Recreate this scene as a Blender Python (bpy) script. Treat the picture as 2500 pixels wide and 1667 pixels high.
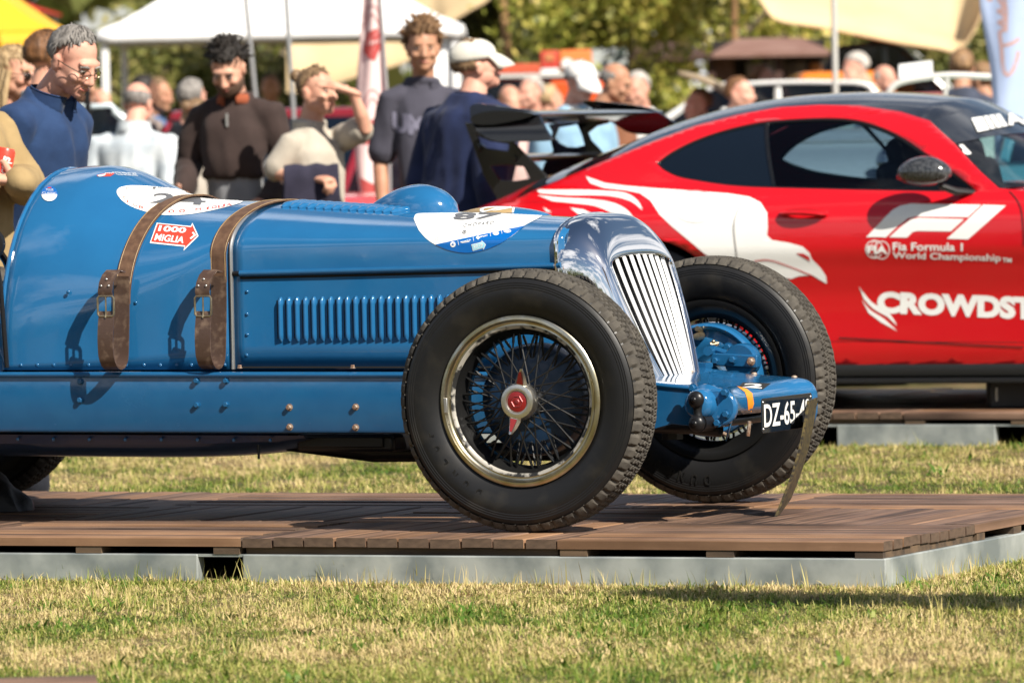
import bpy, bmesh, math, random
import numpy as np
from mathutils import Vector, Matrix, Quaternion, noise
from mathutils.bvhtree import BVHTree
from mathutils.geometry import tessellate_polygon

for _o in list(bpy.data.objects):
    bpy.data.objects.remove(_o)
SC = bpy.context.scene
COL = SC.collection
random.seed(7)
RAD = math.radians
DZ = 0.14                      # height of the deck's top above the grass

# ------------------------------------------------------------------ camera
FPX, HC, ROLL, HZ = 16957.7, 1.2112 + DZ, 0.01998, 300.8     # focal length in px of a 2500 px wide frame
PIT = math.atan((833.5 - HZ) / FPX)
_c, _s, _cr, _sr = math.cos(PIT), math.sin(PIT), math.cos(ROLL), math.sin(ROLL)
_R, _U, FWD = Vector((1, 0, 0)), Vector((0, _s, _c)), Vector((0, _c, -_s))
CR, CU = _R * _cr - _U * _sr, _U * _cr + _R * _sr
EYE = Vector((0, 0, HC))
cam_d = bpy.data.cameras.new('camera')
cam = bpy.data.objects.new('camera', cam_d)
COL.objects.link(cam)
cam.matrix_world = Matrix(((CR.x, CU.x, -FWD.x, 0), (CR.y, CU.y, -FWD.y, 0), (CR.z, CU.z, -FWD.z, HC), (0, 0, 0, 1)))
cam_d.sensor_width = 36
cam_d.lens = FPX * 36 / 2500
cam_d.clip_start, cam_d.clip_end = 0.5, 3000
cam_d.dof.use_dof = True
cam_d.dof.focus_distance = 20.75
cam_d.dof.aperture_fstop = 7.1
SC.camera = cam

# ------------------------------------------------------------------ light
SUN = Vector((0.40, -0.50, 0.575)).normalized()              # towards the sun
sun_d = bpy.data.lights.new('sun', 'SUN')
sun_d.energy, sun_d.angle, sun_d.color = 5.0, RAD(0.53), (1.0, 0.93, 0.82)
sun = bpy.data.objects.new('sun', sun_d)
COL.objects.link(sun)
sun.rotation_euler = SUN.to_track_quat('Z', 'Y').to_euler()
W = bpy.data.worlds.new('World')
SC.world = W
W.use_nodes = True
_n, _l = W.node_tree.nodes, W.node_tree.links
sky = _n.new('ShaderNodeTexSky')
sky.sky_type = 'NISHITA'
sky.sun_disc = False
sky.sun_elevation = math.asin(SUN.z)
sky.sun_rotation = math.atan2(SUN.x, SUN.y)
sky.air_density, sky.dust_density, sky.ozone_density = 1.0, 0.6, 1.2
# broken fair-weather cloud over the whole sky
tc = _n.new('ShaderNodeTexCoord')
sep = _n.new('ShaderNodeSeparateXYZ'); _l.new(tc.outputs['Generated'], sep.inputs[0])
zc = _n.new('ShaderNodeMath'); zc.operation = 'MAXIMUM'; _l.new(sep.outputs['Z'], zc.inputs[0]); zc.inputs[1].default_value = 0.03
za = _n.new('ShaderNodeMath'); za.operation = 'ADD'; _l.new(zc.outputs[0], za.inputs[0]); za.inputs[1].default_value = 0.12
dv = _n.new('ShaderNodeVectorMath'); dv.operation = 'DIVIDE'
_l.new(tc.outputs['Generated'], dv.inputs[0])
cb = _n.new('ShaderNodeCombineXYZ')
for i in range(3): _l.new(za.outputs[0], cb.inputs[i])
_l.new(cb.outputs[0], dv.inputs[1])
nz = _n.new('ShaderNodeTexNoise'); nz.inputs['Scale'].default_value = 1.5; nz.inputs['Detail'].default_value = 7; nz.inputs['Roughness'].default_value = 0.62
_l.new(dv.outputs[0], nz.inputs['Vector'])
rmp = _n.new('ShaderNodeValToRGB'); rmp.color_ramp.elements[0].position = 0.50; rmp.color_ramp.elements[1].position = 0.62
ha = _n.new('ShaderNodeMath'); ha.operation = 'MULTIPLY_ADD'; _l.new(zc.outputs[0], ha.inputs[0]); ha.inputs[1].default_value = -0.10; ha.inputs[2].default_value = 0.05
hb = _n.new('ShaderNodeMath'); hb.operation = 'ADD'; _l.new(ha.outputs[0], hb.inputs[0]); _l.new(nz.outputs['Fac'], hb.inputs[1])
_l.new(hb.outputs[0], rmp.inputs[0])
mx = _n.new('ShaderNodeMix'); mx.data_type = 'RGBA'
_l.new(rmp.outputs[0], mx.inputs['Factor']); _l.new(sky.outputs[0], mx.inputs['A']); mx.inputs['B'].default_value = (12.5, 12.5, 12.8, 1)
bg = _n['Background']
_l.new(mx.outputs['Result'], bg.inputs['Color'])
bg.inputs['Strength'].default_value = 0.05
SC.view_settings.view_transform = 'Standard'
SC.view_settings.look = 'None'
SC.view_settings.exposure = 0.80
SC.view_settings.gamma = 1
SC.view_settings.use_curve_mapping = False

# ------------------------------------------------------------------ geometry of the place
def ray(px, py):
    return (FWD + CR * ((px - 1250) / FPX) - CU * ((py - 833.5) / FPX)).normalized()
def at_y(px, py, Y):
    d = ray(px, py); return EYE + d * (Y / d.y)
def at_z(px, py, Z):
    d = ray(px, py); return EYE + d * ((Z - HC) / d.z)
def project(p):
    d = Vector(p) - EYE; k = FPX / d.dot(FWD)
    return 1250 + d.dot(CR) * k, 833.5 - d.dot(CU) * k
TH = RAD(23.17)
M_CAR = Matrix.Translation((0.3426, 21.265, DZ)) @ Matrix.Rotation(-TH, 4, 'Z')
def uw_in(M, px, py, v):
    Mi = M.inverted(); o = Mi @ EYE; d = Mi.to_3x3() @ ray(px, py)
    p = o + d * ((v - o.y) / d.y); return p.x, p.z
def uw(px, py, v): return uw_in(M_CAR, px, py, v)

# ------------------------------------------------------------------ materials
def mat(name, col, rough=0.5, metal=0.0, spec=0.5, var=None, bump=None, coat=0.0, trans=0.0, ior=1.45, alpha=None, coords='Object', sheen=0, emit=None):
    m = bpy.data.materials.new(name); m.use_nodes = True
    nt = m.node_tree; n, l = nt.nodes, nt.links; b = n['Principled BSDF']
    b.inputs['Base Color'].default_value = (*col, 1)
    b.inputs['Roughness'].default_value = rough; b.inputs['Metallic'].default_value = metal
    b.inputs['Specular IOR Level'].default_value = spec
    b.inputs['Coat Weight'].default_value = coat; b.inputs['Coat Roughness'].default_value = 0.03
    b.inputs['Transmission Weight'].default_value = trans; b.inputs['IOR'].default_value = ior
    if sheen: b.inputs['Sheen Weight'].default_value = sheen
    if emit: b.inputs['Emission Color'].default_value = (*emit[0], 1); b.inputs['Emission Strength'].default_value = emit[1]
    t = None
    if var or bump:
        t = n.new('ShaderNodeTexCoord')
    def vec(sc):
        if isinstance(sc, (tuple, list)):
            mp = n.new('ShaderNodeMapping'); mp.inputs['Scale'].default_value = sc
            l.new(t.outputs[coords], mp.inputs[0]); return mp.outputs[0], 1.0
        return t.outputs[coords], sc
    if var:      # (scale, other colour, low, high[, detail])
        v, sc = vec(var[0]); z = n.new('ShaderNodeTexNoise'); z.inputs['Scale'].default_value = sc
        z.inputs['Detail'].default_value = var[4] if len(var) > 4 else 4
        l.new(v, z.inputs['Vector'])
        r = n.new('ShaderNodeMapRange'); r.inputs['From Min'].default_value = var[2]; r.inputs['From Max'].default_value = var[3]
        l.new(z.outputs['Fac'], r.inputs['Value'])
        x = n.new('ShaderNodeMix'); x.data_type = 'RGBA'
        x.inputs['A'].default_value = (*col, 1); x.inputs['B'].default_value = (*var[1], 1)
        l.new(r.outputs[0], x.inputs['Factor']); l.new(x.outputs['Result'], b.inputs['Base Color'])
    if bump:     # (scale, strength, distance)
        v, sc = vec(bump[0]); z = n.new('ShaderNodeTexNoise'); z.inputs['Scale'].default_value = sc; z.inputs['Detail'].default_value = 5
        l.new(v, z.inputs['Vector'])
        p = n.new('ShaderNodeBump'); p.inputs['Strength'].default_value = bump[1]; p.inputs['Distance'].default_value = bump[2]
        l.new(z.outputs['Fac'], p.inputs['Height']); l.new(p.outputs[0], b.inputs['Normal'])
    return m

# ------------------------------------------------------------------ mesh building
class MB:
    def __init__(s): s.v, s.f, s.m = [], [], []
    def add(s, vs, fs, mi=0):
        k = len(s.v); s.v += [tuple(p) for p in vs]; s.f += [tuple(i + k for i in f) for f in fs]; s.m += [mi] * len(fs); return s
    def box(s, c, d, R=None, mi=0, taper=None):
        h = [x / 2 for x in d]; vs = []
        for z in (-1, 1):
            for x, y in ((-1, -1), (1, -1), (1, 1), (-1, 1)):
                k = taper if (taper and z > 0) else 1
                p = Vector((x * h[0] * k, y * h[1] * k, z * h[2]))
                vs.append((R @ p if R else p) + Vector(c))
        return s.add(vs, [(3, 2, 1, 0), (4, 5, 6, 7), (0, 1, 5, 4), (1, 2, 6, 5), (2, 3, 7, 6), (3, 0, 4, 7)], mi)
    def loft(s, rings, closed=True, cap=(False, False), mi=0):
        n = len(rings[0]); vs = [p for r in rings for p in r]; fs = []
        for i in range(len(rings) - 1):
            for j in range(n if closed else n - 1):
                a, b = i * n + j, i * n + (j + 1) % n
                fs.append((a, b, b + n, a + n))
        if cap[0]: fs.append(tuple(range(n - 1, -1, -1)))
        if cap[1]: fs.append(tuple(range((len(rings) - 1) * n, len(rings) * n)))
        return s.add(vs, fs, mi)
    def tube(s, pts, r, seg=8, cap=True, mi=0, sq=1.0, loop=False):
        P = [Vector(p) for p in pts]; n = len(P); rings = []; up = None
        for i in range(n):
            a = P[(i - 1) % n] if (i or loop) else P[i]; b = P[(i + 1) % n] if (i < n - 1 or loop) else P[i]
            t = (b - a).normalized()
            if up is None:
                up = Vector((0, 0, 1)) if abs(t.z) < 0.9 else Vector((1, 0, 0))
            x = t.cross(up).normalized(); up = x.cross(t).normalized()
            ri = r[i] if isinstance(r, (list, tuple)) else r
            rings.append([P[i] + x * (ri * math.cos(q)) + up * (ri * sq * math.sin(q)) for q in [2 * math.pi * k / seg for k in range(seg)]])
        if loop: rings.append(rings[0])
        return s.loft(rings, True, (cap and not loop, cap and not loop), mi)
    def lathe(s, prof, seg=48, M=None, mi=0, closed=False):     # prof: (radius, y) spun about the y axis
        rings = []
        for k in range(seg + 1):
            q = 2 * math.pi * k / seg; c, d = math.cos(q), math.sin(q)
            rings.append([Vector((r * c, y, r * d)) for r, y in prof])
        if M: rings = [[M @ p for p in r] for r in rings]
        return s.loft(rings, closed, (False, False), mi)
    def sphere(s, c, r, seg=16, rings=10, R=None, mi=0):
        r = (r, r, r) if not isinstance(r, (tuple, list)) else r
        rr = []
        for i in range(rings + 1):
            p = math.pi * i / rings; sp = max(math.sin(p), 1e-4)
            ring = [Vector((r[0] * sp * math.cos(q), r[1] * sp * math.sin(q), -r[2] * math.cos(p))) for q in [2 * math.pi * k / seg for k in range(seg)]]
            rr.append([(R @ x if R else x) + Vector(c) for x in ring])
        return s.loft(rr, True, (False, False), mi)
    def prism(s, poly, M, t, mi=0):     # poly in (x, y), extruded from z=0 to z=t in frame M
        n = len(poly); vs = [M @ Vector((x, y, 0)) for x, y in poly] + [M @ Vector((x, y, t)) for x, y in poly]
        fs = [tuple(reversed(range(n))), tuple(range(n, 2 * n))] + [(i, (i + 1) % n, (i + 1) % n + n, i + n) for i in range(n)]
        return s.add(vs, fs, mi)
    def ribbon(s, pts, side, nrm, w, t, mi=0):
        rings = []
        for i, p in enumerate(pts):
            sd = (side[i] if isinstance(side, list) else side) * (w / 2); nn = (nrm[i] if isinstance(nrm, list) else nrm) * (t / 2)
            p = Vector(p); rings.append([p - sd - nn, p + sd - nn, p + sd + nn, p - sd + nn])
        return s.loft(rings, True, (True, True), mi)
    def mesh(s, name, mats, smooth=40):
        me = bpy.data.meshes.new(name)
        me.from_pydata([tuple(p) for p in s.v], [], s.f)
        bm = bmesh.new(); bm.from_mesh(me)
        bmesh.ops.remove_doubles(bm, verts=bm.verts, dist=1e-5)
        bmesh.ops.recalc_face_normals(bm, faces=bm.faces)
        keep = len(bm.faces) == len(s.f)
        bm.to_mesh(me); bm.free()
        for m in (mats if isinstance(mats, (list, tuple)) else [mats]): me.materials.append(m)
        if keep and any(s.m): me.polygons.foreach_set('material_index', s.m)
        if smooth:
            me.polygons.foreach_set('use_smooth', [True] * len(me.polygons))
            me.set_sharp_from_angle(angle=RAD(smooth))
        me.update()
        return me
    def build(s, name, mats, parent=None, smooth=40, bevel=0, seg=2):
        o = bpy.data.objects.new(name, s.mesh(name, mats, smooth))
        COL.objects.link(o)
        if parent: o.parent = parent
        if bevel:
            b = o.modifiers.new('edge', 'BEVEL'); b.width = bevel; b.segments = seg; b.limit_method = 'ANGLE'; b.angle_limit = RAD(35)
            b.harden_normals = False
        return o

def tag(o, label=None, cat=None, group=None, kind=None):
    if label: o['label'] = label
    if cat: o['category'] = cat
    if group: o['group'] = group
    if kind: o['kind'] = kind
    return o
def empty(name, M=None, parent=None):
    o = bpy.data.objects.new(name, None); COL.objects.link(o)
    o.empty_display_size = 0.1
    if M is not None: o.matrix_basis = M if isinstance(M, Matrix) else Matrix.Translation(M)
    if parent: o.parent = parent
    return o
def thing(name, M, label, cat, group=None): return tag(empty(name, M), label, cat, group)
def inst(me, name, parent, M):
    o = bpy.data.objects.new(name, me); COL.objects.link(o); o.parent = parent; o.matrix_basis = M; return o
def copy_tree(o, parent=None):
    c = o.copy(); COL.objects.link(c)
    if parent is not None: c.parent = parent
    for ch in list(o.children): copy_tree(ch, c)
    return c

def hermite(tab, x):                 # smooth interpolation through (x, values...) rows
    n = len(tab)
    if x <= tab[0][0]: return list(tab[0][1:])
    if x >= tab[-1][0]: return list(tab[-1][1:])
    i = max(k for k in range(n - 1) if tab[k][0] <= x)
    x0, x1 = tab[i][0], tab[i + 1][0]; h = x1 - x0; t = (x - x0) / h
    def slope(k, j):
        if k == 0: return (tab[1][j] - tab[0][j]) / (tab[1][0] - tab[0][0])
        if k == n - 1: return (tab[-1][j] - tab[-2][j]) / (tab[-1][0] - tab[-2][0])
        a = (tab[k][j] - tab[k - 1][j]) / (tab[k][0] - tab[k - 1][0]); b = (tab[k + 1][j] - tab[k][j]) / (tab[k + 1][0] - tab[k][0])
        return 0 if a * b <= 0 else 2 * a * b / (a + b)
    out = []
    for j in range(1, len(tab[0])):
        m0, m1 = slope(i, j) * h, slope(i + 1, j) * h; p0, p1 = tab[i][j], tab[i + 1][j]
        out.append((2 * t**3 - 3 * t * t + 1) * p0 + (t**3 - 2 * t * t + t) * m0 + (-2 * t**3 + 3 * t * t) * p1 + (t**3 - t * t) * m1)
    return out
def curve2(pts, n=6, closed=False):  # Catmull-Rom through 2-D or 3-D points
    P = [Vector(p) for p in pts]; m = len(P); out = []
    for i in range(m if closed else m - 1):
        a, b, c, d = (P[(i - 1) % m] if (i or closed) else P[i]), P[i], P[(i + 1) % m], (P[(i + 2) % m] if (i + 2 < m or closed) else P[(i + 1) % m])
        for k in range(n):
            t = k / n
            out.append(0.5 * ((2 * b) + (c - a) * t + (2 * a - 5 * b + 4 * c - d) * t * t + (3 * b - a - 3 * c + d) * t**3))
    if not closed: out.append(P[-1])
    return out

def refine(vs, fs, L):               # split triangles until no edge is longer than L
    vs = [tuple(v) for v in vs]
    for _ in range(9):
        mid = {}; out = []; did = False
        def mp(a, b):
            k = (min(a, b), max(a, b))
            if k not in mid:
                p, q = vs[a], vs[b]
                if math.dist(p, q) <= L: mid[k] = -1
                else: vs.append(tuple((x + y) / 2 for x, y in zip(p, q))); mid[k] = len(vs) - 1
            return mid[k]
        for a, b, c in fs:
            x, y, z = mp(a, b), mp(b, c), mp(c, a); n = (x >= 0) + (y >= 0) + (z >= 0)
            if n: did = True
            if n == 0: out.append((a, b, c))
            elif n == 3: out += [(a, x, z), (x, b, y), (z, y, c), (x, y, z)]
            elif n == 1:
                if x >= 0: out += [(a, x, c), (x, b, c)]
                elif y >= 0: out += [(b, y, a), (y, c, a)]
                else: out += [(c, z, b), (z, a, b)]
            else:
                if x < 0: out += [(c, z, y), (z, a, y), (a, b, y)]
                elif y < 0: out += [(a, x, z), (x, b, z), (b, c, z)]
                else: out += [(b, y, x), (y, c, x), (c, a, x)]
        fs = out
        if not did: break
    return vs, fs
def text2d(body, size=1.0, bold=0.0, shear=0.0, space=1.0):   # outline lettering as flat triangles
    cu = bpy.data.curves.new('t', 'FONT'); cu.body = body; cu.size = size; cu.offset = bold; cu.shear = shear
    cu.space_character = space; cu.resolution_u = 4; cu.fill_mode = 'FRONT'
    o = bpy.data.objects.new('t', cu); COL.objects.link(o)
    me = bpy.data.meshes.new_from_object(o)
    bm = bmesh.new(); bm.from_mesh(me); bmesh.ops.triangulate(bm, faces=bm.faces)
    vs = [(v.co.x, v.co.y) for v in bm.verts]; fs = [tuple(v.index for v in f.verts) for f in bm.faces]
    bm.free(); bpy.data.objects.remove(o); bpy.data.curves.remove(cu); bpy.data.meshes.remove(me)
    x0, x1 = min(v[0] for v in vs), max(v[0] for v in vs); y0, y1 = min(v[1] for v in vs), max(v[1] for v in vs)
    return [((x - x0) / (x1 - x0), (y - y0) / (y1 - y0)) for x, y in vs], fs
def poly2d(outer, holes=()):
    loops = [[Vector((x, y, 0)) for x, y in outer]] + [[Vector((x, y, 0)) for x, y in h] for h in holes]
    return [(p.x, p.y) for l in loops for p in l], [tuple(t) for t in tessellate_polygon(loops)]
def quad_map(vs, tl, tr, bl, br=None):   # unit square (y up) onto a quadrilateral
    tl, tr, bl = Vector(tl), Vector(tr), Vector(bl); br = Vector(br) if br else tr + bl - tl
    return [tuple((bl * (1 - x) + br * x) * (1 - y) + (tl * (1 - x) + tr * x) * y) for x, y in vs]
def ellipse(cx, cy, rx, ry, n=32, rot=0):
    c, s = math.cos(rot), math.sin(rot)
    return [(cx + rx * math.cos(q) * c - ry * math.sin(q) * s, cy + rx * math.cos(q) * s + ry * math.sin(q) * c) for q in [2 * math.pi * k / n for k in range(n)]]
class Skin:                          # a thing's outer surface, for laying print on it
    def __init__(s, M, objs):
        s.M, s.Mi = M, M.inverted(); vs, fs = [], []
        for o in objs:
            k = len(vs); vs += [v.co.copy() for v in o.data.vertices]; fs += [tuple(i + k for i in p.vertices) for p in o.data.polygons]
        s.t = BVHTree.FromPolygons(vs, fs)
    def hit(s, px, py, off):
        o = s.Mi @ EYE; d = (s.Mi.to_3x3() @ ray(px, py)).normalized()
        p, n, i, _ = s.t.ray_cast(o, d)
        if p is None: return None
        if n.dot(d) > 0: n = -n
        return p + n * off
    def decal(s, name, tris, m, parent, off=0.0015, L=14):
        mb = MB()
        for vs, fs in tris:
            vs, fs = refine(vs, fs, L); P = [s.hit(x, y, off) for x, y in vs]; ok = {i: k for k, i in enumerate([i for i, p in enumerate(P) if p is not None])}
            mb.add([p for p in P if p is not None], [tuple(ok[i] for i in f) for f in fs if all(i in ok for i in f) and max((P[f[0]] - P[f[1]]).length, (P[f[1]] - P[f[2]]).length, (P[f[2]] - P[f[0]]).length) < 0.25])
        return mb.build(name, m, parent, smooth=60)
# ------------------------------------------------------------------ lawn
def grass_mat(name, blade):
    m = bpy.data.materials.new(name); m.use_nodes = True
    nt = m.node_tree; n, l = nt.nodes, nt.links; b = n['Principled BSDF']
    b.inputs['Roughness'].default_value = 0.55 if blade else 0.95; b.inputs['Specular IOR Level'].default_value = 0.3 if blade else 0.1
    g = n.new('ShaderNodeNewGeometry')
    z = n.new('ShaderNodeTexNoise'); z.inputs['Scale'].default_value = 1.5; z.inputs['Detail'].default_value = 5; z.inputs['Roughness'].default_value = 0.6
    mp = n.new('ShaderNodeMapping'); mp.inputs['Scale'].default_value = (1, 0.55, 1); l.new(g.outputs['Position'], mp.inputs[0]); l.new(mp.outputs[0], z.inputs['Vector'])
    r = n.new('ShaderNodeMapRange'); r.inputs['From Min'].default_value = 0.38; r.inputs['From Max'].default_value = 0.62; l.new(z.outputs['Fac'], r.inputs['Value'])
    x = n.new('ShaderNodeMix'); x.data_type = 'RGBA'
    if blade:
        a = n.new('ShaderNodeAttribute'); a.attribute_name = 'tone'
        s1 = n.new('ShaderNodeMath'); s1.operation = 'MULTIPLY_ADD'; l.new(r.outputs[0], s1.inputs[0]); s1.inputs[1].default_value = 0.40; l.new(a.outputs['Fac'], s1.inputs[2])
        ra = n.new('ShaderNodeValToRGB'); e = ra.color_ramp.elements
        e[0].position = 0.30; e[0].color = (0.57, 0.44, 0.22, 1); e[1].position = 1.0; e[1].color = (0.065, 0.14, 0.012, 1)
        k = e.new(0.55); k.color = (0.43, 0.385, 0.12, 1); k = e.new(0.78); k.color = (0.17, 0.225, 0.03, 1)
        l.new(s1.outputs[0], ra.inputs[0]); l.new(ra.outputs[0], b.inputs['Base Color'])
        tr = n.new('ShaderNodeBsdfTranslucent'); l.new(ra.outputs[0], tr.inputs['Color'])
        ms = n.new('ShaderNodeMixShader'); ms.inputs[0].default_value = 0.2
        l.new(b.outputs[0], ms.inputs[1]); l.new(tr.outputs[0], ms.inputs[2]); l.new(ms.outputs[0], n['Material Output'].inputs[0])
    else:
        x.inputs['A'].default_value = (0.15, 0.105, 0.05, 1); x.inputs['B'].default_value = (0.05, 0.055, 0.015, 1)
        l.new(r.outputs[0], x.inputs['Factor'])
        z2 = n.new('ShaderNodeTexNoise'); z2.inputs['Scale'].default_value = 60; l.new(g.outputs['Position'], z2.inputs['Vector'])
        x2 = n.new('ShaderNodeMix'); x2.data_type = 'RGBA'; x2.blend_type = 'MULTIPLY'; x2.inputs['Factor'].default_value = 0.8
        l.new(x.outputs['Result'], x2.inputs['A']); l.new(z2.outputs['Color'], x2.inputs['B'])
        hs = n.new('ShaderNodeHueSaturation'); hs.inputs['Value'].default_value = 1.7; hs.inputs['Saturation'].default_value = .9; l.new(x2.outputs['Result'], hs.inputs['Color'])
        l.new(hs.outputs[0], b.inputs['Base Color'])
    return m
mb = MB(); mb.add([(-900, -300, 0), (900, -300, 0), (900, 1500, 0), (-900, 1500, 0)], [(0, 1, 2, 3)])
lawn = mb.build('lawn', grass_mat('lawn', False), smooth=0); tag(lawn, kind='structure')

# ------------------------------------------------------------------ wooden display decks
def plank_mat(name, c1, c2, c3):
    m = bpy.data.materials.new(name); m.use_nodes = True
    nt = m.node_tree; n, l = nt.nodes, nt.links; b = n['Principled BSDF']
    t = n.new('ShaderNodeTexCoord'); oi = n.new('ShaderNodeObjectInfo')
    mp = n.new('ShaderNodeMapping'); mp.inputs['Scale'].default_value = (1.3, 38, 20); l.new(t.outputs['Object'], mp.inputs[0])
    ad = n.new('ShaderNodeVectorMath'); ad.operation = 'ADD'
    cx = n.new('ShaderNodeCombineXYZ'); ml = n.new('ShaderNodeMath'); ml.operation = 'MULTIPLY'; ml.inputs[1].default_value = 80; l.new(oi.outputs['Random'], ml.inputs[0])
    for i in range(3): l.new(ml.outputs[0], cx.inputs[i])
    l.new(mp.outputs[0], ad.inputs[0]); l.new(cx.outputs[0], ad.inputs[1])
    z = n.new('ShaderNodeTexNoise'); z.inputs['Scale'].default_value = 1; z.inputs['Detail'].default_value = 6; l.new(ad.outputs[0], z.inputs['Vector'])
    r = n.new('ShaderNodeValToRGB'); r.color_ramp.elements[0].position = 0.36; r.color_ramp.elements[1].position = 0.64
    r.color_ramp.elements[0].color = (*c1, 1); r.color_ramp.elements[1].color = (*c2, 1); l.new(z.outputs['Fac'], r.inputs[0])
    x = n.new('ShaderNodeMix'); x.data_type = 'RGBA'; x.inputs['B'].default_value = (*c3, 1)
    pw = n.new('ShaderNodeMath'); pw.operation = 'POWER'; pw.inputs[1].default_value = 3.2; l.new(oi.outputs['Random'], pw.inputs[0])
    mm = n.new('ShaderNodeMath'); mm.operation = 'MULTIPLY'; mm.inputs[1].default_value = 0.75; l.new(pw.outputs[0], mm.inputs[0])
    l.new(mm.outputs[0], x.inputs['Factor']); l.new(r.outputs[0], x.inputs['A'])
    z3 = n.new('ShaderNodeTexNoise'); z3.inputs['Scale'].default_value = 3.5; z3.inputs['Detail'].default_value = 6; g3 = n.new('ShaderNodeNewGeometry'); l.new(g3.outputs['Position'], z3.inputs['Vector'])
    x3 = n.new('ShaderNodeMix'); x3.data_type = 'RGBA'; x3.blend_type = 'SOFT_LIGHT'; x3.inputs['Factor'].default_value = 1.0
    l.new(x.outputs['Result'], x3.inputs['A']); l.new(z3.outputs['Fac'], x3.inputs['B']); l.new(x3.outputs['Result'], b.inputs['Base Color'])
    wv = n.new('ShaderNodeTexWave'); wv.bands_direction = 'Y'; wv.inputs['Scale'].default_value = 26; l.new(t.outputs['Object'], wv.inputs['Vector'])
    bp = n.new('ShaderNodeBump'); bp.inputs['Strength'].default_value = 0.35; bp.inputs['Distance'].default_value = 0.002; l.new(wv.outputs['Fac'], bp.inputs['Height'])
    b2 = n.new('ShaderNodeBump'); b2.inputs['Strength'].default_value = 0.4; b2.inputs['Distance'].default_value = 0.002; l.new(z.outputs['Fac'], b2.inputs['Height']); l.new(bp.outputs[0], b2.inputs['Normal'])
    l.new(b2.outputs[0], b.inputs['Normal'])
    b.inputs['Roughness'].default_value = 0.62; b.inputs['Specular IOR Level'].default_value = 0.35
    return m
m_plank = plank_mat('deck_wood', (0.036, 0.023, 0.018), (0.190, 0.115, 0.078), (0.31, 0.165, 0.080))
m_joist = mat('joist_wood', (0.13, 0.085, 0.05), 0.8, var=((2, 20, 20), (0.05, 0.035, 0.025), 0.35, 0.65), bump=(60, .3, .002))
m_zinc = mat('galvanised_steel', (0.23, 0.26, 0.26), 0.5, 0.45, var=(6, (0.46, 0.49, 0.47), 0.36, 0.62, 9), bump=(30, .12, .002))
m_dark = mat('underside_dark', (0.01, 0.01, 0.01), 0.9)
m_end = mat('plank_end_grain', (0.115, 0.075, 0.05), 0.85, var=((3, 30, 60), (0.07, 0.045, 0.03), .35, .65), bump=(150, .3, .001))
TU, TV = 1.015, 0.783        # the deck is laid in squares of ten planks, turned in turn
def plank_mesh(L, w, name='plank'):
    mb = MB(); e = 0.003; h = 0.027
    prof = [(-w/2 + e, 0), (w/2 - e, 0), (w/2, -e), (w/2, -h), (-w/2, -h), (-w/2, -e)]
    mb.loft([[(x, y, z) for y, z in prof] for x in (-L/2, L/2)], True, (True, True))
    mb.m[-2:] = [1, 1]; return mb.mesh(name, [m_plank, m_end], 0)
PLANK_A, PLANK_B = plank_mesh(TU - 0.006, TV / 10 - .006), plank_mesh(TV - 0.006, TU / 10 - .0065)
def deck(name, M, nx, ny, label, seed, holes, cut=None, flip=0):
    rnd = random.Random(seed)
    d = thing(name, M, label, 'deck')
    for ix in range(nx):
        for iy in range(ny):
            lengthwise = (ix + iy + flip) % 2 == 0
            cx, cy = -(ix + 0.5) * TU, (iy + 0.5) * TV
            for k in range(10):
                o = ((k + 0.5) / 10 - .5) * (TV if lengthwise else TU)
                j = Matrix.Translation((rnd.uniform(-.003, .003), rnd.uniform(-.001, .001), rnd.uniform(-.0030, .0018))) @ Matrix.Rotation(rnd.uniform(-.0015, .0015), 4, 'Y')
                P = Matrix.Translation((cx, cy + o, 0)) if lengthwise else Matrix.Translation((cx + o, cy, 0)) @ Matrix.Rotation(math.pi / 2, 4, 'Z')
                inst(PLANK_A if lengthwise else PLANK_B, 'plank', d, P @ j @ Matrix.Rotation(math.pi * rnd.randint(0, 1), 4, 'Z'))
            for q in (-0.45, 0, 0.45):
                if lengthwise: MB().box((cx + q * TU, cy, -0.0385), (0.085, TV - 0.012, 0.021)).build('joist', m_joist, d, smooth=0)
                else: MB().box((cx, cy + q * .94 * TV, -0.0385), (TU - 0.012, 0.07, 0.021)).build('joist', m_joist, d, smooth=0)
    X, Y, zt = -nx * TU, ny * TV, -0.0495
    zb = -DZ
    edges = sorted([X] + [h for hs in holes for h in hs] + [0])
    for a, b in zip(edges[::2], edges[1::2]):       # front beams, with the openings for the fork-lift between
        mb = MB(); t = 0.05
        mb.box(((a + b) / 2, t / 2 + .004, (zt + zb) / 2), (b - a, t, zt - zb)); mb.build('frame_beam', m_zinc, d, 0, bevel=.004)
    for a, b in holes:
        MB().box(((a + b) / 2, 0.029, zt - .004), (b - a - .002, 0.04, 0.008)).build('opening_lip', m_zinc, d, 0)
    MB().box((-.025, Y / 2 + .027, (zt + zb) / 2), (0.05, Y - .06, zt - zb - .001)).build('frame_beam', m_zinc, d, 0, bevel=.004)
    MB().box((X / 2, Y - .03, (zt + zb) / 2), (-X - .12, 0.05, zt - zb - .002)).build('frame_beam', m_zinc, d, 0)
    MB().box((X + .025, Y / 2, (zt + zb) / 2), (0.05, Y - .12, zt - zb - .003)).build('frame_beam', m_zinc, d, 0)
    return d
A = at_z(2160, 1321, DZ)
M_DECK = Matrix.Translation(A) @ Matrix.Rotation(-TH, 4, 'Z')
def on_front(px):      # position along the deck's front edge under a picture column
    d = ray(px, 1340); Mi = M_DECK.inverted(); o = Mi @ EYE; dd = Mi.to_3x3() @ d
    return o.x - dd.x * o.y / dd.y
NY = 3
front_deck = deck('wooden_deck', M_DECK, 5, NY, 'low brown plank deck in the foreground that carries the blue racing car', 3, [(on_front(480), on_front(590))])
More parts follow.
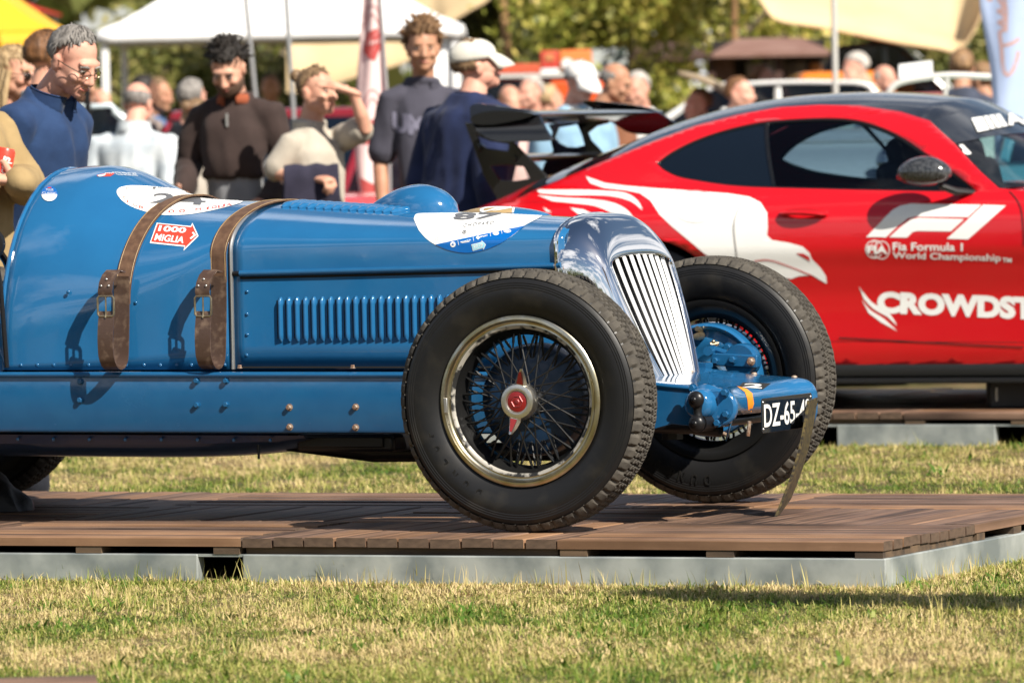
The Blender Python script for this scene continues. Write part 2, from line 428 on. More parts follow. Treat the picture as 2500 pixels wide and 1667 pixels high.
# the second deck, under the red car
B0 = at_z(2060, 1007, DZ)
M_DECK2 = Matrix.Translation(B0) @ Matrix.Rotation(-TH, 4, 'Z') @ Matrix.Translation((3.3, 0, 0))
def on_front2(px):
    d = ray(px, 1040); Mi = M_DECK2.inverted(); o = Mi @ EYE; dd = Mi.to_3x3() @ d
    return o.x - dd.x * o.y / dd.y
rear_deck = deck('wooden_deck', M_DECK2, 7, 3, 'low brown plank deck on the grass beneath the red coupe', 5, [(on_front2(1900), on_front2(2042)), (on_front2(2428), on_front2(2540))])
# corner of a third deck at the bottom left of the lawn
C0 = at_z(234, 1646, DZ)
M_DECK3 = Matrix.Translation(C0) @ Matrix.Rotation(RAD(6), 4, 'Z') @ Matrix.Translation((0, -2 * TV, 0))
near_deck = deck('wooden_deck', M_DECK3, 1, 2, 'corner of another plank deck cut off at the bottom left of the lawn', 8, [(-.6, -.45)], flip=1)

def in_deck(x, y):
    for M, nx, ny in ((M_DECK, 5, NY), (M_DECK2, 7, 3), (M_DECK3, 1, 2)):
        p = M.inverted() @ Vector((x, y, DZ))
        if -nx * TU + .01 < p.x < -.005 and .002 < p.y < ny * TV: return True
    return False
# grass: tufts of blades set over the lawn that is in view
tufts = bpy.data.collections.new('tufts')
m_blade = grass_mat('grass_blade', True)
rg = random.Random(11)
NT = 16
for k in range(NT):
    vs, fs, tone = [], [], []
    long_ = k in (12, 13); weed = k >= 14
    for b in range(13 if weed else 46 if not long_ else 7):
        a, rr = rg.uniform(0, 6.283), 0.055 * math.sqrt(rg.random()); x, y = rr * math.cos(a), rr * math.sin(a)
        h = rg.uniform(0.010, 0.034) if not long_ else rg.uniform(.05, .085)
        q = rg.uniform(0, 6.283); lean = abs(rg.gauss(1.3, 0.6)) if not long_ else rg.uniform(0.05, .45); w = rg.uniform(0.0012, 0.0025)
        dx, dy = math.cos(q), math.sin(q)
        if weed: w, h, lean = rg.uniform(.004, .0075), rg.uniform(.022, .05), rg.uniform(1.0, 1.9)
        tn = rg.uniform(.62, .95) if weed else min(1, max(0, rg.gauss(.16 if k < 6 else .52, 0.16))) if not long_ else rg.uniform(.1, .5); i0 = len(vs)
        sx, sy = -dy * w, dx * w; px, py, pz = x, y, -.004
        lying = (not long_) and (not weed) and rg.random() < .45
        for s in range(3):
            vs += [(px - sx * (1 - s * .3), py - sy * (1 - s * .3), pz), (px + sx * (1 - s * .3), py + sy * (1 - s * .3), pz)]; tone += [tn, tn]
            an = lean * (s + .6) / 2.2 if not lying else 1.05 + .22 * s + lean * .08; st = h / 3
            px += dx * math.sin(an) * st; py += dy * math.sin(an) * st; pz += math.cos(an) * st
        vs.append((px, py, pz)); tone.append(tn)
        fs += [(i0, i0 + 1, i0 + 3, i0 + 2), (i0 + 2, i0 + 3, i0 + 5, i0 + 4), (i0 + 4, i0 + 5, i0 + 6)]
    me = bpy.data.meshes.new('tuft'); me.from_pydata(vs, [], fs); me.materials.append(m_blade)
    at = me.attributes.new('tone', 'FLOAT', 'POINT'); at.data.foreach_set('value', tone)
    o = bpy.data.objects.new('tuft_%02d' % k, me); tufts.objects.link(o)
pts, rot, scl, idx = [], [], [], []
def scatter(x0, x1, y0, y1, n):
    for _ in range(n):
        x, y = rg.uniform(x0, x1), rg.uniform(y0, y1)
        if in_deck(x, y): continue
        if abs(x) > y * 0.0765 + .15: continue
        pts.append((x, y, 0)); rot.append((rg.uniform(-.25, .25), rg.uniform(-.25, .25), rg.uniform(0, 6.283))); scl.append(rg.uniform(.65, 1.35) * (1 + .35 * noise.noise(Vector((x * 2, y * 2, 0)))))
        g_ = .50 + .9 * noise.noise(Vector((x * 1.1, y * .55, 4))) + .5 * noise.noise(Vector((x * 4, y * 2, 9))) + max(0, (18.2 - y) * .22)
        idx.append((6 if rg.random() < g_ else 0) + rg.randrange(6) if rg.random() > .034 else 12 + rg.randrange(4))
scatter(-1.7, 1.7, 15.9, 21.3, 9500)
scatter(-2.6, 2.6, 20.6, 31.5, 12500)
for _ in range(900):               # the unmown fringe along the front beam and the side beam
    t = rg.uniform(-4.3, 0); p = M_DECK @ Vector((t, rg.uniform(-.05, -.006), -DZ)) if rg.random() < .75 else M_DECK @ Vector((rg.uniform(.006, .05), rg.uniform(0, 2), -DZ))
    pts.append((p.x, p.y, 0)); rot.append((rg.uniform(-.2, .2), rg.uniform(-.2, .2), rg.uniform(0, 6.3))); scl.append(rg.uniform(.6, 1.1)); idx.append(rg.randrange(12) if rg.random() > .06 else 12 + rg.randrange(2))
me = bpy.data.meshes.new('grass'); me.from_pydata(pts, [], [])
at = me.attributes.new('rot', 'FLOAT_VECTOR', 'POINT'); at.data.foreach_set('vector', [c for r in rot for c in r])
at = me.attributes.new('scl', 'FLOAT', 'POINT'); at.data.foreach_set('value', scl)
at = me.attributes.new('idx', 'INT', 'POINT'); at.data.foreach_set('value', idx)
grass = bpy.data.objects.new('grass', me); COL.objects.link(grass)
tag(grass, 'dry straw coloured and green grass blades growing over the lawn', 'grass', kind='stuff')
ng = bpy.data.node_groups.new('grass', 'GeometryNodeTree')
ng.interface.new_socket('Geometry', in_out='INPUT', socket_type='NodeSocketGeometry'); ng.interface.new_socket('Geometry', in_out='OUTPUT', socket_type='NodeSocketGeometry')
N, Lk = ng.nodes, ng.links
gi, go = N.new('NodeGroupInput'), N.new('NodeGroupOutput')
iop = N.new('GeometryNodeInstanceOnPoints'); ci = N.new('GeometryNodeCollectionInfo'); ci.inputs['Collection'].default_value = tufts
ci.inputs['Separate Children'].default_value = True; ci.inputs['Reset Children'].default_value = True
def attr(nm, ty):
    a = N.new('GeometryNodeInputNamedAttribute'); a.data_type = ty; a.inputs['Name'].default_value = nm; return a.outputs['Attribute']
e2r = N.new('FunctionNodeEulerToRotation'); Lk.new(attr('rot', 'FLOAT_VECTOR'), e2r.inputs[0])
Lk.new(gi.outputs[0], iop.inputs['Points']); Lk.new(ci.outputs[0], iop.inputs['Instance']); iop.inputs['Pick Instance'].default_value = True
Lk.new(attr('idx', 'INT'), iop.inputs['Instance Index']); Lk.new(e2r.outputs[0], iop.inputs['Rotation']); Lk.new(attr('scl', 'FLOAT'), iop.inputs['Scale'])
Lk.new(iop.outputs[0], go.inputs[0])
md = grass.modifiers.new('tufts', 'NODES'); md.node_group = ng
# ------------------------------------------------------------------ the blue racing car
m_blue = mat('blue_paint', (0.0145, 0.116, 0.272), 0.16, spec=0.5, coat=0.8, var=(5, (0.013, 0.104, 0.25), .35, .65), bump=(4.5, .09, .02))
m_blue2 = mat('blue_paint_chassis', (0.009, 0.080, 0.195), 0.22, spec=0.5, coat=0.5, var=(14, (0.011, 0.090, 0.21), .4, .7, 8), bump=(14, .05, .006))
def uneven_gloss(m, lo, hi, sc):
    nt = m.node_tree; n, l = nt.nodes, nt.links; t = n.new('ShaderNodeTexCoord'); z = n.new('ShaderNodeTexNoise'); z.inputs['Scale'].default_value = sc; z.inputs['Detail'].default_value = 8; z.inputs['Roughness'].default_value = .7
    r = n.new('ShaderNodeMapRange'); r.inputs['From Min'].default_value = .35; r.inputs['From Max'].default_value = .7; r.inputs['To Min'].default_value = lo; r.inputs['To Max'].default_value = hi
    l.new(t.outputs['Object'], z.inputs['Vector']); l.new(z.outputs['Fac'], r.inputs['Value']); l.new(r.outputs[0], n['Principled BSDF'].inputs['Coat Roughness']); l.new(r.outputs[0], n['Principled BSDF'].inputs['Roughness'])
uneven_gloss(m_blue, .02, .17, 6); uneven_gloss(m_blue2, .06, .32, 9)
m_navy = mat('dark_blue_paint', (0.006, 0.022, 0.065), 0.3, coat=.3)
m_chrome = mat('chrome', (0.82, 0.82, 0.83), 0.04, 1.0, bump=(6, .02, .01))
m_black = mat('black_paint', (0.008, 0.008, 0.009), 0.35, spec=.45)
m_mesh = mat('radiator_core', (0.006, 0.006, 0.007), 0.7)
m_leather = mat('brown_leather', (0.075, 0.038, 0.021), 0.62, var=(45, (0.135, 0.074, 0.042), .35, .7, 8), bump=(140, .35, .0015))
m_worn = mat('worn_leather', (0.062, 0.036, 0.025), 0.40, spec=.6, var=(38, (0.17, 0.115, 0.08), .50, .80, 9), bump=(90, .4, .0015))
m_brass = mat('aged_brass', (0.42, 0.35, 0.23), 0.35, 0.9, var=(60, (.25, .2, .13), .4, .7))
m_rust = mat('rusty_steel', (0.22, 0.12, 0.075), 0.6, 0.5, var=(80, (.42, .35, .28), .4, .65))
m_steel = mat('dull_steel', (0.55, 0.54, 0.52), 0.35, 0.9)
m_rubber = mat('tyre_rubber', (0.009, 0.009, 0.0095), 0.42, spec=.4, var=(11, (0.022, 0.020, 0.017), .52, .72, 7), bump=(60, .12, .001))
m_tread = mat('dusty_tread', (0.052, 0.047, 0.041), 0.85, spec=.2, var=(28, (0.09, 0.081, 0.068), .35, .65, 8), bump=(220, .4, .001))
m_white = mat('white_print', (0.80, 0.80, 0.78), 0.35, coat=.3)
m_ink = mat('grey_print', (0.10, 0.10, 0.105), 0.4)
m_faint = mat('pale_print', (0.42, 0.42, 0.42), 0.4)
m_redp = mat('red_print', (0.72, 0.055, 0.03), 0.35, coat=.3)
m_bluep = mat('blue_print', (0.0, 0.11, 0.40), 0.3, coat=.5)
m_cyanp = mat('cyan_print', (0.30, 0.62, 0.74), 0.35)
m_orange = mat('orange_print', (0.85, 0.26, 0.02), 0.4)
m_tan = mat('tan_print', (0.36, 0.25, 0.12), 0.4)

racer = thing('racing_car', M_CAR, 'vintage blue open racing car with leather bonnet straps standing on the front deck', 'racing car')
def L(px, py, v): return Vector((lambda q: (q[0], v, q[1]))(uw(px, py, v)))

def top(px, py): return uw(px, py, 0.0)
U_SC = uw(4, 800, -0.5)[0]                       # rear edge of the scuttle
U_SEAM = uw(568, 800, -0.385)[0]
U_SH = uw(1363, 620, -0.30)[0]
_t = [top(*p) for p in ((180, 411), (230, 405), (272, 404), (325, 416), (378, 440), (430, 467), (480, 483), (560, 489), (690, 493), (900, 506), (1100, 516), (1400, 530))]
ZT = [(U_SC - .2, _t[0][1] - .004), (U_SC, _t[0][1])] + [(u, z) for u, z in _t if u > U_SC + .05]
Z_RAIL = [(uw(0, 904, -.53)[0], uw(0, 904, -.53)[1]), (uw(978, 904, -.43)[0], uw(978, 904, -.43)[1])]
Z_RAILB = [uw(0, 1056, -.53), uw(978, 1059, -.43)]
def lin(t, u): return t[0][1] + (t[1][1] - t[0][1]) * (u - t[0][0]) / (t[1][0] - t[0][0])
A_TAB = [(U_SC - .1, .50), (U_SC, .50), (U_SC + .35, .462), (U_SC + .6, .425), (U_SEAM, .385), (-.6, .345), (U_SH, .30)]
S_TAB = [(U_SC, .56), (U_SC + .35, .66), (U_SC + .6, .765), (U_SEAM, .832), (U_SH, .853)]
def sec(u):
    a = hermite(A_TAB, u)[0]; zs = hermite(S_TAB, u)[0]; zt = hermite(ZT, u)[0]; return a, lin(Z_RAIL, u), zs, zt
def half(a, ab, zb, zs, zt, n=2.0, ns=5, na=14):   # half outline from near base to the crown
    P = [(-(a - (a - ab) * (1 - k / ns)**1.7), zb + (zs - zb) * k / ns) for k in range(ns)]
    for k in range(na + 1):
        q = math.pi / 2 * k / na; P.append((-a * math.cos(q)**(2 / n), zs + (zt - zs) * math.sin(q)**(2 / n)))
    return P
def arch(u, off=0.0, ufun=None):
    a, zb, zs, zt = sec(u); h = half(a + off, a + off, zb, zs, zt + off)
    h = h + [(-v, z) for v, z in h[-2::-1]]
    return [Vector(((ufun(z) if ufun else u), v, z)) for v, z in h]
def on_side(u, z, off=0.0):
    return Vector((u, -(sec(u)[0] + off), z))
def shell_part(name, u0, u1, n, m, off=0.0):
    mb = MB(); mb.loft([arch(u0 + (u1 - u0) * k / n, off) for k in range(n + 1)], False); o = mb.build(name, m, racer)
    s = o.modifiers.new('sheet', 'SOLIDIFY'); s.thickness = 0.006; s.offset = -1
    return o
scuttle = shell_part('scuttle', U_SC, U_SEAM - .004, 26, m_blue)
bonnet = shell_part('bonnet', U_SEAM + .004, U_SH + .02, 30, m_blue)
# rolled edge of the scuttle at the cockpit
MB().tube(arch(U_SC, -.004), 0.009, 8).build('scuttle_edge', m_blue, racer)
SKIN = Skin(M_CAR, [scuttle, bonnet])
# bead strip over the seam
MB().tube([p for p in arch(U_SEAM, .002)], 0.0065, 8, sq=1).build('bead_strip', m_steel, racer)
# cockpit side and tail behind the scuttle, out of the frame
mb = MB(); rings = []
for k in range(15):
    t = k / 14; u = U_SC - t * 1.55; a = .5 * (1 - .75 * t**2.2); zb = lin(Z_RAIL, max(u, -2.6)); zt = .80 + .05 * math.sin(t * 3) - .32 * t**3
    h = half(a, a, zb - .02, .66 - .2 * t, zt, 2.2, 4, 8)
    if t < .42: h = [p for p in h if p[1] < .62 + t * .2]; h = h[:9] if len(h) > 9 else h
    h = [h[min(int(i * len(h) / 13), len(h) - 1)] for i in range(13)]
    rings.append([Vector((u, v, z)) for v, z in h] + [Vector((u, -v, z)) for v, z in reversed(h)])
mb.loft(rings, False); mb.build('tail', m_blue, racer)
MB().box((U_SC - .35, 0, .5), (.5, .8, .05)).build('seat', m_leather, racer, bevel=.02)
MB().tube([(U_SC - .30, .17 * math.cos(q), .68 + .17 * math.sin(q)) for q in [6.283 * k / 24 for k in range(24)]], .012, 6, loop=True).build('steering_wheel', m_black, racer)
# chassis rails
def rail_v(u): return hermite([(-3.6, .50), (-2.3, .53), (-1.2, .475), (-.5, .425), (.1, .375), (.30, .36)], u)[0]
U_RE = .14
for sgn in (-1, 1):
    mb = MB(); rings = []; rl = []
    for k in range(29):
        u = -3.5 + (U_RE + 3.5) * k / 28; r = rail_v(u); a, b = lin(Z_RAIL, u) - .006, lin(Z_RAILB, u)
        q = [(-r + .05, a), (-r + .008, a), (-r + .002, a - .004), (-r, a - .010), (-r, b + .012), (-r + .004, b + .004), (-r + .014, b), (-r + .05, b)]
        rings.append([Vector((u, sgn * -v, z) if sgn > 0 else (u, v, z)) for v, z in q])
        rl.append(Vector((u, sgn * (r + .003), a - .008)))
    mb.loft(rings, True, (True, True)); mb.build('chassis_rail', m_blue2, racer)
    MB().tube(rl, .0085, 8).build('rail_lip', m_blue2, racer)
# hinge tube and its ends
h0, h1 = uw(584, 668, -.39), uw(1352, 649, -.31)
hp = []
for k in range(21):
    u = h0[0] + (h1[0] - h0[0]) * k / 20; hp.append(on_side(u, h0[1] + (h1[1] - h0[1]) * k / 20, .005))
MB().tube(hp, .0095, 10).build('hinge_tube', m_blue2, racer)
MB().tube([hp[0] - Vector((.022, .0, 0)), hp[0]], .0075, 8).build('hinge_end', m_black, racer)
MB().tube([hp[-1], hp[-1] + Vector((.010, 0, 0))], .008, 8).build('hinge_end', m_steel, racer)
MB().tube([hp[-1] + Vector((.010, 0, 0)), hp[-1] + Vector((.022, 0, 0.002))], .011, 8).build('hinge_end', m_blue2, racer)
mb = MB(); mb.ribbon([p + Vector((0, .0035, -.014)) for p in hp], Vector((0, 0, 1)), Vector((0, 1, 0)), .007, .002); mb.build('panel_gap', m_dark, racer, 0)
mb = MB(); mb.ribbon([on_side(U_SEAM + .02 + k * .1, lin(Z_RAIL, U_SEAM + .02 + k * .1) + .006, .001) for k in range(12)], Vector((0, 0, 1)), Vector((0, 1, 0)), .005, .002); mb.build('panel_gap', m_dark, racer, 0)

# rivets and bolts
RIV = MB().sphere((0, 0, 0), (.0062, .0045, .0062), 10, 6).mesh('rivet', m_blue2)
def hexm(r, h, m, nm, w=1.0):
    mb = MB(); mb.lathe([(r * 1.28, 0), (r * 1.28, -h * .18), (r * .9, -h * .18)], 16)
    P = [(r * math.cos(q), r * math.sin(q)) for q in [math.pi / 3 * k for k in range(6)]]
    rg_ = [[Vector((x * s, -y, z * s)) for x, z in P] for y, s in ((h * .15, 1), (h * .85, 1), (h, .82))]
    mb.loft(rg_, True, (True, True)); return mb.mesh(nm, m, 30)
BOLT, BOLT_R = hexm(.0085, .013, m_blue2, 'bolt'), hexm(.0085, .013, m_rust, 'bolt_rusty')
def place(me, name, px, py, lat, n=None):
    inst(me, name, racer, Matrix.Translation(L(px, py, -lat)) @ Matrix.Rotation(random.uniform(0, 1), 4, 'Y'))
for px in (51, 91, 131, 173, 216, 308, 351, 391, 431, 467, 549): 
    u = uw(px, 891, -.45)[0]; u = uw(px, 891, -sec(u)[0])[0]; place(RIV, 'rivet', px, 891, sec(u)[0])
for px, py in ((603, 712), (603, 767), (603, 817), (602, 867), (166, 713), (331, 739)):
    u = uw(px, py, -.42)[0]; u = uw(px, py, -sec(u)[0])[0]; place(RIV, 'rivet', px, py, sec(u)[0])
for px, py in ((481, 929), (553, 929), (482, 988), (553, 987), (197, 931), (197, 976)):
    u = uw(px, py, -.47)[0]; place(BOLT, 'bolt', px, py, rail_v(u) - .001)
for px, py in ((707, 994), (869, 993), (708, 1042), (869, 1043)):
    u = uw(px, py, -.45)[0]; place(BOLT_R, 'bolt', px, py, rail_v(u) - .001)
for px in (585, 861):
    u = uw(px, 898, -.43)[0]; inst(BOLT_R, 'hinge_bolt', racer, Matrix.Translation(L(px, 899, -rail_v(u) + .014)) @ Matrix.Rotation(RAD(-90), 4, 'X') @ Matrix.Scale(.8, 4))
# side louvres
mb = MB(); z0, z1 = .066, .0
rr = []
for k in range(13):
    t = k / 12; z = (t - .5) * .137; e = min(1, (min(t, 1 - t) + .012) / .10)**.5
    rr.append([Vector((.0082 * math.cos(q) * (.35 + .65 * e), -.0145 * max(0, math.sin(q)) * e + .001, z)) for q in [math.pi * j / 8 for j in range(9)]])
mb.loft(rr, False); LOUV = mb.mesh('louvre', m_blue)
SLIT = MB().box((0, 0, 0), (.004, .003, .118)).mesh('louvre_slit', m_dark, 0)
for i in range(22):
    px = 686 + i * 20.45
    c = uw(px, 780 - i * .3, -.37); u = uw(px, 780 - i * .3, -sec(c[0])[0]); p = on_side(u[0], u[1], 0)
    inst(LOUV, 'louvre', racer, Matrix.Translation(p)); inst(SLIT, 'louvre_slit', racer, Matrix.Translation(p + Vector((-.0105, -.0006, 0))))
# louvres on the top of the bonnet
for i in range(14):
    px, py = 688 + i * 20.5, 507 + i * 1.05
    p0 = SKIN.hit(px, py, 0)
    if p0 is None: continue
    u0 = p0.x; v0 = p0.y; pts = []
    for k in range(9):
        v = v0 + .15 * k / 8; a, zb, zs, zt = sec(u0 + .03 * k / 8); z = zs + (zt - zs) * math.sqrt(max(0, 1 - (v / a)**2)); pts.append(Vector((u0 + .03 * k / 8, v, z + .001)))
    MB().tube(pts, [.004, .0125, .0135, .0135, .0135, .0135, .0135, .012, .004], 10).build('top_louvre', m_blue, racer)
# teardrop blister, and the low bulge with a painted roundel ahead of it
def blister(name, u0, u1, v, w, h, peak, m):
    mb = MB(); rings = []
    for k in range(25):
        t = k / 24
        e = math.sin(math.pi / 2 * min(1, t / peak))**1.05 if t < peak else math.sqrt(max(0, 1 - ((t - peak) / (1 - peak))**2))
        u = u0 + (u1 - u0) * t; a, zb, zs, zt = sec(u); r = []
        for j in range(13):
            q = math.pi * j / 12; vv = v - w * e * math.cos(q); zz = zs + (zt - zs) * math.sqrt(max(0, 1 - (vv / a)**2)); r.append(Vector((u, vv, zz - .004 + h * e * math.sin(q))))
        rings.append(r)
    mb.loft(rings, False); return mb.build(name, m, racer)
b0, b1 = uw(893, 512, .02)[0], uw(1118, 518, .02)[0]
blister('bonnet_blister', b0, b1, .02, .085, .083, .62, m_blue)
c0, c1 = uw(1108, 518, .12)[0], uw(1345, 524, .12)[0]
bump2 = blister('bonnet_bulge', c0, c1, .14, .09, .030, .5, m_blue)

# straps
def strap(side, topc, name):
    u_s = uw(side[0], side[1], -.445)[0]; a, zb, zs, zt = sec(u_s); pts = []
    u_t = uw(topc[0], topc[1], 0)[0]
    zlow = uw(side[0], 690, -a)[1]
    n = 40; half_p = []
    for k in range(n + 1):
        t = k / n
        if t < .3: v, z = -a, zlow + (zs - zlow) * t / .3; f = 0
        else:
            q = (t - .3) / .7 * math.pi / 2; v, z = -a * math.cos(q), zs + (zt - zs) * math.sin(q); f = (t - .3) / .7
        u = u_s + (u_t - u_s) * max(0, f)**1.3; aa, _, s2, t2 = sec(u)
        if f > 0: q = f * math.pi / 2; v, z = -aa * math.cos(q), s2 + (t2 - s2) * math.sin(q)
        else: v = -aa
        half_p.append(Vector((u, v, z)))
    full = half_p + [Vector((p.x, -p.y, p.z)) for p in half_p[-2::-1]]
    nrm, sd = [], []
    for i, p in enumerate(full):
        d = (full[min(i + 1, len(full) - 1)] - full[max(i - 1, 0)]).normalized(); s_ = Vector((1, 0, 0)); s_ = (s_ - d * s_.dot(d)).normalized(); nn = s_.cross(d)
        if nn.dot(p - Vector((p.x, 0, .5))) < 0: nn = -nn
        nrm.append(nn); sd.append(s_)
    pts = [p + nn * .0055 for p, nn in zip(full, nrm)]
    mb = MB(); mb.ribbon(pts, sd, nrm, .054, .0042)
    o = mb.build('strap', m_leather, racer)
    for s2 in (-1, 1):      # stitching welt along each edge
        MB().tube([p + s * (s2 * .0235) + nn * .0024 for p, s, nn in zip(pts, sd, nrm)], .0009, 4).build('stitching', m_tan, o)
    # loop hanging under the buckle
    base = half_p[0]; zl = lin(Z_RAIL, u_s) + .004
    path = []
    for k in range(9): t = k / 8; path.append(Vector((base.x + .002 * t, base.y - .006 - .020 * t**1.6, base.z + .02 + (zl + .045 - base.z - .02) * t)))
    for k in range(1, 8):
        q = math.pi * k / 8; path.append(path[8] + Vector((-.003 * k / 8, -.046 + .046 * math.cos(q), -.044 * math.sin(q))))
    f0 = path[-1]; zb_ = base.z - .085
    for k in range(1, 11): t = k / 10; path.append(f0 + Vector((-.003 - .003 * t, -.010 * math.sin(t * 3.1) + .016 * t, (zb_ - f0.z) * t)))
    U = Vector((1, 0, 0)); nn = []
    for i in range(len(path)):
        d = (path[min(i + 1, len(path) - 1)] - path[max(i - 1, 0)]).normalized(); nn.append(d.cross(U).normalized())
    mb = MB(); mb.ribbon(path, U, nn, .052, .0045); lp = mb.build('strap_loop', m_worn, racer)
    # buckle, tongue and the riveted keeper that carries it
    e_ = path[-1]
    def bx(x, z, y=0): return Vector((e_.x + x, e_.y - .007 + y, zb_ + .016 + z))
    fr = [bx(-.0275, -.031), bx(.0275, -.031), bx(.0275, .031), bx(-.0275, .031)]; fr2 = []
    for i in range(4):
        for t in (.10, .5, .90): fr2.append(fr[i].lerp(fr[(i + 1) % 4], t))
    bk = MB().tube(fr2, .0036, 8, loop=True).build('buckle', m_brass, racer)
    MB().tube([bx(0, .034), bx(0, -.02), bx(0, -.036, -.004)], .0028, 8).build('buckle_tongue', m_brass, bk)
    kp = [bx(0, .030, .001), bx(0, .045, -.004), bx(.001, .072, .004), bx(.003, .094, .022), bx(.006, .108, .046), bx(.010, .102, .074)]
    kn = []
    for i in range(len(kp)):
        d = (kp[min(i + 1, 5)] - kp[max(i - 1, 0)]).normalized(); kn.append(d.cross(U).normalized())
    mb = MB(); mb.ribbon(kp, U, kn, .047, .005); ch = mb.build('strap_keeper', m_worn, racer)
    for x, z, y in ((-.013, .062, -.004), (.013, .062, -.004), (.001, .082, .006)): inst(RIVS, 'rivet', ch, Matrix.Translation(bx(x, z, y)))
RIVS = MB().sphere((0, 0, 0), (.004, .003, .004), 8, 6).mesh('rivet_steel', m_steel)
strap((303, 690), (470, 481), 'a'); strap((518, 690), (690, 492), 'b')

# belly pan, sump, exhaust
mb = MB(); rings = []
for k in range(25):
    u = -3.2 + (uw(735, 1080, -.44)[0] + 3.2) * k / 24; e = 1 if k < 19 else math.sqrt(max(.0, 1 - ((k - 18) / 6.2)**2)); zc = lin(Z_RAILB, u) + .012; a = rail_v(u) - .035
    rings.append([Vector((u, -a * math.cos(q), zc - (.02 + .088 * e * (math.sin(q)**.7)))) for q in [math.pi * j / 16 for j in range(17)]])
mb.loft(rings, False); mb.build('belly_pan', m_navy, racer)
for i in range(11):
    u = -2.2 + i * .12; inst(RIV, 'pan_rivet', racer, Matrix.Translation((u, -rail_v(u) + .03, lin(Z_RAILB, u) - .022)))
p0, p1 = L(722, 1060, -.34), L(962, 1104, -.34)
MB().box(((p0.x + p1.x) / 2, -.16, (p0.z + p1.z) / 2), (p1.x - p0.x, .36, p0.z - p1.z)).build('sump', m_black, racer, bevel=.012)
MB().box(((p0.x + p1.x) / 2 - .01, -.345, (p0.z + p1.z) / 2 + .004), ((p1.x - p0.x) * .86, .012, (p0.z - p1.z) * .6)).build('sump_panel', m_black, racer, bevel=.004)
MB().tube([(-1.05, -.2, .24), (-.8, -.1, .2), (-.2, 0, .2), (.05, 0, .27)], .03, 10).build('drag_link', m_black, racer)
MB().tube([L(630, 1062, -.40), L(632, 1120, -.40)], .004, 6).build('hanging_wire', m_black, racer)
# windscreen stay, side mirror and a rod at the cockpit edge
MB().tube([L(-8, 640, -.52), L(2, 700, -.52), L(17, 897, -.515)], .0075, 8).build('windscreen_stay', m_black, racer)
MB().tube([L(-4, 842, -.50), L(15, 895, -.50)], .006, 8).build('stay_rod', m_blue2, racer)
MB().lathe([(0, -.016), (.045, -.012), (.052, 0), (.045, .01), (0, .012)], 24, Matrix.Translation(L(-27, 596, -.53)) @ Matrix.Rotation(RAD(20), 4, 'Z')).build('side_mirror', m_black, racer)

# ---------------------------------------------------------------- wheels
RT, RR = 0.39, 0.247
def tyre_mesh():
    hw = .088
    # sidewall and carcass
    prof = [(RR - .006, -.052), (RR + .012, -.066), (RR + .03, -.077), (.300, -.0855), (.318, hw * -.995), (.330, -.0865), (.334, -.0855), (.337, -.0862), (.341, -.0850), (.344, -.0857), (.348, -.0843), (.351, -.0848), (.357, -.0815), (.366, -.074), (.371, -.069)]
    prof += [(r, -y) for r, y in reversed(prof)]
    carc = MB().lathe(prof, 96).mesh('tyre_wall', m_rubber, 25)
    # tread: shoulder notches and zigzag sipes cut into one band
    na, nw = 480, 64; rings = []; hwid = .0745
    pitch = 60
    for i in range(na + 1):
        an = 2 * math.pi * i / na; ring = []
        for j in range(nw + 1):
            y = hwid * (2 * j / nw - 1); t = abs(y) / hwid
            r = RT - .004 * t**2 - (.012 * max(0, (t - .72) / .28)**1.6)
            ph = (an * pitch / (2 * math.pi) + .5 * (y > 0)) % 1.0
            if t > .70:
                notch = max(0, 1 - abs(ph - .5) / .22); r -= .012 * notch * min(1, (t - .70) / .12)
            zig = .003 * (2 * abs(((an * pitch * 2 / (2 * math.pi)) % 1.0) * 2 - 1) - 1)
            if t < .72 and ((an * pitch / math.pi + .25 * round(y / .024)) % 1.0) < .13: r -= .007
            for yc in (-.036, -.012, .012, .036):
                if abs(y - yc - zig) < .0034: r -= .011
            ring.append(Vector((r * math.cos(an), y, r * math.sin(an))))
        ring = [Vector((.366 * math.cos(an), -.0785, .366 * math.sin(an)))] + ring + [Vector((.366 * math.cos(an), .0785, .366 * math.sin(an)))]
        rings.append(ring)
    tread = MB().loft(rings, False).mesh('tyre_tread', m_tread, 30)
    return carc, tread
TYRE, TREAD = tyre_mesh()
m_rim_gold = mat('rim_bead', (0.60, 0.555, 0.44), 0.28, 1.0, var=(12, (.44, .37, .20), .4, .6, 6), bump=(50, .1, .001))
m_rim_worn = mat('rim_worn', (0.02, 0.02, 0.02), 0.5, .2, var=(26, (.36, .34, .30), .44, .52, 6))
m_spoke = mat('spoke_black', (0.012, 0.012, 0.012), 0.35, .3)
m_hub = mat('hub_satin', (0.78, 0.74, 0.66), 0.32, 1.0)
m_redc = mat('red_enamel', (0.20, 0.010, 0.010), 0.3, coat=.3)
RIM = MB().lathe([(RR + .006, -.064), (RR + .0075, -.069), (RR + .003, -.0735), (RR - .006, -.0735), (RR - .010, -.068), (RR - .013, -.060), (RR - .018, -.058), (RR - .022, -.060)], 96).mesh('rim_flange', m_rim_gold, 50)
RIML = MB().lathe([(RR - .022, -.060), (RR - .027, -.0595), (RR - .033, -.052)], 96).mesh('rim_lip', m_rim_worn, 50)
RIM2 = MB().lathe([(RR - .033, -.052), (RR - .036, -.030), (RR - .052, -.012), (RR - .052, .03), (RR - .034, .05), (RR - .028, .058), (RR - .018, .062), (RR - .01, .07), (RR + .006, .07)], 96).mesh('rim_well', m_spoke, 50)
def spoke(p, q):
    p, q = Vector(p), Vector(q); mb = MB(); d = (q - p).normalized()
    mb.tube([p, q], .0028, 6); mb.tube([q - d * .028, q - d * .004], .0042, 6); return mb
def pol(r, a, y): return (r * math.cos(a), y, r * math.sin(a))
SPK = []
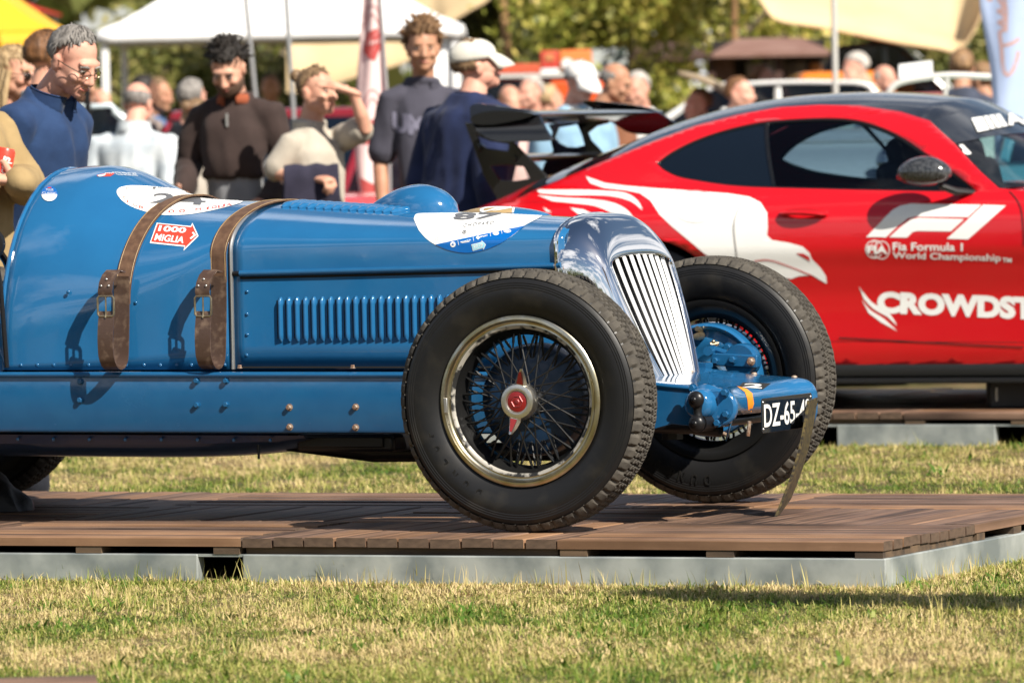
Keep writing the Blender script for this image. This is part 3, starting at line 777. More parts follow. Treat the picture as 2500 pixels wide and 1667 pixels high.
for rh, yh, ro, yo, da in ((.050, -.050, RR - .046, -.020, .62), (.050, -.050, RR - .046, -.020, -.62), (.058, .045, RR - .053, .005, .42), (.058, .045, RR - .053, .005, -.42)):
    SPK.append(spoke(pol(rh, da, yh), pol(ro, 0, yo)).mesh('spoke', m_spoke, 30))
HUB = MB().lathe([(.058, .09), (.058, .03), (.045, .02), (.042, -.05), (.052, -.055), (.056, -.062), (.0555, -.082), (.050, -.092), (.040, -.095), (.034, -.094), (.032, -.090), (.0, -.090)], 48).mesh('hub', m_hub, 35)
HUBC = MB().lathe([(.0, -.0925), (.026, -.0925), (.031, -.0905)], 32).mesh('hub_badge', m_redc, 35)
m_badge = mat('badge_relief', (0.22, 0.03, 0.03), 0.4, .3)
mb = MB(); mb.lathe([(.0155, -.0925), (.0175, -.0942), (.0195, -.0925)], 6); mb.lathe([(.0, -.0945), (.006, -.094), (.008, -.0925)], 6); HUBH = mb.mesh('hub_emblem', m_badge, 10)
def ear_mesh():
    mb = MB()
    P = [(.044, -.020, -.083), (.060, -.018, -.084), (.080, -.012, -.090), (.098, -.003, -.098)]
    rr = []
    for r, w, y in P: rr.append([Vector((w, y, r)), Vector((w * .5, y - .008, r)), Vector((-w * .5 + .002, y - .008, r)), Vector((-w, y, r)), Vector((-w * .4, y + .007, r)), Vector((w * .4, y + .007, r))])
    mb.loft(rr, True, (True, True)); return mb.mesh('knock_off_ear', m_hub, 30)
EAR = ear_mesh()
mb = MB(); mb.add([(.011, -.0945, .052), (-.010, -.0945, .052), (-.0035, -.1065, .089), (.003, -.1065, .089)], [(0, 1, 2, 3)]); mb.prism([(0, 0)] * 3, Matrix(), 0) if False else None
EARC = mb.mesh('ear_enamel', m_redc, 0)
DRUM = MB().lathe([(0, .020), (.10, .018), (.14, .026), (.160, .034), (.168, .05), (.168, .10), (.155, .11), (0, .11)], 64).mesh('brake_drum', mat('drum_blue', (0.003, 0.022, 0.06), .45, coat=.2), 35)
def emboss(parent, body, a0, da, r, y, size, flip=1):
    for i, ch in enumerate(body):
        if ch == ' ': continue
        vs, fs = text2d(ch, 1, .02); a = a0 + da * i
        P = []
        for z_ in (0, 1):
            for x, q in vs:
                P.append((flip * (x - .5) * size * .62, (y - .0014 * z_ * flip), (q - .5) * size + r))
        n = len(vs); F = [tuple(k + n for k in f) for f in fs]
        # skirts
        ed = {}
        for f in fs:
            for k in range(3): e = (f[k], f[(k + 1) % 3]); ed[e] = 1
        F += [(a_, b_, b_ + n, a_ + n) for a_, b_ in ed if (b_, a_) not in ed]
        mb = MB().add(P, F); o = mb.build('moulded_letter', m_rubber, parent, smooth=0); o.matrix_basis = Matrix.Rotation(a, 4, 'Y')
def wheel(name, M, ears=True, drum=True, lab=None):
    w = empty(name, M, racer)
    for me, nm in ((TYRE, 'tyre'), (TREAD, 'tread'), (RIM, 'rim'), (RIM2, 'rim_well'), (RIML, 'rim_lip'), (HUB, 'hub'), (HUBC, 'hub_badge'), (HUBH, 'hub_emblem')): inst(me, nm, w, Matrix())
    for k in range(4):
        for i in range(18 if k < 2 else 20):
            n = 18 if k < 2 else 20; inst(SPK[k], 'spoke', w, Matrix.Rotation(2 * math.pi * (i + .25 * k) / n, 4, 'Y'))
    if ears:
        for q in (0, math.pi):
            R = Matrix.Rotation(RAD(11) + q, 4, 'Y'); inst(EAR, 'knock_off_ear', w, R); inst(EARC, 'ear_enamel', w, R)
    if drum: inst(DRUM, 'brake_drum', w, Matrix())
    return w
T2 = 1.5107 / 2
STEER = RAD(1.2)
wn = wheel('front_wheel', Matrix.Translation((0, -T2, RT)) @ Matrix.Rotation(STEER, 4, 'Z'))
wf = wheel('front_wheel', Matrix.Translation((0, T2, RT)) @ Matrix.Rotation(math.pi + STEER, 4, 'Z') , drum=False)
emboss(wn, 'DUNLOP', RAD(206), RAD(9), .300, -.0845, .026)
emboss(wf, 'DUNLOP', RAD(180), RAD(-8), .315, .0880, .032, -1)
mb = MB(); mb.box((-RR + .012, -.0745, -.012), (.011, .006, .045)); mb.build('balance_weight', m_steel, wn, bevel=.002)
mb = MB(); mb.lathe([(0.0, -.052), (.011, -.052), (.012, -.049), (0.003, -.0485)], 12); 
for sx in (-1, 1):
    w = wheel('rear_wheel', Matrix.Translation((-2.63, sx * T2, RT)) @ Matrix.Rotation(math.pi * (sx > 0), 4, 'Z'))
MB().tube([(-2.63, -T2 + .05, RT), (-2.63, T2 - .05, RT)], .045, 12).build('rear_axle', m_black, racer)
# front axle beam, steering links and leaf springs
MB().tube([(0, -T2 + .09, RT - .02), (0, -T2 + .2, RT - .05), (0, -.42, .285), (0, .42, .285), (0, T2 - .2, RT - .05), (0, T2 - .09, RT - .02)], .030, 10).build('front_axle', m_black, racer)
MB().tube([(-.15, -T2 + .12, .31), (-.15, T2 - .12, .31)], .014, 8).build('track_rod', m_black, racer)
for sy in (-1, 1):
    for k in range(4):
        Ls = (.50, .42, .33, .24)[k]; mb = MB()
        mb.ribbon([Vector((.0 + Ls * t, sy * .335, .300 + .035 * t * t - .009 * k)) for t in [i / 8 - 1 if i < 8 else (i - 8) / 8 for i in range(17)]], Vector((0, 1, 0)), Vector((0, 0, 1)), .05, .008); mb.build('spring_leaf', m_black, racer, bevel=.001)
    MB().tube([(.02, sy * .335, .22), (.02, sy * .335, .33)], .035, 8).build('spring_clamp', m_black, racer)
# far brake backplate
BP = Matrix.Translation((0, T2, RT)) @ Matrix.Rotation(STEER, 4, 'Z')
bp = MB().lathe([(0, -.060), (.09, -.060), (.10, -.066), (.137, -.066), (.146, -.060), (.156, -.060), (.162, -.078), (.170, -.084), (.178, -.078), (.181, -.060), (.181, .0), (.16, .01)], 64, BP).build('brake_backplate', m_blue, racer)
def bpl(x, y, z): return BP @ Vector((x, y, z))
def bppx(px, py, off):
    u_, w_ = uw(px, py, T2 - .07 - off); return Vector((u_, T2 - .07 - off, w_))
for px, py in ((1779, 848),): inst(BOLT, 'bolt', bp, Matrix.Translation(bppx(px, py, 0)) @ Matrix.Scale(1.5, 4))
MB().tube([bppx(1690, 823, .09), bppx(1700, 822, .05), bppx(1712, 819, 0)], [.006, .011, .014], 10).build('brake_cable_end', m_brass, racer)
MB().tube([bppx(1640, 829, .2), bppx(1690, 823, .09)], .005, 8).build('brake_cable', m_steel, racer)
MB().tube([bppx(1702, 802, .03), bppx(1712, 806, 0)], .009, 8).build('grease_nipple', m_brass, racer)
MB().tube([bppx(1735, 842, .02), bppx(1755, 838, .01)], [.010, .006], 8).build('grease_nipple', m_brass, racer)
MB().sphere(bppx(1742, 834, .02), .007, 8, 6).build('grease_nipple', m_brass, racer)
# far damper bracket seen past the radiator
q0, q1 = bppx(1738, 866, .18), bppx(1852, 893, .18)
MB().box(((q0.x + q1.x) / 2, q0.y, (q0.z + q1.z) / 2), (q1.x - q0.x, .03, .040), Matrix.Rotation(RAD(3), 3, 'Y')).build('damper_bracket', m_blue2, racer, bevel=.004)
MB().lathe([(0, -.03), (.055, -.03), (.06, -.02), (.06, .03), (0, .03)], 32, Matrix.Translation(bppx(1812, 880, .16)) @ Matrix.Scale(.9, 4)).build('damper_drum', m_blue2, racer)
MB().tube([bppx(1728, 857, .21), bppx(1738, 855, .16), bppx(1745, 858, .12)], [.015, .019, .014], 10).build('damper_pivot', m_blue2, racer)
MB().tube([bppx(1742, 852, .17), bppx(1785, 866, .17)], .010, 8).build('damper_arm', m_blue2, racer)
for px, py, me in ((1748, 880, BOLT), (1790, 877, BOLT), (1834, 882, BOLT_R)): inst(me, 'bolt', racer, Matrix.Translation(bppx(px, py, .197)) @ Matrix.Scale(1.25, 4))

# ---------------------------------------------------------------- radiator shell and grille
NZ = (7, 16)
def ringp(ut, rake, a_s, a_b, zb, zs, zt, n=2.0):
    h = half(a_s, a_b, zb, zs, zt, n, *NZ); h = h + [(-v, z) for v, z in h[-2::-1]]
    return [Vector((ut + (zt - z) * rake, v, z)) for v, z in h]
g_t = uw(1555, 621, 0); g_b = uw(1662, 922, 0)
rake = (g_b[0] - g_t[0]) / (g_t[1] - g_b[1])
ZTT = sec(U_SH)[3]
zbs = lin(Z_RAIL, 0) - .038
R = [ringp(U_SH - .004, .0, .307, .310, zbs, .70, ZTT + .005, 3.4), ringp(U_SH + .004, .0, .314, .318, zbs, .70, ZTT + .012, 3.4)]
qm = RAD(69)
for k in range(11):
    q = qm * k / 10; sq_ = math.sin(q) / math.sin(qm); cq = (math.cos(q) - math.cos(qm)) / (1 - math.cos(qm)); u_ = U_SH + .028 + (g_t[0] + .003 - U_SH - .028) * sq_
    R.append(ringp(u_, rake * sq_**1.5, .253 + .060 * cq, .150 + .166 * cq, zbs, .765 - .065 * cq, g_t[1] + .006 + (ZTT + .006 - g_t[1]) * cq, 2.7 + .7 * cq))
R += [ringp(g_t[0] + .003, rake, .248, .145, zbs, .762, g_t[1] + .002, 2.7), ringp(g_t[0] - .016, rake, .246, .143, zbs, .760, g_t[1], 2.7)]
shell = MB().loft(R, False).build('radiator_shell', m_chrome, racer, smooth=75)
ss = shell.modifiers.new('round', 'SUBSURF'); ss.levels = 1; ss.render_levels = 2
MB().tube(ringp(U_SH - .006, .03, .308, .303, zbs, .851, ZTT + .008), .007, 8).build('shell_bead', m_chrome, racer)
MB().tube(R[-2], .0032, 8).build('grille_surround', m_chrome, racer)
core = [p + Vector((-.055, 0, 0)) for p in R[-1]]
MB().add(core, [tuple(range(len(core)))]).build('radiator_core', m_mesh, racer, 0)
MB().loft([R[-1], core], False).build('grille_recess', m_mesh, racer, 0)
m_bar = mat('grille_nickel', (.86, .86, .85), .26, .45, spec=.7)
hw = lambda z: .243 - .100 * (1 - min(1, max(0, (z - zbs) / (.788 - zbs))))**1.7
nb = 9
for i in range(nb):
    s_ = -1 + 2 * (i + .5) / nb; zt_ = .760 + (g_t[1] - .760) * max(0, 1 - abs(s_)**2.7)**(1 / 2.7); P, Sd, Nn = [], [], []
    for k in range(15):
        z = zbs + (zt_ + .002 - zbs) * k / 14; v = s_ * hw(z); P.append(Vector((g_t[0] + (g_t[1] - z) * rake - .014 + .016 * (1 - s_**2), v, z)))
    mb = MB(); rings = []
    for p in P:
        wv = .0125 * hw(p.z) / .245 + .0010
        rings.append([p + Vector((.0050 * math.sin(q), wv * math.cos(q), 0)) for q in [math.pi * j / 8 for j in range(9)]] + [p + Vector((-.001, -wv, 0)), p + Vector((-.001, wv, 0))])
    mb.loft(rings, True, (True, True)); mb.build('grille_bar', m_bar, racer, smooth=50)

# ---------------------------------------------------------------- front apron, dumb irons and number plate
ZA = lambda u: hermite([(.02, .455), (.14, .437), (.30, .418), (.50, .402)], u)[0]
UE = uw(1792, 1000, -.36)[0]
prof = []
def apron_ring(v):
    t = abs(v) / .36; e = UE - .055 * (1 - t**4) ; P = []; hh = .045 + .062 * min(1, max(0, (t - .55) / .3))
    e += .02 * max(0, t - .8)
    for k in range(10): u = .10 + (e - .05 - .10) * k / 9; P.append(Vector((u, v, ZA(u) + .004 - .010 * (1 - t**2) * (k / 9)**2)))
    zc = P[-1].z
    for k in range(1, 8): q = math.pi / 2 * k / 7; P.append(Vector((e - .05 + .05 * math.sin(q), v, zc - .042 + .042 * math.cos(q))))
    P.append(Vector((e - .001, v, zc - .042 - hh * .5))); P.append(Vector((e - .006 - .012 * t, v, zc - .042 - hh)))
    return P
vs_ = [-.366, -.360, -.35, -.33, -.30, -.26, -.2, -.12, 0, .12, .2, .26, .30, .33, .35, .360, .366]
ap = []
for v in vs_:
    r = apron_ring(max(-.36, min(.36, v)))
    if abs(v) > .361: r = [Vector((p.x - .01, v, p.z - .012)) for p in r]
    else: r = [Vector((p.x - .012 * max(0, (abs(v) - .33) / .03)**2, v, p.z - .004 * max(0, (abs(v) - .33) / .03)**2)) for p in r]
    ap.append(r)
apron = MB().loft(ap, False).build('front_apron', m_blue, racer, smooth=60)
sd_ = apron.modifiers.new('sheet', 'SOLIDIFY'); sd_.thickness = .003; sd_.offset = -1
for sy in (-1, 1):      # dumb irons: side plates that close the apron
    mb = MB(); P = [(.06, .268), (.06, .444)] + [(u, ZA(u) - .008) for u in (.14, .2, .28, .36, UE - .075)] + [(UE - .04, ZA(.4) - .022), (UE - .026, .355), (UE - .03, .30), (UE - .06, .286), (.30, .300), (.2, .275)]
    M_ = Matrix.Translation((0, sy * .352, 0)) @ Matrix.Rotation(math.pi / 2, 4, 'X')
    mb.prism(P, M_, .01 * -sy); mb.build('dumb_iron', m_blue2, racer, bevel=.002)
    MB().tube([(u, sy * .362, ZA(u) - .006) for u in (.10, .2, .3, .36, UE - .06)] + [(UE - .022, sy * .362, .36), (UE - .024, sy * .362, .30)], .007, 8).build('apron_edge', m_blue2, racer)
SK2 = Skin(M_CAR, [apron])
for px, py in ((1776, 944), (1647, 926), (1710, 888), (1868, 902), (1987, 918)):
    h_ = SK2.hit(px, py, .001)
    if h_ is not None: inst(RIVR, 'screw', racer, Matrix.Translation(h_)) if 'RIVR' in globals() else None
SCREW = MB().sphere((0, 0, 0), (.010, .010, .006), 12, 6).mesh('screw', m_rust)
for u, v in ((UE - .10, -.335), (.13, -.30), (.17, .12), (.30, .325), (UE - .07, .335)): inst(SCREW, 'screw', racer, Matrix.Translation((u, v, ZA(u) + .004)))
# bracket at the foot of the shell
MB().box((.135, -.372, .42), (.022, .014, .12), Matrix.Rotation(RAD(10), 3, 'Y')).build('shell_bracket', m_blue2, racer, bevel=.004)
inst(BOLT_R, 'bolt', racer, Matrix.Translation((.125, -.379, .465)))
# near friction damper on the outside of the dumb iron
dc = L(1722, 985, -.37)
MB().lathe([(0, -.075), (.030, -.075), (.040, -.068), (.046, -.05), (.048, 0), (.058, .006), (.058, .02)], 32, Matrix.Translation(dc)).build('damper_body', m_blue, racer)
mb = MB(); mb.prism(ellipse(0, 0, .062, .058, 24), Matrix.Translation(dc + Vector((.045, .004, -.012))) @ Matrix.Rotation(math.pi / 2, 4, 'X'), .028); mb.build('damper_flange', m_blue, racer, bevel=.008)
for dx, dz in ((.075, .035), (.078, -.03), (-.028, .048), (.05, -.056)): inst(BOLT, 'bolt', racer, Matrix.Translation(dc + Vector((dx, -.026, dz))) @ Matrix.Scale(1.25, 4))
l0, l1 = L(1702, 975, -.45), L(1704, 1033, -.45)
mb = MB(); mb.tube([l0 + (l1 - l0) * t for t in (0, .25, .5, .75, 1)], [.022, .016, .0125, .016, .022], 14); arm = mb.build('damper_arm', m_black, racer)
for p in (l0, l1): MB().sphere(p + Vector((0, -.010, 0)), (.026, .018, .026), 16, 10).build('arm_eye', m_black, racer); MB().sphere(p + Vector((0, -.028, 0)), (.009, .006, .009), 10, 6).build('arm_bolt', m_black, racer)
MB().tube([l1 + Vector((0, .01, 0)), l1 + Vector((.01, .10, 0))], .026, 16).build('damper_link', m_black, racer)
MB().tube([L(1600, 1040, -.34), L(1690, 1042, -.34), L(1760, 1050, -.34)], .022, 10).build('spring_front_tube', m_black, racer)
for a, b in (((1735, 1046), (1712, 1052)), ((1830, 1028), (1826, 1064)), ((1758, 1055), (1776, 1062))): MB().tube([L(*a, -.2), L(*b, -.2)], .006, 8).build('split_pin', m_rust, racer)
MB().tube([(UE - .09, -.33, .300), (UE - .09, .33, .300)], .016, 10).build('cross_tube', m_black, racer)
# number plate, bolted ahead of the apron
PU = UE + .015
pc = [L(0, 0, 0)] * 0
def up(px, py):      # on the plane u = PU
    Mi = M_CAR.inverted(); o = Mi @ EYE; d = Mi.to_3x3() @ ray(px, py); return o + d * ((PU - o.x) / d.x)
c1_, c2_, c3_ = up(1857, 976), up(1982, 966), up(1850, 1056)
Wp, Hp = .43, .105
zc_ = (c1_.z + c3_.z) / 2; pv0 = c1_.y
MP = Matrix.Translation((PU, pv0, zc_ - Hp / 2)) @ Matrix(((0, 0, 1, 0), (1, 0, 0, 0), (0, 1, 0, 0), (0, 0, 0, 1)))
plate = MB().prism([(.008, 0), (Wp - .008, 0), (Wp, .008), (Wp, Hp - .008), (Wp - .008, Hp), (.008, Hp), (0, Hp - .008), (0, .008)], MP, .003).build('number_plate', mat('plate_blue_black', (0.006, 0.012, 0.022), .12, coat=.6), racer, bevel=.001)
vs, fs = text2d('DZ-65-42', 1, .018)
mb = MB(); mb.add([MP @ Vector((.016 + x * (Wp - .032), .017 + y * (Hp - .034), .0042)) for x, y in vs], fs); mb.build('plate_lettering', m_white, plate, 0)
for x, y in ((.012, .012), (.012, Hp - .012), (Wp - .012, Hp - .012), (Wp - .012, .012)): MB().sphere(MP @ Vector((x, y, .003)), (.003, .004, .004), 8, 6).build('plate_screw', m_steel, plate)

# ---------------------------------------------------------------- print on the bodywork
def txt(body, tl, tr, bl, br=None, bold=0, shear=0, space=1):
    vs, fs = text2d(body, 1, bold, shear, space); return quad_map(vs, tl, tr, bl, br), fs
rd = [tuple(p) for p in curve2([(285, 470), (292, 459), (315, 454), (345, 454), (385, 457), (430, 462), (470, 473), (520, 480), (560, 486), (588, 489), (590, 495), (560, 504), (520, 514), (470, 523), (425, 526), (385, 524), (345, 514), (315, 502), (295, 487)], 5, True)]
SKIN.decal('race_roundel', [poly2d(rd)], m_white, racer, .0012)
SKIN.decal('race_number', [txt('2', (376, 473), (428, 474), (366, 497), (428, 499), .02), txt('4', (440, 480), (506, 482), (432, 500), (500, 502), .02)], m_ink, racer, .0026)
lt = []
for ch, x, y, r in (('C', 303, 484, .5), ('L', 314, 493, .55), ('U', 328, 501, .5), ('B', 343, 507, .45)): lt.append(txt(ch, (x - 3, y - 4), (x + 8, y - 1), (x - 5, y + 2), (x + 6, y + 5), .0))
for ch, x, y in (('0', 392, 516), ('0', 417, 517), ('0', 443, 516)): lt.append(txt(ch, (x - 5, y - 3), (x + 10, y - 3), (x - 6, y + 4), (x + 9, y + 4)))
for ch, x, y in (('M', 481, 513), ('I', 508, 510), ('G', 520, 507), ('L', 536, 505), ('I', 548, 503), ('A', 556, 501)): lt.append(txt(ch, (x - 3, y - 2), (x + (10 if ch != 'I' else 2), y - 4), (x - 3, y + 4), (x + (10 if ch != 'I' else 2), y + 2)))
SKIN.decal('roundel_red_lettering', lt, m_redp, racer, .0026)
lt = []
for i, ch in enumerate('SCUDERIA'): lt.append(txt(ch, (305 + i * 14, 461 - 2 + i * .3 if i else 463), (315 + i * 14, 459 + i * .3), (303 + i * 14, 464 + i * .3), (313 + i * 14, 464 + i * .3)))
lt = [txt(ch, (308 + i * 13, 458 + (1.2 if i == 0 else 0)), (316 + i * 13, 458), (306 + i * 13, 463), (314 + i * 13, 463)) for i, ch in enumerate('ECOTTIMOTORS') if i < 9]
SKIN.decal('roundel_black_lettering', lt, m_ink, racer, .0026)
SKIN.decal('roundel_small_print', [txt('CLASSICHE  1000', (410, 507), (480, 508), (410, 510), (480, 511)), poly2d(ellipse(441, 505, 7, 2, 20), [ellipse(441, 505, 5.5, 1.4, 16)])], m_faint, racer, .0026)
ar = [(383, 545), (466, 553), (470, 545), (485, 577), (448, 613), (451, 603), (366, 594)]
SKIN.decal('arrow_sticker', [poly2d(ar)], m_white, racer, .0012)
ai = [(385.5, 547.5), (467, 556), (470, 550), (481.5, 577), (451, 607), (453.5, 600), (369.5, 591)]
SKIN.decal('arrow_field', [poly2d(ai)], m_redp, racer, .0022)
SKIN.decal('arrow_lettering', [txt('1000', (390, 552), (457, 558), (386, 566), (453, 571), .035), txt('MIGLIA', (382, 572), (453, 580), (377, 588.5), (448, 596), .025), ([(469, 570), (473, 568), (480, 576), (467, 586), (464, 583), (474, 576)], [(0, 1, 5), (1, 2, 5), (2, 3, 5), (3, 4, 5)])], m_white, racer, .0032)
SKIN.decal('crest_sticker', [poly2d(ellipse(121, 474, 20, 19))], m_bluep, racer, .0012)
SKIN.decal('crest_lower_half', [poly2d([(101.5, 477)] + [(121 + 19 * math.cos(q), 475.5 + 17 * math.sin(q)) for q in [math.pi - math.pi * k / 14 for k in range(15)]])], m_white, racer, .0022)
SKIN.decal('crest_lettering', [txt('TOUR', (112, 462), (131, 463), (112, 467), (131, 468)), txt('CLASSIC', (104, 470), (138, 471), (104, 475), (138, 476))], m_white, racer, .0024)
SKIN.decal('crest_red_bar', [poly2d([(117, 459), (126, 459), (126, 461), (117, 461)])], m_redp, racer, .0026)
SKIN.decal('flag_sticker', [poly2d([(236, 429), (262, 423), (280, 424), (270, 431), (240, 432)])], m_redp, racer, .0012)
SKIN.decal('flag_sticker_band', [poly2d([(238, 430), (258, 426), (256, 430), (243, 433)])], m_white, racer, .0022)
SKIN.decal('flag_lettering', [txt('AUTOMOBIELHISTORIE', (272, 421), (330, 424), (276, 424.5), (334, 427.5)), txt('HAV', (258, 423), (276, 423), (256, 426), (274, 426)), txt('CLUB NEDERLAND', (282, 426), (334, 428.5), (286, 429), (338, 431.5))], m_white, racer, .0024)
# the big race number ahead of the louvres
d87 = [tuple(p) for p in curve2([(1010, 535), (1015, 524), (1030, 521)], 5)] + [tuple(p) for p in curve2([(1100, 520), (1180, 520), (1260, 520.5), (1312, 521), (1324, 524), (1319, 531), (1300, 541), (1280, 552), (1262, 568), (1240, 584), (1215, 598), (1185, 610), (1150, 617), (1120, 616), (1090, 609), (1062, 597), (1040, 582), (1022, 562)], 5)]
SKIN.decal('race_number_panel', [poly2d(d87)], m_white, racer, .0012)
d87b = [(1063, 597), (1282, 552)] + [tuple(p) for p in curve2([(1262, 568), (1240, 584), (1215, 598), (1185, 610), (1150, 617), (1120, 616), (1090, 609), (1063, 597)], 5)]
SKIN.decal('panel_blue_field', [poly2d(d87b)], m_bluep, racer, .0020)
SKIN.decal('panel_number', [txt('87', (1110, 521), (1232, 521), (1106, 539), (1206, 535), .03)], m_ink, racer, .0028)
SKIN.decal('panel_lettering', [txt('CHOPARD', (1133, 548), (1207, 541), (1131, 556), (1204, 548), 0, 0, 1.3)], m_ink, racer, .0026)
SKIN.decal('panel_small_print', [txt('Alfa Romeo', (1143, 564), (1181, 559), (1142, 569), (1180, 563), 0, .3), txt('AMSC', (1191, 556), (1206, 553), (1190, 560), (1205, 557)), txt('MERCURY', (1075, 578), (1110, 574), (1074, 582), (1109, 577)), poly2d([(1063, 582), (1071, 580), (1070, 587), (1063, 588)], [[(1064, 583), (1070, 581.5), (1069, 586), (1064, 587)]])], m_faint, racer, .0026)
SKIN.decal('panel_badge', [poly2d(ellipse(1134, 568, 5.5, 4.4), [ellipse(1134, 568, 4.2, 3.2)]), txt('AR', (1131, 566), (1137, 565), (1131, 570), (1137, 570), .03)], m_ink, racer, .0026)
SKIN.decal('panel_sponsors', [poly2d(ellipse(1106.5, 597, 6.5, 6.5)), poly2d([(1118, 588), (1119, 588), (1121, 598.5), (1120, 598.5)]), txt('BRIMOLD', (1125, 590), (1150, 585), (1125.5, 593), (1150.5, 587.5), .04), poly2d([(1126, 593.5), (1148, 589), (1146, 591), (1130, 593.8)]), poly2d([(1155, 579), (1156, 579), (1157.5, 588.5), (1156.5, 588.5)]), poly2d([(1162, 582), (1167, 577), (1174, 580), (1168, 586)]), txt('SPORT', (1173, 578), (1191, 575), (1173.5, 581), (1191.5, 578), .03), poly2d([(1196.5, 569), (1197.5, 569), (1199, 578.5), (1198, 578.5)]), poly2d(ellipse(1211, 571, 7.5, 4.8)), poly2d([(1224, 564), (1225, 564), (1226.5, 572), (1225.5, 572)]), poly2d(ellipse(1239, 566, 9, 4.2), [ellipse(1239, 566, 7.4, 3)]), poly2d(ellipse(1239, 566, 5.5, 1.8))], m_white, racer, .0028)
SKIN.decal('sponsor_detail', [txt('F1A', (1206, 568.5), (1216, 567.8), (1206, 573.5), (1216, 573)), txt('AC', (1103, 594), (1110, 593), (1103, 600), (1110, 599), .04)], m_bluep, racer, .0034)
SKIN.decal('year_arrow', [poly2d([(1151, 597), (1177, 591), (1176, 587), (1187, 597), (1181, 610), (1180, 606), (1155, 613)])], m_white, racer, .0028)
SKIN.decal('year_arrow_field', [poly2d([(1152.5, 598), (1178, 592.3), (1177.5, 589.5), (1185.5, 597), (1181.3, 607), (1180.8, 604.7), (1156, 611.6)])], m_cyanp, racer, .0034)
SKIN.decal('year_arrow_lettering', [txt('2018', (1156, 599), (1179, 594), (1157, 605), (1180, 600), .02), txt('MIGLIA', (1157, 606.5), (1178, 601.5), (1157.5, 609), (1178.5, 604))], m_white, racer, .004)
SK3 = Skin(M_CAR, [bump2])
SK3.decal('roundel_disc', [poly2d([(1115, 518), (1150, 511), (1190, 506), (1235, 505), (1257, 508), (1252, 520), (1170, 522), (1115, 522)])], m_tan, racer, .0012, 8)
SK3.decal('roundel_figure', [poly2d([(1172, 512), (1185, 507), (1200, 506), (1240, 506), (1180, 519), (1173, 517)], [[(1180, 512), (1190, 509), (1215, 508), (1190, 515), (1182, 516)]]), poly2d([(1200, 517), (1246, 505), (1258, 505), (1254, 520), (1250, 520), (1251, 509)])], m_white, racer, .0022, 8)
SK2.decal('apron_number_field', [poly2d([(1814, 934), (1882, 936), (1862, 951), (1802, 944)])], m_dark, racer, .0010, 8)
SK2.decal('apron_number', [txt('2', (1818, 937), (1866, 938), (1812, 946), (1858, 949), .03)], m_white, racer, .0018, 8)
SK2.decal('apron_stripe', [poly2d([(1799, 943), (1822, 949), (1836, 960), (1840, 985), (1834, 1005), (1826, 1000), (1824, 975), (1818, 957)])], m_orange, racer, .0012, 8)

# ---------------------------------------------------------------- things standing on the deck by the car
f0 = at_z(1893, 1262, DZ)
Dd = Vector((.035, .22, 0)); Uu = Vector((.106, -.01, .352))
sb = thing('sign_board', Matrix.Translation(f0), 'thin dark information board leaning edge on by the number plate', 'sign')
mb = MB(); rings = []
for k in range(9):
    t = k / 8; b = Vector((.016 * math.sin(t * math.pi), 0, 0)); p = Uu * t + b; q = Uu * t + b + Dd * (1 if t > .12 else .25 + 6.2 * t)
    n = Vector((1, -.16, 0)) * .004
    rings.append([p - n, q - n, q + n, p + n])
mb.loft(rings, True, (True, True)); mb.build('panel', mat('board_grey', (.03, .026, .02), .5, .1, var=(70, (.13, .10, .04), .45, .62)), sb, 30)
rag = thing('cloth_bundle', Matrix.Translation(M_CAR @ Vector((-2.2, .28, 0))), 'crumpled black cloth on the deck in front of the rear tyre', 'cloth')
mb = MB(); rings = []
c_ = at_z(30, 1252, DZ) - rag.location
for k in range(13):
    t = k / 12; rr = []
    for j in range(28):
        q = 6.283 * j / 28; wob = 1 + .22 * noise.noise(Vector((math.cos(q) * 2, math.sin(q) * 2, t * 3)))
        rx = .135 * (1 - t**1.5 * .75) * wob; rr.append(Vector((c_.x - .075 - .06 * t + rx * math.cos(q), c_.y + .12 + rx * .7 * math.sin(q), .002 + .165 * t**.9 + .012 * noise.noise(Vector((q * 2, t * 5, 1))) * (t > 0))))
    rings.append(rr)
mb.loft(rings, True, (True, True)); mb.build('cloth', mat('black_cloth', (.026, .026, .029), .55, bump=(22, .6, .01)), rag, 60)
# ------------------------------------------------------------------ the red coupe on the second deck
m_red = mat('red_paint', (0.54, 0.006, 0.012), 0.22, spec=.5, coat=.6)
m_carbon = mat('carbon_black', (0.012, 0.0125, 0.014), 0.14, spec=.6, coat=.5)
m_satin = mat('satin_black', (0.012, 0.012, 0.012), 0.45)
m_trim = mat('window_trim', (0.006, 0.006, 0.007), 0.3)
m_tint = mat('tinted_glass', (0.004, 0.007, 0.012), 0.04, spec=.6, coat=.5)
m_seat = mat('seat_black', (0.014, 0.015, 0.017), 0.6)
def glass_mat(name, tint, refl=1.0):
    m = bpy.data.materials.new(name); m.use_nodes = True; n, l = m.node_tree.nodes, m.node_tree.links; n.remove(n['Principled BSDF'])
    t, g, f, x = n.new('ShaderNodeBsdfTransparent'), n.new('ShaderNodeBsdfGlossy'), n.new('ShaderNodeLayerWeight'), n.new('ShaderNodeMixShader')
    p, q = n.new('ShaderNodeMath'), n.new('ShaderNodeMath'); p.operation, q.operation = 'POWER', 'MULTIPLY_ADD'; p.inputs[1].default_value = 5; q.inputs[1].default_value = .94; q.inputs[2].default_value = .05
    t.inputs[0].default_value = (*tint, 1); g.inputs['Roughness'].default_value = 0.02; f.inputs['Blend'].default_value = .5
    l.new(f.outputs['Facing'], p.inputs[0]); l.new(p.outputs[0], q.inputs[0]); l.new(q.outputs[0], x.inputs[0])
    l.new(t.outputs[0], x.inputs[1]); l.new(g.outputs[0], x.inputs[2]); l.new(x.outputs[0], n['Material Output'].inputs[0]); return m
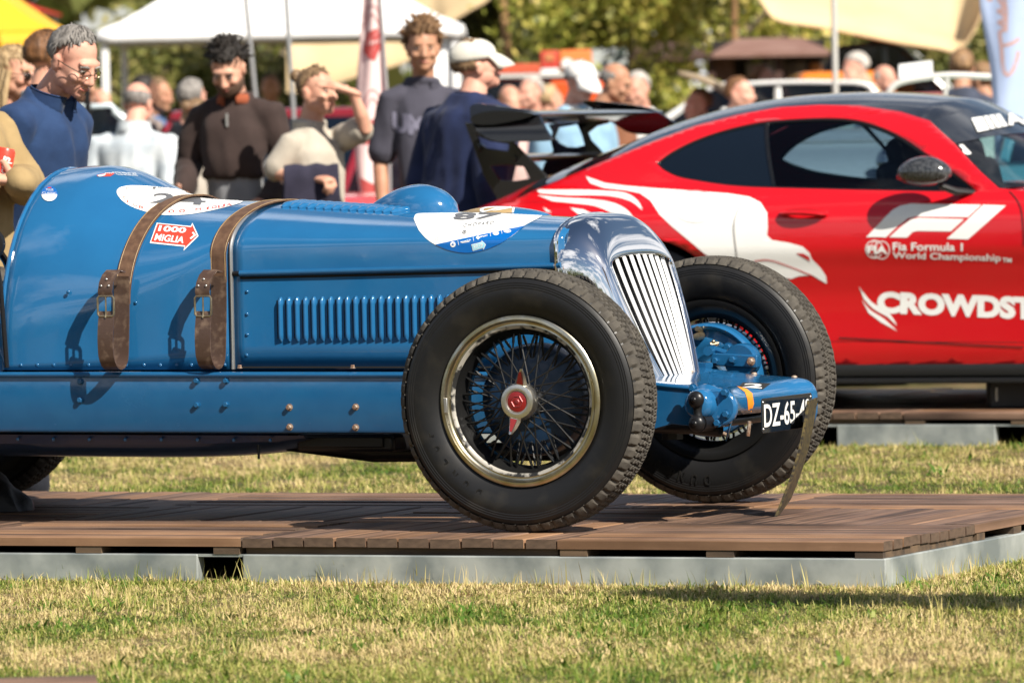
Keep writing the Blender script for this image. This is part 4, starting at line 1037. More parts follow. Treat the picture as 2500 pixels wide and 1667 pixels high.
m_glass = glass_mat('window_glass', (.36, .45, .51)); m_wind = glass_mat('windscreen_glass', (.80, .92, .86))
_Mi = M_DECK2.inverted(); _o = _Mi @ EYE; _d = _Mi.to_3x3() @ ray(1580, 800)
_k = (.20 - _o.y) / _d.y
M_RED = M_DECK2 @ Matrix.Translation((_o.x + _d.x * _k, .20 + .965, 0))
coupe = thing('sports_coupe', M_RED, 'red sports coupe with white bird graphics and tall black rear wing on the rear deck', 'car')
BW = [(-1.05, .80), (-.8, .88), (-.4, .955), (0, .985), (.5, .965), (1.1, .945), (2.0, .955), (2.7, .985), (3.2, .95), (3.55, .80)]
PW = [(.10, .905), (.17, .930), (.26, .948), (.36, .950), (.46, .955), (.58, .978), (.68, 1.0), (.77, .995), (.84, .968), (.89, .925), (.95, .878), (1.02, .815), (1.09, .74), (1.16, .65), (1.22, .56), (1.30, .42)]
def bw(u, w):
    g = hermite([(-1.05, .80), (-.5, .86), (.0, .92), (.5, .97), (1.0, 1.0), (2.5, 1.0), (3.5, .9)], u)[0]
    t = min(1, max(0, (w - .80) / .15)); t = t * t * (3 - 2 * t)
    return hermite(BW, u)[0] * hermite(PW, w)[0] * (1 + (g - 1) * t)
def suw(px, py):
    v = .9
    for _ in range(12):
        u, w = uw_in(M_RED, px, py, -v); w = min(1.3, max(.1, w)); v = .5 * v + .5 * bw(u, w)
    return u, w
EDGE = [suw(*p) for p in ((1170, 515), (1240, 497), (1300, 469), (1400, 428), (1500, 386), (1600, 346), (1700, 309), (1800, 283), (1900, 265), (2000, 259), (2100, 261), (2200, 276), (2270, 298))]
APIL = [suw(*p) for p in ((2270, 298), (2330, 352), (2395, 422), (2440, 462))]
HOOD = [(APIL[-1][0] + .12, APIL[-1][1] - .012), (2.5, .82), (3.0, .74), (3.45, .60)]
if HOOD[1][0] < HOOD[0][0] + .1: HOOD[1] = (HOOD[0][0] + .25, .84)
topline = [(-1.02, EDGE[0][1] - .05)] + EDGE + APIL[1:] + HOOD
DLO_R = [suw(*p) for p in curve2([(1607, 401), (1640, 378), (1690, 352), (1750, 330), (1810, 315), (1864, 304), (1872, 380), (1884, 457), (1830, 455), (1770, 450), (1710, 441), (1660, 430), (1625, 414)], 3, True)]
DLO_R = [suw(*p) for p in ([tuple(q) for q in curve2([(1607, 401), (1640, 378), (1690, 352), (1750, 330), (1810, 315), (1866, 304)], 3)] + [tuple(q) for q in curve2([(1886, 457), (1830, 455), (1770, 450), (1710, 441), (1660, 430), (1625, 414)], 3)])]
DLO_D = [suw(*p) for p in ([tuple(q) for q in curve2([(1875, 303), (1950, 298), (2020, 296), (2080, 300), (2140, 316), (2200, 344), (2260, 385), (2320, 425), (2380, 467)], 3)] + [(2310, 466), (2100, 462), (1893, 457)])]
DLO = [suw(*p) for p in ([tuple(q) for q in curve2([(1602, 401), (1636, 375), (1690, 347), (1750, 325), (1810, 309), (1870, 298), (1950, 292), (2020, 290), (2085, 294), (2146, 311), (2206, 339), (2266, 380), (2326, 421), (2388, 470)], 3)] + [tuple(q) for q in curve2([(2310, 470), (2100, 466), (1890, 461), (1830, 459), (1770, 454), (1710, 445), (1655, 434), (1620, 417)], 3)])]
def arc_hole(u0, r):      # wheel opening as part of the lower outline, taken right to left
    return [(u0 + r * math.cos(q), .345 + r * math.sin(q)) for q in [math.pi * k / 20 for k in range(21)]]
RW_, FWB = .375, 2.63
bot = [(3.5, .2), (FWB + RW_ + .02, .18)] + [p for p in arc_hole(FWB, RW_) if p[1] > .2] + [(FWB - RW_ - .02, .18), (RW_ + .02, .18)] + [p for p in arc_hole(0, RW_) if p[1] > .2] + [(-RW_ - .03, .2), (-1.0, .28)]
outl = topline + bot
def side_piece(name, outer, holes, m, off=0.0, sgn=(-1, 1), L=.07, thick=.012, label=None):
    obs = []
    for s in sgn:
        vs, fs = poly2d(outer, holes); vs, fs = refine(vs, fs, L); mb = MB()
        mb.add([(u, s * (bw(u, min(1.3, max(.1, w))) + off), w) for u, w in vs], fs); o = mb.build(name, m, coupe, smooth=60)
        if thick: sd = o.modifiers.new('sheet', 'SOLIDIFY'); sd.thickness = thick; sd.offset = 1 if s > 0 else 1; sd.offset = 0
        obs.append(o)
    return obs
body = side_piece('body_side', outl, [DLO], m_red)
side_piece('window_trim', DLO, [DLO_R, DLO_D], m_trim, -.004, thick=.01)
side_piece('quarter_window', DLO_R, [], m_tint, -.004, thick=0, sgn=(-1,))
side_piece('quarter_window', DLO_R, [], m_glass, -.004, thick=0, sgn=(1,))
side_piece('door_window', DLO_D, [], m_glass, -.004, thick=0)
# roof, rear screen, windscreen
ZC = [(uw_in(M_RED, *p, 0)) for p in ((1330, 470), (1420, 415), (1520, 371), (1620, 331), (1700, 296), (1800, 265), (1900, 244), (2000, 231), (2120, 225), (2250, 229), (2350, 240), (2450, 262))]
zc_t = [(-1.0, EDGE[0][1] - .01)] + [(u, w) for u, w in ZC]
def edge_w(u): return hermite(sorted(topline), u)[0]
def across(u, n=16):
    w = edge_w(u); ve = bw(u, w) + .001; zc = max(w + .01, hermite(zc_t, u)[0])
    return [Vector((u, ve * (2 * k / n - 1), w + (zc - w) * (1 - abs(2 * k / n - 1)**2.4))) for k in range(n + 1)]
U_R0, U_R1 = EDGE[0][0], EDGE[-1][0]; u_rs = suw(1640, 330)[0]; u_boot = suw(1250, 495)[0]
u_w, w_w = APIL[-1]
A0, A1 = across(U_R1), None
ve = bw(u_w, w_w); A1 = [Vector((u_w + .16 * (1 - (2 * k / 16 - 1)**2), ve * (2 * k / 16 - 1), w_w + .02 * (1 - (2 * k / 16 - 1)**2))) for k in range(17)]
ws_rows = []
for i in range(13):
    t = i / 12; (ua, wa) = (hermite([(0, *APIL[0]), (.33, *APIL[1]), (.7, *APIL[2]), (1, *APIL[3])], t)); vv = bw(ua, wa) - .004
    ws_rows.append([Vector((ua + (.05 + .11 * t) * (1 - (2 * k / 16 - 1)**2), vv * (2 * k / 16 - 1), wa + (.045 * (1 - t) + .02 * t) * (1 - abs(2 * k / 16 - 1)**2.4))) for k in range(17)])
MB().loft([across(u_rs + (U_R1 - .03 - u_rs) * k / 20) for k in range(21)] + [ws_rows[0]], False).build('roof', m_carbon, coupe, 60)
MB().loft([across(u_boot + (u_rs - u_boot) * k / 16) for k in range(17)], False).build('rear_screen', m_tint, coupe, 60)
MB().loft([across(-1.0 + (u_boot + 1.0) * k / 6) for k in range(7)], False).build('boot_lid', m_red, coupe, 60)
wscr = MB().loft(ws_rows, False).build('windscreen', m_wind, coupe, 60)
nb_ = 4
MB().loft([[p + Vector((.002, 0, .002)) for p in r] for r in ws_rows[:nb_ + 1]], False).build('sun_strip', m_carbon, coupe, 60)
hl = [u_w + .02, u_w + .15, 2.5, 2.9, 3.2, 3.45]
MB().loft([[Vector((u, (bw(u, min(1.3, edge_w(u))) - .002) * (2 * k / 16 - 1), edge_w(u) + (.05 if u > u_w + .1 else .02) * (1 - (2 * k / 16 - 1)**2) - .003)) for k in range(17)] for u in sorted(hl)], False).build('engine_cover', m_red, coupe, 60)
# nose, tail and floor close the shell
for u_, nm in ((3.48, 'nose'), (-1.01, 'tail_panel')):
    zt_ = edge_w(u_) if u_ > 0 else EDGE[0][1] - .03
    MB().loft([[Vector((u_ + (.12 if u_ > 0 else -.10) * math.sin(math.pi * k / 8), bw(u_, z) * (2 * j / 12 - 1), z)) for j in range(13)] for k, z in enumerate([.2 + (zt_ - .2) * k / 8 for k in range(9)])], False).build(nm, m_red if u_ > 0 else m_satin, coupe, 60)
MB().box((1.25, 0, .21), (4.3, 1.5, .04)).build('floor_pan', m_satin, coupe, 0)
MB().box((2.25, 0, .66), (.5, 1.50, .24)).build('dashboard', m_seat, coupe, bevel=.04)
MB().box((.35, 0, .70), (1.3, 1.4, .12)).build('parcel_shelf', m_seat, coupe, bevel=.03)
for sy in (-.38, .38):
    MB().box((1.35, sy, .42), (.55, .5, .16)).box((1.02, sy, .72), (.14, .50, .62), Matrix.Rotation(RAD(-14), 3, 'Y')).box((.95, sy, 1.04), (.10, .28, .16), Matrix.Rotation(RAD(-14), 3, 'Y')).build('seat', m_seat, coupe, bevel=.05, seg=3)
MB().tube([(1.95 + .06 * math.sin(q), .38 + .18 * math.cos(q), .86 + .17 * math.sin(q)) for q in [6.283 * k / 20 for k in range(20)]], .016, 6, loop=True).build('steering_wheel', m_seat, coupe)
# sill, skirts
for s in (-1, 1):
    q = lambda du, dv, z: Vector((du, s * (bw(du, .2) + dv), z))
    us = [RW_ + .03 + (FWB - 2 * RW_ - .06) * k / 10 for k in range(11)]
    MB().loft([[q(u, -.02, .19), q(u, .012, .185), q(u, .018, .165), q(u, .012, .14), q(u, -.02, .135)] for u in us], False).build('side_skirt', m_satin, coupe)
    MB().loft([[q(u, -.02, .133), q(u, .03, .131), q(u, .06, .122), q(u, .06, .112), q(u, -.02, .105)] for u in us], False).build('skirt_blade', m_carbon, coupe)
    MB().tube([Vector((u, s * (bw(u, .285) + .002), .285 - .010 * (u - .5))) for u in [.46 + k * .15 for k in range(12)]], .0045, 6).build('door_gap', m_trim, coupe)
SKR = Skin(M_RED, body)
# door shut line, fuel flap
def line_px(pts, w): 
    P = [Vector((*p, 0)) for p in curve2([(x, y) for x, y in pts], 6)]
    P = [Vector((p[0], p[1])) for p in P]; o, i_ = [], []
    for k, p in enumerate(P):
        d = (P[min(k + 1, len(P) - 1)] - P[max(k - 1, 0)]); d.normalize(); n = Vector((-d.y, d.x)) * w / 2; o.append((p + n)[:]); i_.append((p - n)[:])
    vs = o + i_; m_ = len(o); fs = []
    for k in range(m_ - 1): fs += [(k, k + 1, k + 1 + m_), (k, k + 1 + m_, k + m_)]
    return vs, fs
m_line = mat('panel_line', (.03, .01, .01), .6)
# graphics
bird = [(1432, 433), (1480, 450), (1530, 457), (1600, 463), (1700, 470), (1780, 476), (1830, 484), (1858, 498), (1874, 522), (1876, 555), (1874, 575), (1886, 586), (1928, 593), (1961, 602), (1978, 617), (1983, 631), (2004, 652), (2018, 673), (2020, 692), (2004, 683), (1985, 671), (1952, 673), (1933, 680), (1880, 672), (1800, 655), (1765, 645), (1720, 618), (1684, 588), (1645, 556), (1611, 525), (1589, 493), (1564, 475), (1529, 468), (1475, 462), (1443, 450)]
f2 = curve2([(1305, 466), (1350, 467), (1421, 467), (1486, 470), (1529, 475), (1557, 493), (1570, 516)], 3) + curve2([(1567, 514), (1543, 496), (1504, 484), (1457, 480), (1386, 480), (1321, 475)], 3)
f3 = curve2([(1314, 480), (1368, 486), (1439, 490), (1493, 498), (1529, 514), (1552, 538)], 3) + curve2([(1548, 537), (1511, 529), (1457, 507), (1404, 500), (1350, 495)], 3)
pl = lambda c: poly2d([tuple(p) for p in c])
SKR.decal('bird_graphic', [poly2d(bird)], m_white, coupe, .0075)
for f_ in (pl(f2), pl(f3), poly2d([(1393, 511), (1425, 515), (1460, 530), (1414, 526)]), poly2d([(1327, 509), (1348, 522), (1335, 520)])): SKR.decal('feather_graphic', [f_], m_white, coupe, .0075)
SKR.decal('bird_detail', [poly2d([(1945, 617), (1962, 618), (1976, 625), (1980, 637), (1968, 630)]), line_px([(1843, 636), (1880, 634), (1930, 650), (1982, 671)], 2.6)], m_red, coupe, .009)
SKR.decal('shut_line', [line_px([(1812, 498), (1797, 530), (1793, 560), (1797, 600), (1803, 640)], 2.0), line_px([(2466, 470), (2490, 500), (2499, 540), (2502, 600)], 2.5), line_px([(2050, 824), (2200, 832), (2350, 840), (2500, 847)], 3)], m_line, coupe, .0095)
SKR.decal('fuel_flap', [line_px(ellipse(1698, 507, 55, 37, 40) + [(1753, 507)], 1.5)], m_faint, coupe, .009)
pA = [(2116, 579), (2164, 530), (2180, 515), (2200, 504), (2225, 499.5), (2397, 502), (2365, 531), (2237, 530), (2218, 534), (2195, 551), (2164, 579)]
pB = [(2172, 579.5), (2202, 553), (2225, 537), (2244, 533), (2355, 536), (2323, 565), (2241, 564), (2229, 567), (2216, 580)]
pC = [(2402, 502), (2457, 504), (2365, 584.5), (2313, 583)]
SKR.decal('racing_series_logo', [poly2d(pA), poly2d(pB), poly2d(pC)], m_white, coupe, .0075)
ring = lambda cx, cy, rx, ry, t: poly2d(ellipse(cx, cy, rx, ry, 36), [ellipse(cx, cy, rx - t, ry - t * .9, 30)])
SKR.decal('federation_badge', [ring(2136, 608, 22, 22, 2.2), ring(2154, 610, 20, 22, 2.2), ring(2136, 608, 9, 20, 1.6)], m_white, coupe, .0075)
SKR.decal('badge_lettering_ground', [poly2d([(2119, 599), (2169, 601), (2169, 619), (2119, 617)])], m_red, coupe, .0085)
SKR.decal('badge_lettering', [txt('FIA', (2119, 599), (2169, 601), (2119, 617), (2169, 619), .05)], m_white, coupe, .0095)
SKR.decal('series_lettering', [txt('Fia Formula 1', (2181, 592), (2352, 593.5), (2181, 611), (2352, 612.5), .02), txt('World Championship', (2180, 614), (2445, 620), (2180, 634), (2445, 642), .02), txt('TM', (2449, 628), (2471, 629), (2449, 639), (2471, 640), .03)], m_white, coupe, .0075)
sw1 = [tuple(p) for p in curve2([(2098, 698), (2130, 737), (2164, 756), (2183, 778), (2191, 795)], 4)] + [tuple(p) for p in curve2([(2168, 773), (2133, 753), (2110, 729)], 4)]
sw2 = [tuple(p) for p in curve2([(2105, 731), (2126, 756), (2160, 778), (2192, 808)], 4)] + [tuple(p) for p in curve2([(2153, 787), (2122, 764)], 4)]
SKR.decal('sponsor_lettering', [poly2d(sw1), poly2d(sw2), txt('CROWDST', (2143, 710), (2528, 725), (2143, 764), (2528, 781), .06)], m_white, coupe, .0075)
SKW = Skin(M_RED, [wscr])
Z = lambda *a: poly2d([(1800 + x / 2.8, y / 2.8) for x, y in a])
SKW.decal('sun_strip_stripes', [Z((1595, 820), (1670, 808), (1720, 897), (1640, 914)), Z((1678, 806), (1707, 801), (1760, 888), (1728, 895)), Z((1715, 800), (1750, 795), (1805, 880), (1770, 887)), Z((1758, 793), (1790, 789), (1845, 872), (1812, 879))], m_white, coupe, .008)
SKW.decal('sun_strip_lettering', [txt('AMG', (2441, 281), (2570, 274), (2461, 311), (2590, 300), .05)], m_white, coupe, .008)
SKW.decal('windscreen_sticker', [poly2d([(2330, 357), (2350, 355), (2371, 377), (2354, 382)])], m_white, coupe, .004)
# door handle and mirror
for s in (-1, 1):
    a, b = suw(1905, 522), suw(2020, 524); mid = ((a[0] + b[0]) / 2, (a[1] + b[1]) / 2)
    P = [Vector((a[0] + (b[0] - a[0]) * t, s * (bw(mid[0], mid[1]) + .006 + .034 * math.sin(math.pi * t)**.6), a[1] + (b[1] - a[1]) * t + .006 * math.sin(math.pi * t))) for t in [k / 12 for k in range(13)]]
    MB().tube(P, [.008] + [.016] * 11 + [.008], 10, sq=.55).build('door_handle', m_red, coupe)
    MB().sphere((mid[0], s * (bw(*mid) - .003), mid[1] - .004), ((b[0] - a[0]) * .56, .012, .033), 24, 12).build('handle_recess', mat('recess_red', (.42, .005, .01), .3) if s < 0 else bpy.data.materials['recess_red'], coupe)
    mu, mw = uw_in(M_RED, 2256, 424, -1.0); mv = s * 1.0
    mb = MB(); rr = []
    for k in range(17):
        t = k / 16; e = math.sin(math.pi * min(1, max(0, t * .96 + .02)))**.45; rr.append([Vector((mu - .112 + .225 * t, mv + .068 * e * math.cos(q), mw + .006 * math.sin(t * 3) + (.066 if math.sin(q) > 0 else .056) * e * math.sin(q))) for q in [6.283 * j / 20 for j in range(20)]])
    mb.loft(rr, True, (True, True)); mir = mb.build('door_mirror', mat('carbon_weave', (.02, .021, .023), .16, coat=.8, var=((90, 90, 90), (.06, .062, .066), .45, .55)) if s < 0 else bpy.data.materials['carbon_weave'], coupe)
    MB().tube([(mu + .06, mv - s * .02, mw - .05), (mu + .11, mv - s * .06, mw - .075), (mu + .17, s * (bw(mu + .17, .9) - .01), mw - .085)], [.02, .024, .022], 10, sq=.7).build('mirror_arm', m_satin, coupe)
    MB().sphere((mu - .105, mv, mw - .012), (.010, .035, .014), 12, 8).build('mirror_lamp', m_red, coupe)
# rear wing
def plate3(name, pts, v0, th, m, holes=(), v_of=None, parent=None):
    P = [uw_in(M_RED, x, y, v0) for x, y in pts]; H = [[uw_in(M_RED, x, y, v0) for x, y in h] for h in holes]
    vs, fs = poly2d(P, H)
    if v_of: vs, fs = refine(vs, fs, .05)
    n = len(vs); f = v_of or (lambda u, w: v0)
    A_ = [Vector((u, f(u, w) - th / 2, w)) for u, w in vs]; B_ = [Vector((u, f(u, w) + th / 2, w)) for u, w in vs]; F = [t for t in fs] + [tuple(i + n for i in reversed(t)) for t in fs]
    k = 0
    if v_of:
        E_ = {}
        for t in fs:
            for i in range(3): E_[(t[i], t[(i + 1) % 3])] = 1
        F += [(a, b, b + n, a + n) for a, b in E_ if (b, a) not in E_]
    for loop in ([P] + H if not v_of else []):
        for i in range(len(loop)): a, b = k + i, k + (i + 1) % len(loop); F.append((a, b, b + n, a + n))
        k += len(loop)
    return MB().add(A_ + B_, F).build(name, m, parent or coupe, smooth=30, bevel=.003)
ep = [tuple(p) for p in curve2([(1123, 262), (1128, 255), (1150, 255), (1220, 263), (1285, 272), (1308, 287), (1330, 315), (1347, 338), (1340, 344), (1290, 346), (1215, 345), (1172, 326), (1145, 298), (1126, 268)], 4, True)]
vN, vF = -.72, .76
bend_n = lambda u, w: vN + .13 * max(0, (w - 1.13) / .16)**2
we0 = plate3('wing_endplate', ep, vN, .022, m_carbon, v_of=bend_n)
epf = [tuple(p) for p in curve2([(1456, 252), (1465, 246), (1500, 248), (1590, 260), (1620, 273), (1648, 296), (1666, 313), (1650, 324), (1610, 329), (1545, 326), (1510, 306), (1480, 278)], 4, True)]
we1 = plate3('wing_endplate', epf, vF, .022, m_carbon, v_of=lambda u, w: vF - .13 * max(0, (w - 1.13) / .16)**2)
w0, w1 = uw_in(M_RED, 1310, 282, vN), uw_in(M_RED, 1617, 272, vF)
def foil(u0, z0, c, th, ang):
    P = []
    for k in range(14):
        q = 2 * math.pi * k / 14; x = .5 + .5 * math.cos(q); y = th * math.sin(q) * (1 - .6 * x) * 1.3; P.append((x, y))
    return [(u0 - c * (1 - x) * math.cos(ang) - y * math.sin(ang), z0 + c * (1 - x) * math.sin(ang) * .9 + y) for x, y in P]
def plane(name, ua, za, ub, zb_, va, vb, c, th, ang, m):
    rr = []
    for k in range(9):
        t = k / 8; rr.append([Vector((x, va + (vb - va) * t, z)) for x, z in foil(ua + (ub - ua) * t, za + (zb_ - za) * t, c, th, ang)])
    return MB().loft(rr, True, (True, True)).build(name, m, coupe, 50)
uw_m = (w0[0] + w1[0]) / 2; zw_m = (w0[1] + w1[1]) / 2
plane('wing_plane', uw_m + .0, zw_m, uw_m, zw_m, vN, vF, .30, .030, RAD(-3.5), m_carbon)
fl = uw_in(M_RED, 1455, 378, .45)
plane('wing_flap', fl[0], fl[1], fl[0], fl[1], -.45, .45, .17, .018, RAD(-3), m_carbon)
plate3('wing_upright', [(1136, 300), (1157, 357), (1182, 428), (1211, 478), (1228, 512), (1346, 444), (1335, 428), (1303, 396), (1275, 368), (1257, 350), (1240, 320), (1180, 300)], -.45, .02, m_carbon, [[(1166, 330), (1172, 348), (1190, 362), (1243, 369), (1244, 352), (1200, 346), (1180, 338)], [(1199, 406), (1240, 404), (1280, 407), (1295, 436), (1258, 442), (1222, 440)]])
plate3('wing_upright', [(1340, 305), (1350, 322), (1346, 345), (1352, 368), (1330, 400), (1318, 440), (1380, 430), (1482, 386), (1462, 362), (1443, 343), (1436, 325), (1458, 308), (1484, 302), (1491, 292), (1484, 284), (1462, 284), (1440, 292), (1400, 299), (1365, 300)], .45, .02, m_carbon, [[(1364, 312), (1411, 304), (1422, 330), (1429, 355), (1408, 360), (1386, 359), (1366, 350), (1355, 336)]])
for x, y, v in ((1478, 294, .438), (1168, 362, -.462), (1256, 388, -.462), (1412, 392, .438)):
    u_, w_ = uw_in(M_RED, x, y, v); MB().lathe([(0, -.012), (.013, -.012), (.016, 0)], 14, Matrix.Translation((u_, v, w_))).build('wing_bolt', m_carbon, coupe)
# wheels
CT = MB().lathe([(.235, -.11), (.26, -.125), (.31, -.13), (.335, -.12), (.345, -.09), (.345, .09), (.335, .12), (.31, .13), (.26, .125), (.235, .11)], 64).mesh('tyre', m_rubber, 30)
CRM = MB().lathe([(.238, -.11), (.232, -.118), (.222, -.112), (.215, -.06), (.21, .1)], 64).mesh('rim', m_satin, 40)
mb = MB()
for k in range(10):
    R_ = Matrix.Rotation(6.283 * k / 10, 3, 'Y'); mb.box(R_ @ Vector((0, -.085, .13)), (.028, .03, .19), R_)
mb.lathe([(.0, -.095), (.04, -.095), (.05, -.07)], 24); CSP = mb.mesh('rim_spokes', m_satin, 30)
CDS = MB().lathe([(.05, -.02), (.17, -.02), (.17, 0), (.05, 0)], 40).mesh('brake_disc', m_steel, 30)
for u_ in (0, FWB):
    for s in (-1, 1):
        w_ = empty('wheel', Matrix.Translation((u_, s * .83, .345)) @ Matrix.Rotation(math.pi * (s > 0), 4, 'Z'), coupe)
        for me, nm in ((CT, 'tyre'), (CRM, 'rim'), (CSP, 'rim_spokes'), (CDS, 'brake_disc')): inst(me, nm, w_, Matrix())
        MB().loft([[Vector((u_ + .385 * math.cos(q), s * y, .345 + .385 * math.sin(q))) for q in [-.2 + 3.54 * k / 24 for k in range(25)]] for y in (.945, .55)], False).build('wheel_arch', m_satin, coupe)
bx_p = at_z(2452, 1000, DZ)
blk = thing('equipment_box', Matrix.Translation(bx_p + Vector((0, .25, 0))), 'black box standing on the rear deck beneath the red coupe sill', 'box')
MB().box((.03, 0, .055), (.16, .2, .11)).build('case', m_satin, blk, bevel=.008); MB().tube([(-.02, -.104, .03), (-.02, -.104, .085)], .005, 6).build('handle', m_steel, blk)
# ------------------------------------------------------------------ people
def cloth(name, c, c2=None, rough=.85): return mat(name, c, rough, spec=.2, sheen=.06, var=(9, c2 or tuple(x * .78 for x in c), .4, .62, 6), bump=(70, .25, .004))
m_skin = {k: mat('skin_' + k, c, .5, spec=.35, var=(14, c2, .42, .68, 4)) for k, c, c2 in (('fair', (.60, .33, .23), (.54, .25, .17)), ('pink', (.62, .335, .245), (.55, .25, .18)), ('tan', (.44, .235, .145), (.39, .18, .11)), ('dark', (.17, .085, .055), (.14, .07, .045)))}
m_hair = {k: mat('hair_' + k, c, .55, spec=.4, var=((50, 50, 14), c2, .35, .65), bump=((90, 90, 25), .8, .006)) for k, c, c2 in (('grey', (.27, .25, .23), (.12, .11, .10)), ('black', (.012, .010, .009), (.03, .024, .02)), ('brown', (.13, .07, .035), (.30, .18, .09)), ('ginger', (.22, .10, .04), (.10, .05, .025)), ('blonde', (.50, .36, .20), (.33, .22, .11)), ('ash', (.25, .16, .085), (.11, .065, .035)), ('white', (.52, .48, .43), (.33, .30, .27)))}
m_eye, m_lip, m_pupil = mat('eye_white', (.30, .25, .22), .3), mat('lips', (.42, .13, .10), .45), mat('pupil', (.015, .01, .008), .15)
DEP = bpy.context.evaluated_depsgraph_get
def remesh(prims, voxel, smooth=2, fold=0.0, seed=0):
    """prims: list of (MB, material index); their union as one closed surface, coloured by the nearest source"""
    vs, fs, mi = [], [], []
    for mb, k in prims:
        n = len(vs); vs += mb.v; fs += [tuple(i + n for i in f) for f in mb.f]; mi += [k] * len(mb.f)
    me = bpy.data.meshes.new('src'); me.from_pydata(vs, [], fs)
    bm = bmesh.new(); bm.from_mesh(me); bmesh.ops.recalc_face_normals(bm, faces=bm.faces); bm.to_mesh(me); bm.free()
    o = bpy.data.objects.new('src', me); COL.objects.link(o)
    r = o.modifiers.new('r', 'REMESH'); r.mode = 'VOXEL'; r.voxel_size = voxel; r.use_smooth_shade = True
    if smooth: sm = o.modifiers.new('s', 'SMOOTH'); sm.iterations = smooth; sm.factor = .5
    out = bpy.data.meshes.new_from_object(o.evaluated_get(DEP()))
    bpy.data.objects.remove(o); 
    tree = BVHTree.FromPolygons([Vector(v) for v in vs], fs)
    k = np.empty(len(out.polygons) * 3); out.polygons.foreach_get('center', k); k = k.reshape(-1, 3)
    idx = [mi[tree.find_nearest(Vector(c))[2]] for c in k]
    if fold:
        nrm = [v.normal.copy() for v in out.vertices]
        for v, n in zip(out.vertices, nrm):
            p = v.co; a = noise.noise(Vector((p.x * 9 + seed, p.y * 9, p.z * 3.2 + p.x * 3))) + .6 * noise.noise(Vector((p.x * 16, p.y * 16 + seed, p.z * 7)))
            b = 1 - 2.2 * abs(noise.noise(Vector((p.x * 7 + p.z * 2.5, p.y * 7 + seed, p.z * 1.6 + seed)))); v.co = p + n * (fold * (a + .9 * b))
    bpy.data.meshes.remove(me)
    V = np.empty(len(out.vertices) * 3); out.vertices.foreach_get('co', V)
    F = [tuple(p.vertices) for p in out.polygons]; bpy.data.meshes.remove(out)
    return V.reshape(-1, 3), F, idx
def limb(pts, rs, fl=1.0, n=12):      # closed tapering limb through the points, round ends
    P = [Vector(p) for p in pts]; mb = MB(); R_ = []
    d0, d1 = (P[0] - P[1]).normalized(), (P[-1] - P[-2]).normalized()
    seq = [(P[0] + d0 * rs[0] * .95, rs[0] * .25), (P[0] + d0 * rs[0] * .6, rs[0] * .75)] + list(zip(P, rs)) + [(P[-1] + d1 * rs[-1] * .6, rs[-1] * .75), (P[-1] + d1 * rs[-1] * .95, rs[-1] * .25)]
    mb.tube([s[0] for s in seq], [s[1] for s in seq], n, True, sq=fl); return mb
def stack(rows, n=20):                # rows: (z, rx, ry, cx, cy)
    mb = MB(); mb.loft([[Vector((cx + rx * math.cos(q), cy + ry * math.sin(q), z)) for q in [6.2832 * k / n for k in range(n)]] for z, rx, ry, cx, cy in rows], True, (True, True)); return mb
def hand(wr, d, palm, s, curl=.5, side=1):
    """wrist, direction of the fingers, palm normal; returns the skin pieces"""
    d, palm = Vector(d).normalized(), Vector(palm).normalized(); ax = d.cross(palm).normalized() * side; wr = Vector(wr); out = []
    out.append((limb([wr - d * .03 * s, wr + d * .035 * s, wr + d * .085 * s], [.026 * s, .034 * s, .036 * s], .6), 1))
    for i, (o, ln) in enumerate(((-.030, .068), (-.010, .078), (.010, .074), (.028, .058))):
        b = wr + d * .088 * s + ax * o * s; c = curl * (1 + .08 * i); d2 = (d * math.cos(c) + palm * math.sin(c)); d3 = (d * math.cos(2 * c) + palm * math.sin(2 * c))
        out.append((limb([b - d * .015 * s, b + d * .01 * s, b + d2 * ln * .55 * s, b + d2 * ln * .55 * s + d3 * ln * .5 * s], [.0105 * s, .0100 * s, .0090 * s, .0078 * s], 1, 8), 1))
    t0 = wr + d * .028 * s - ax * .030 * s; t1 = t0 + (d * .5 - ax * .62 + palm * .45) * .052 * s; t2 = t1 + (d * .85 - ax * .1 + palm * .5) * .036 * s
    out.append((limb([t0, t1, t2], [.014 * s, .0115 * s, .0095 * s], 1, 8), 1)); return out
PCOUNT = [0]
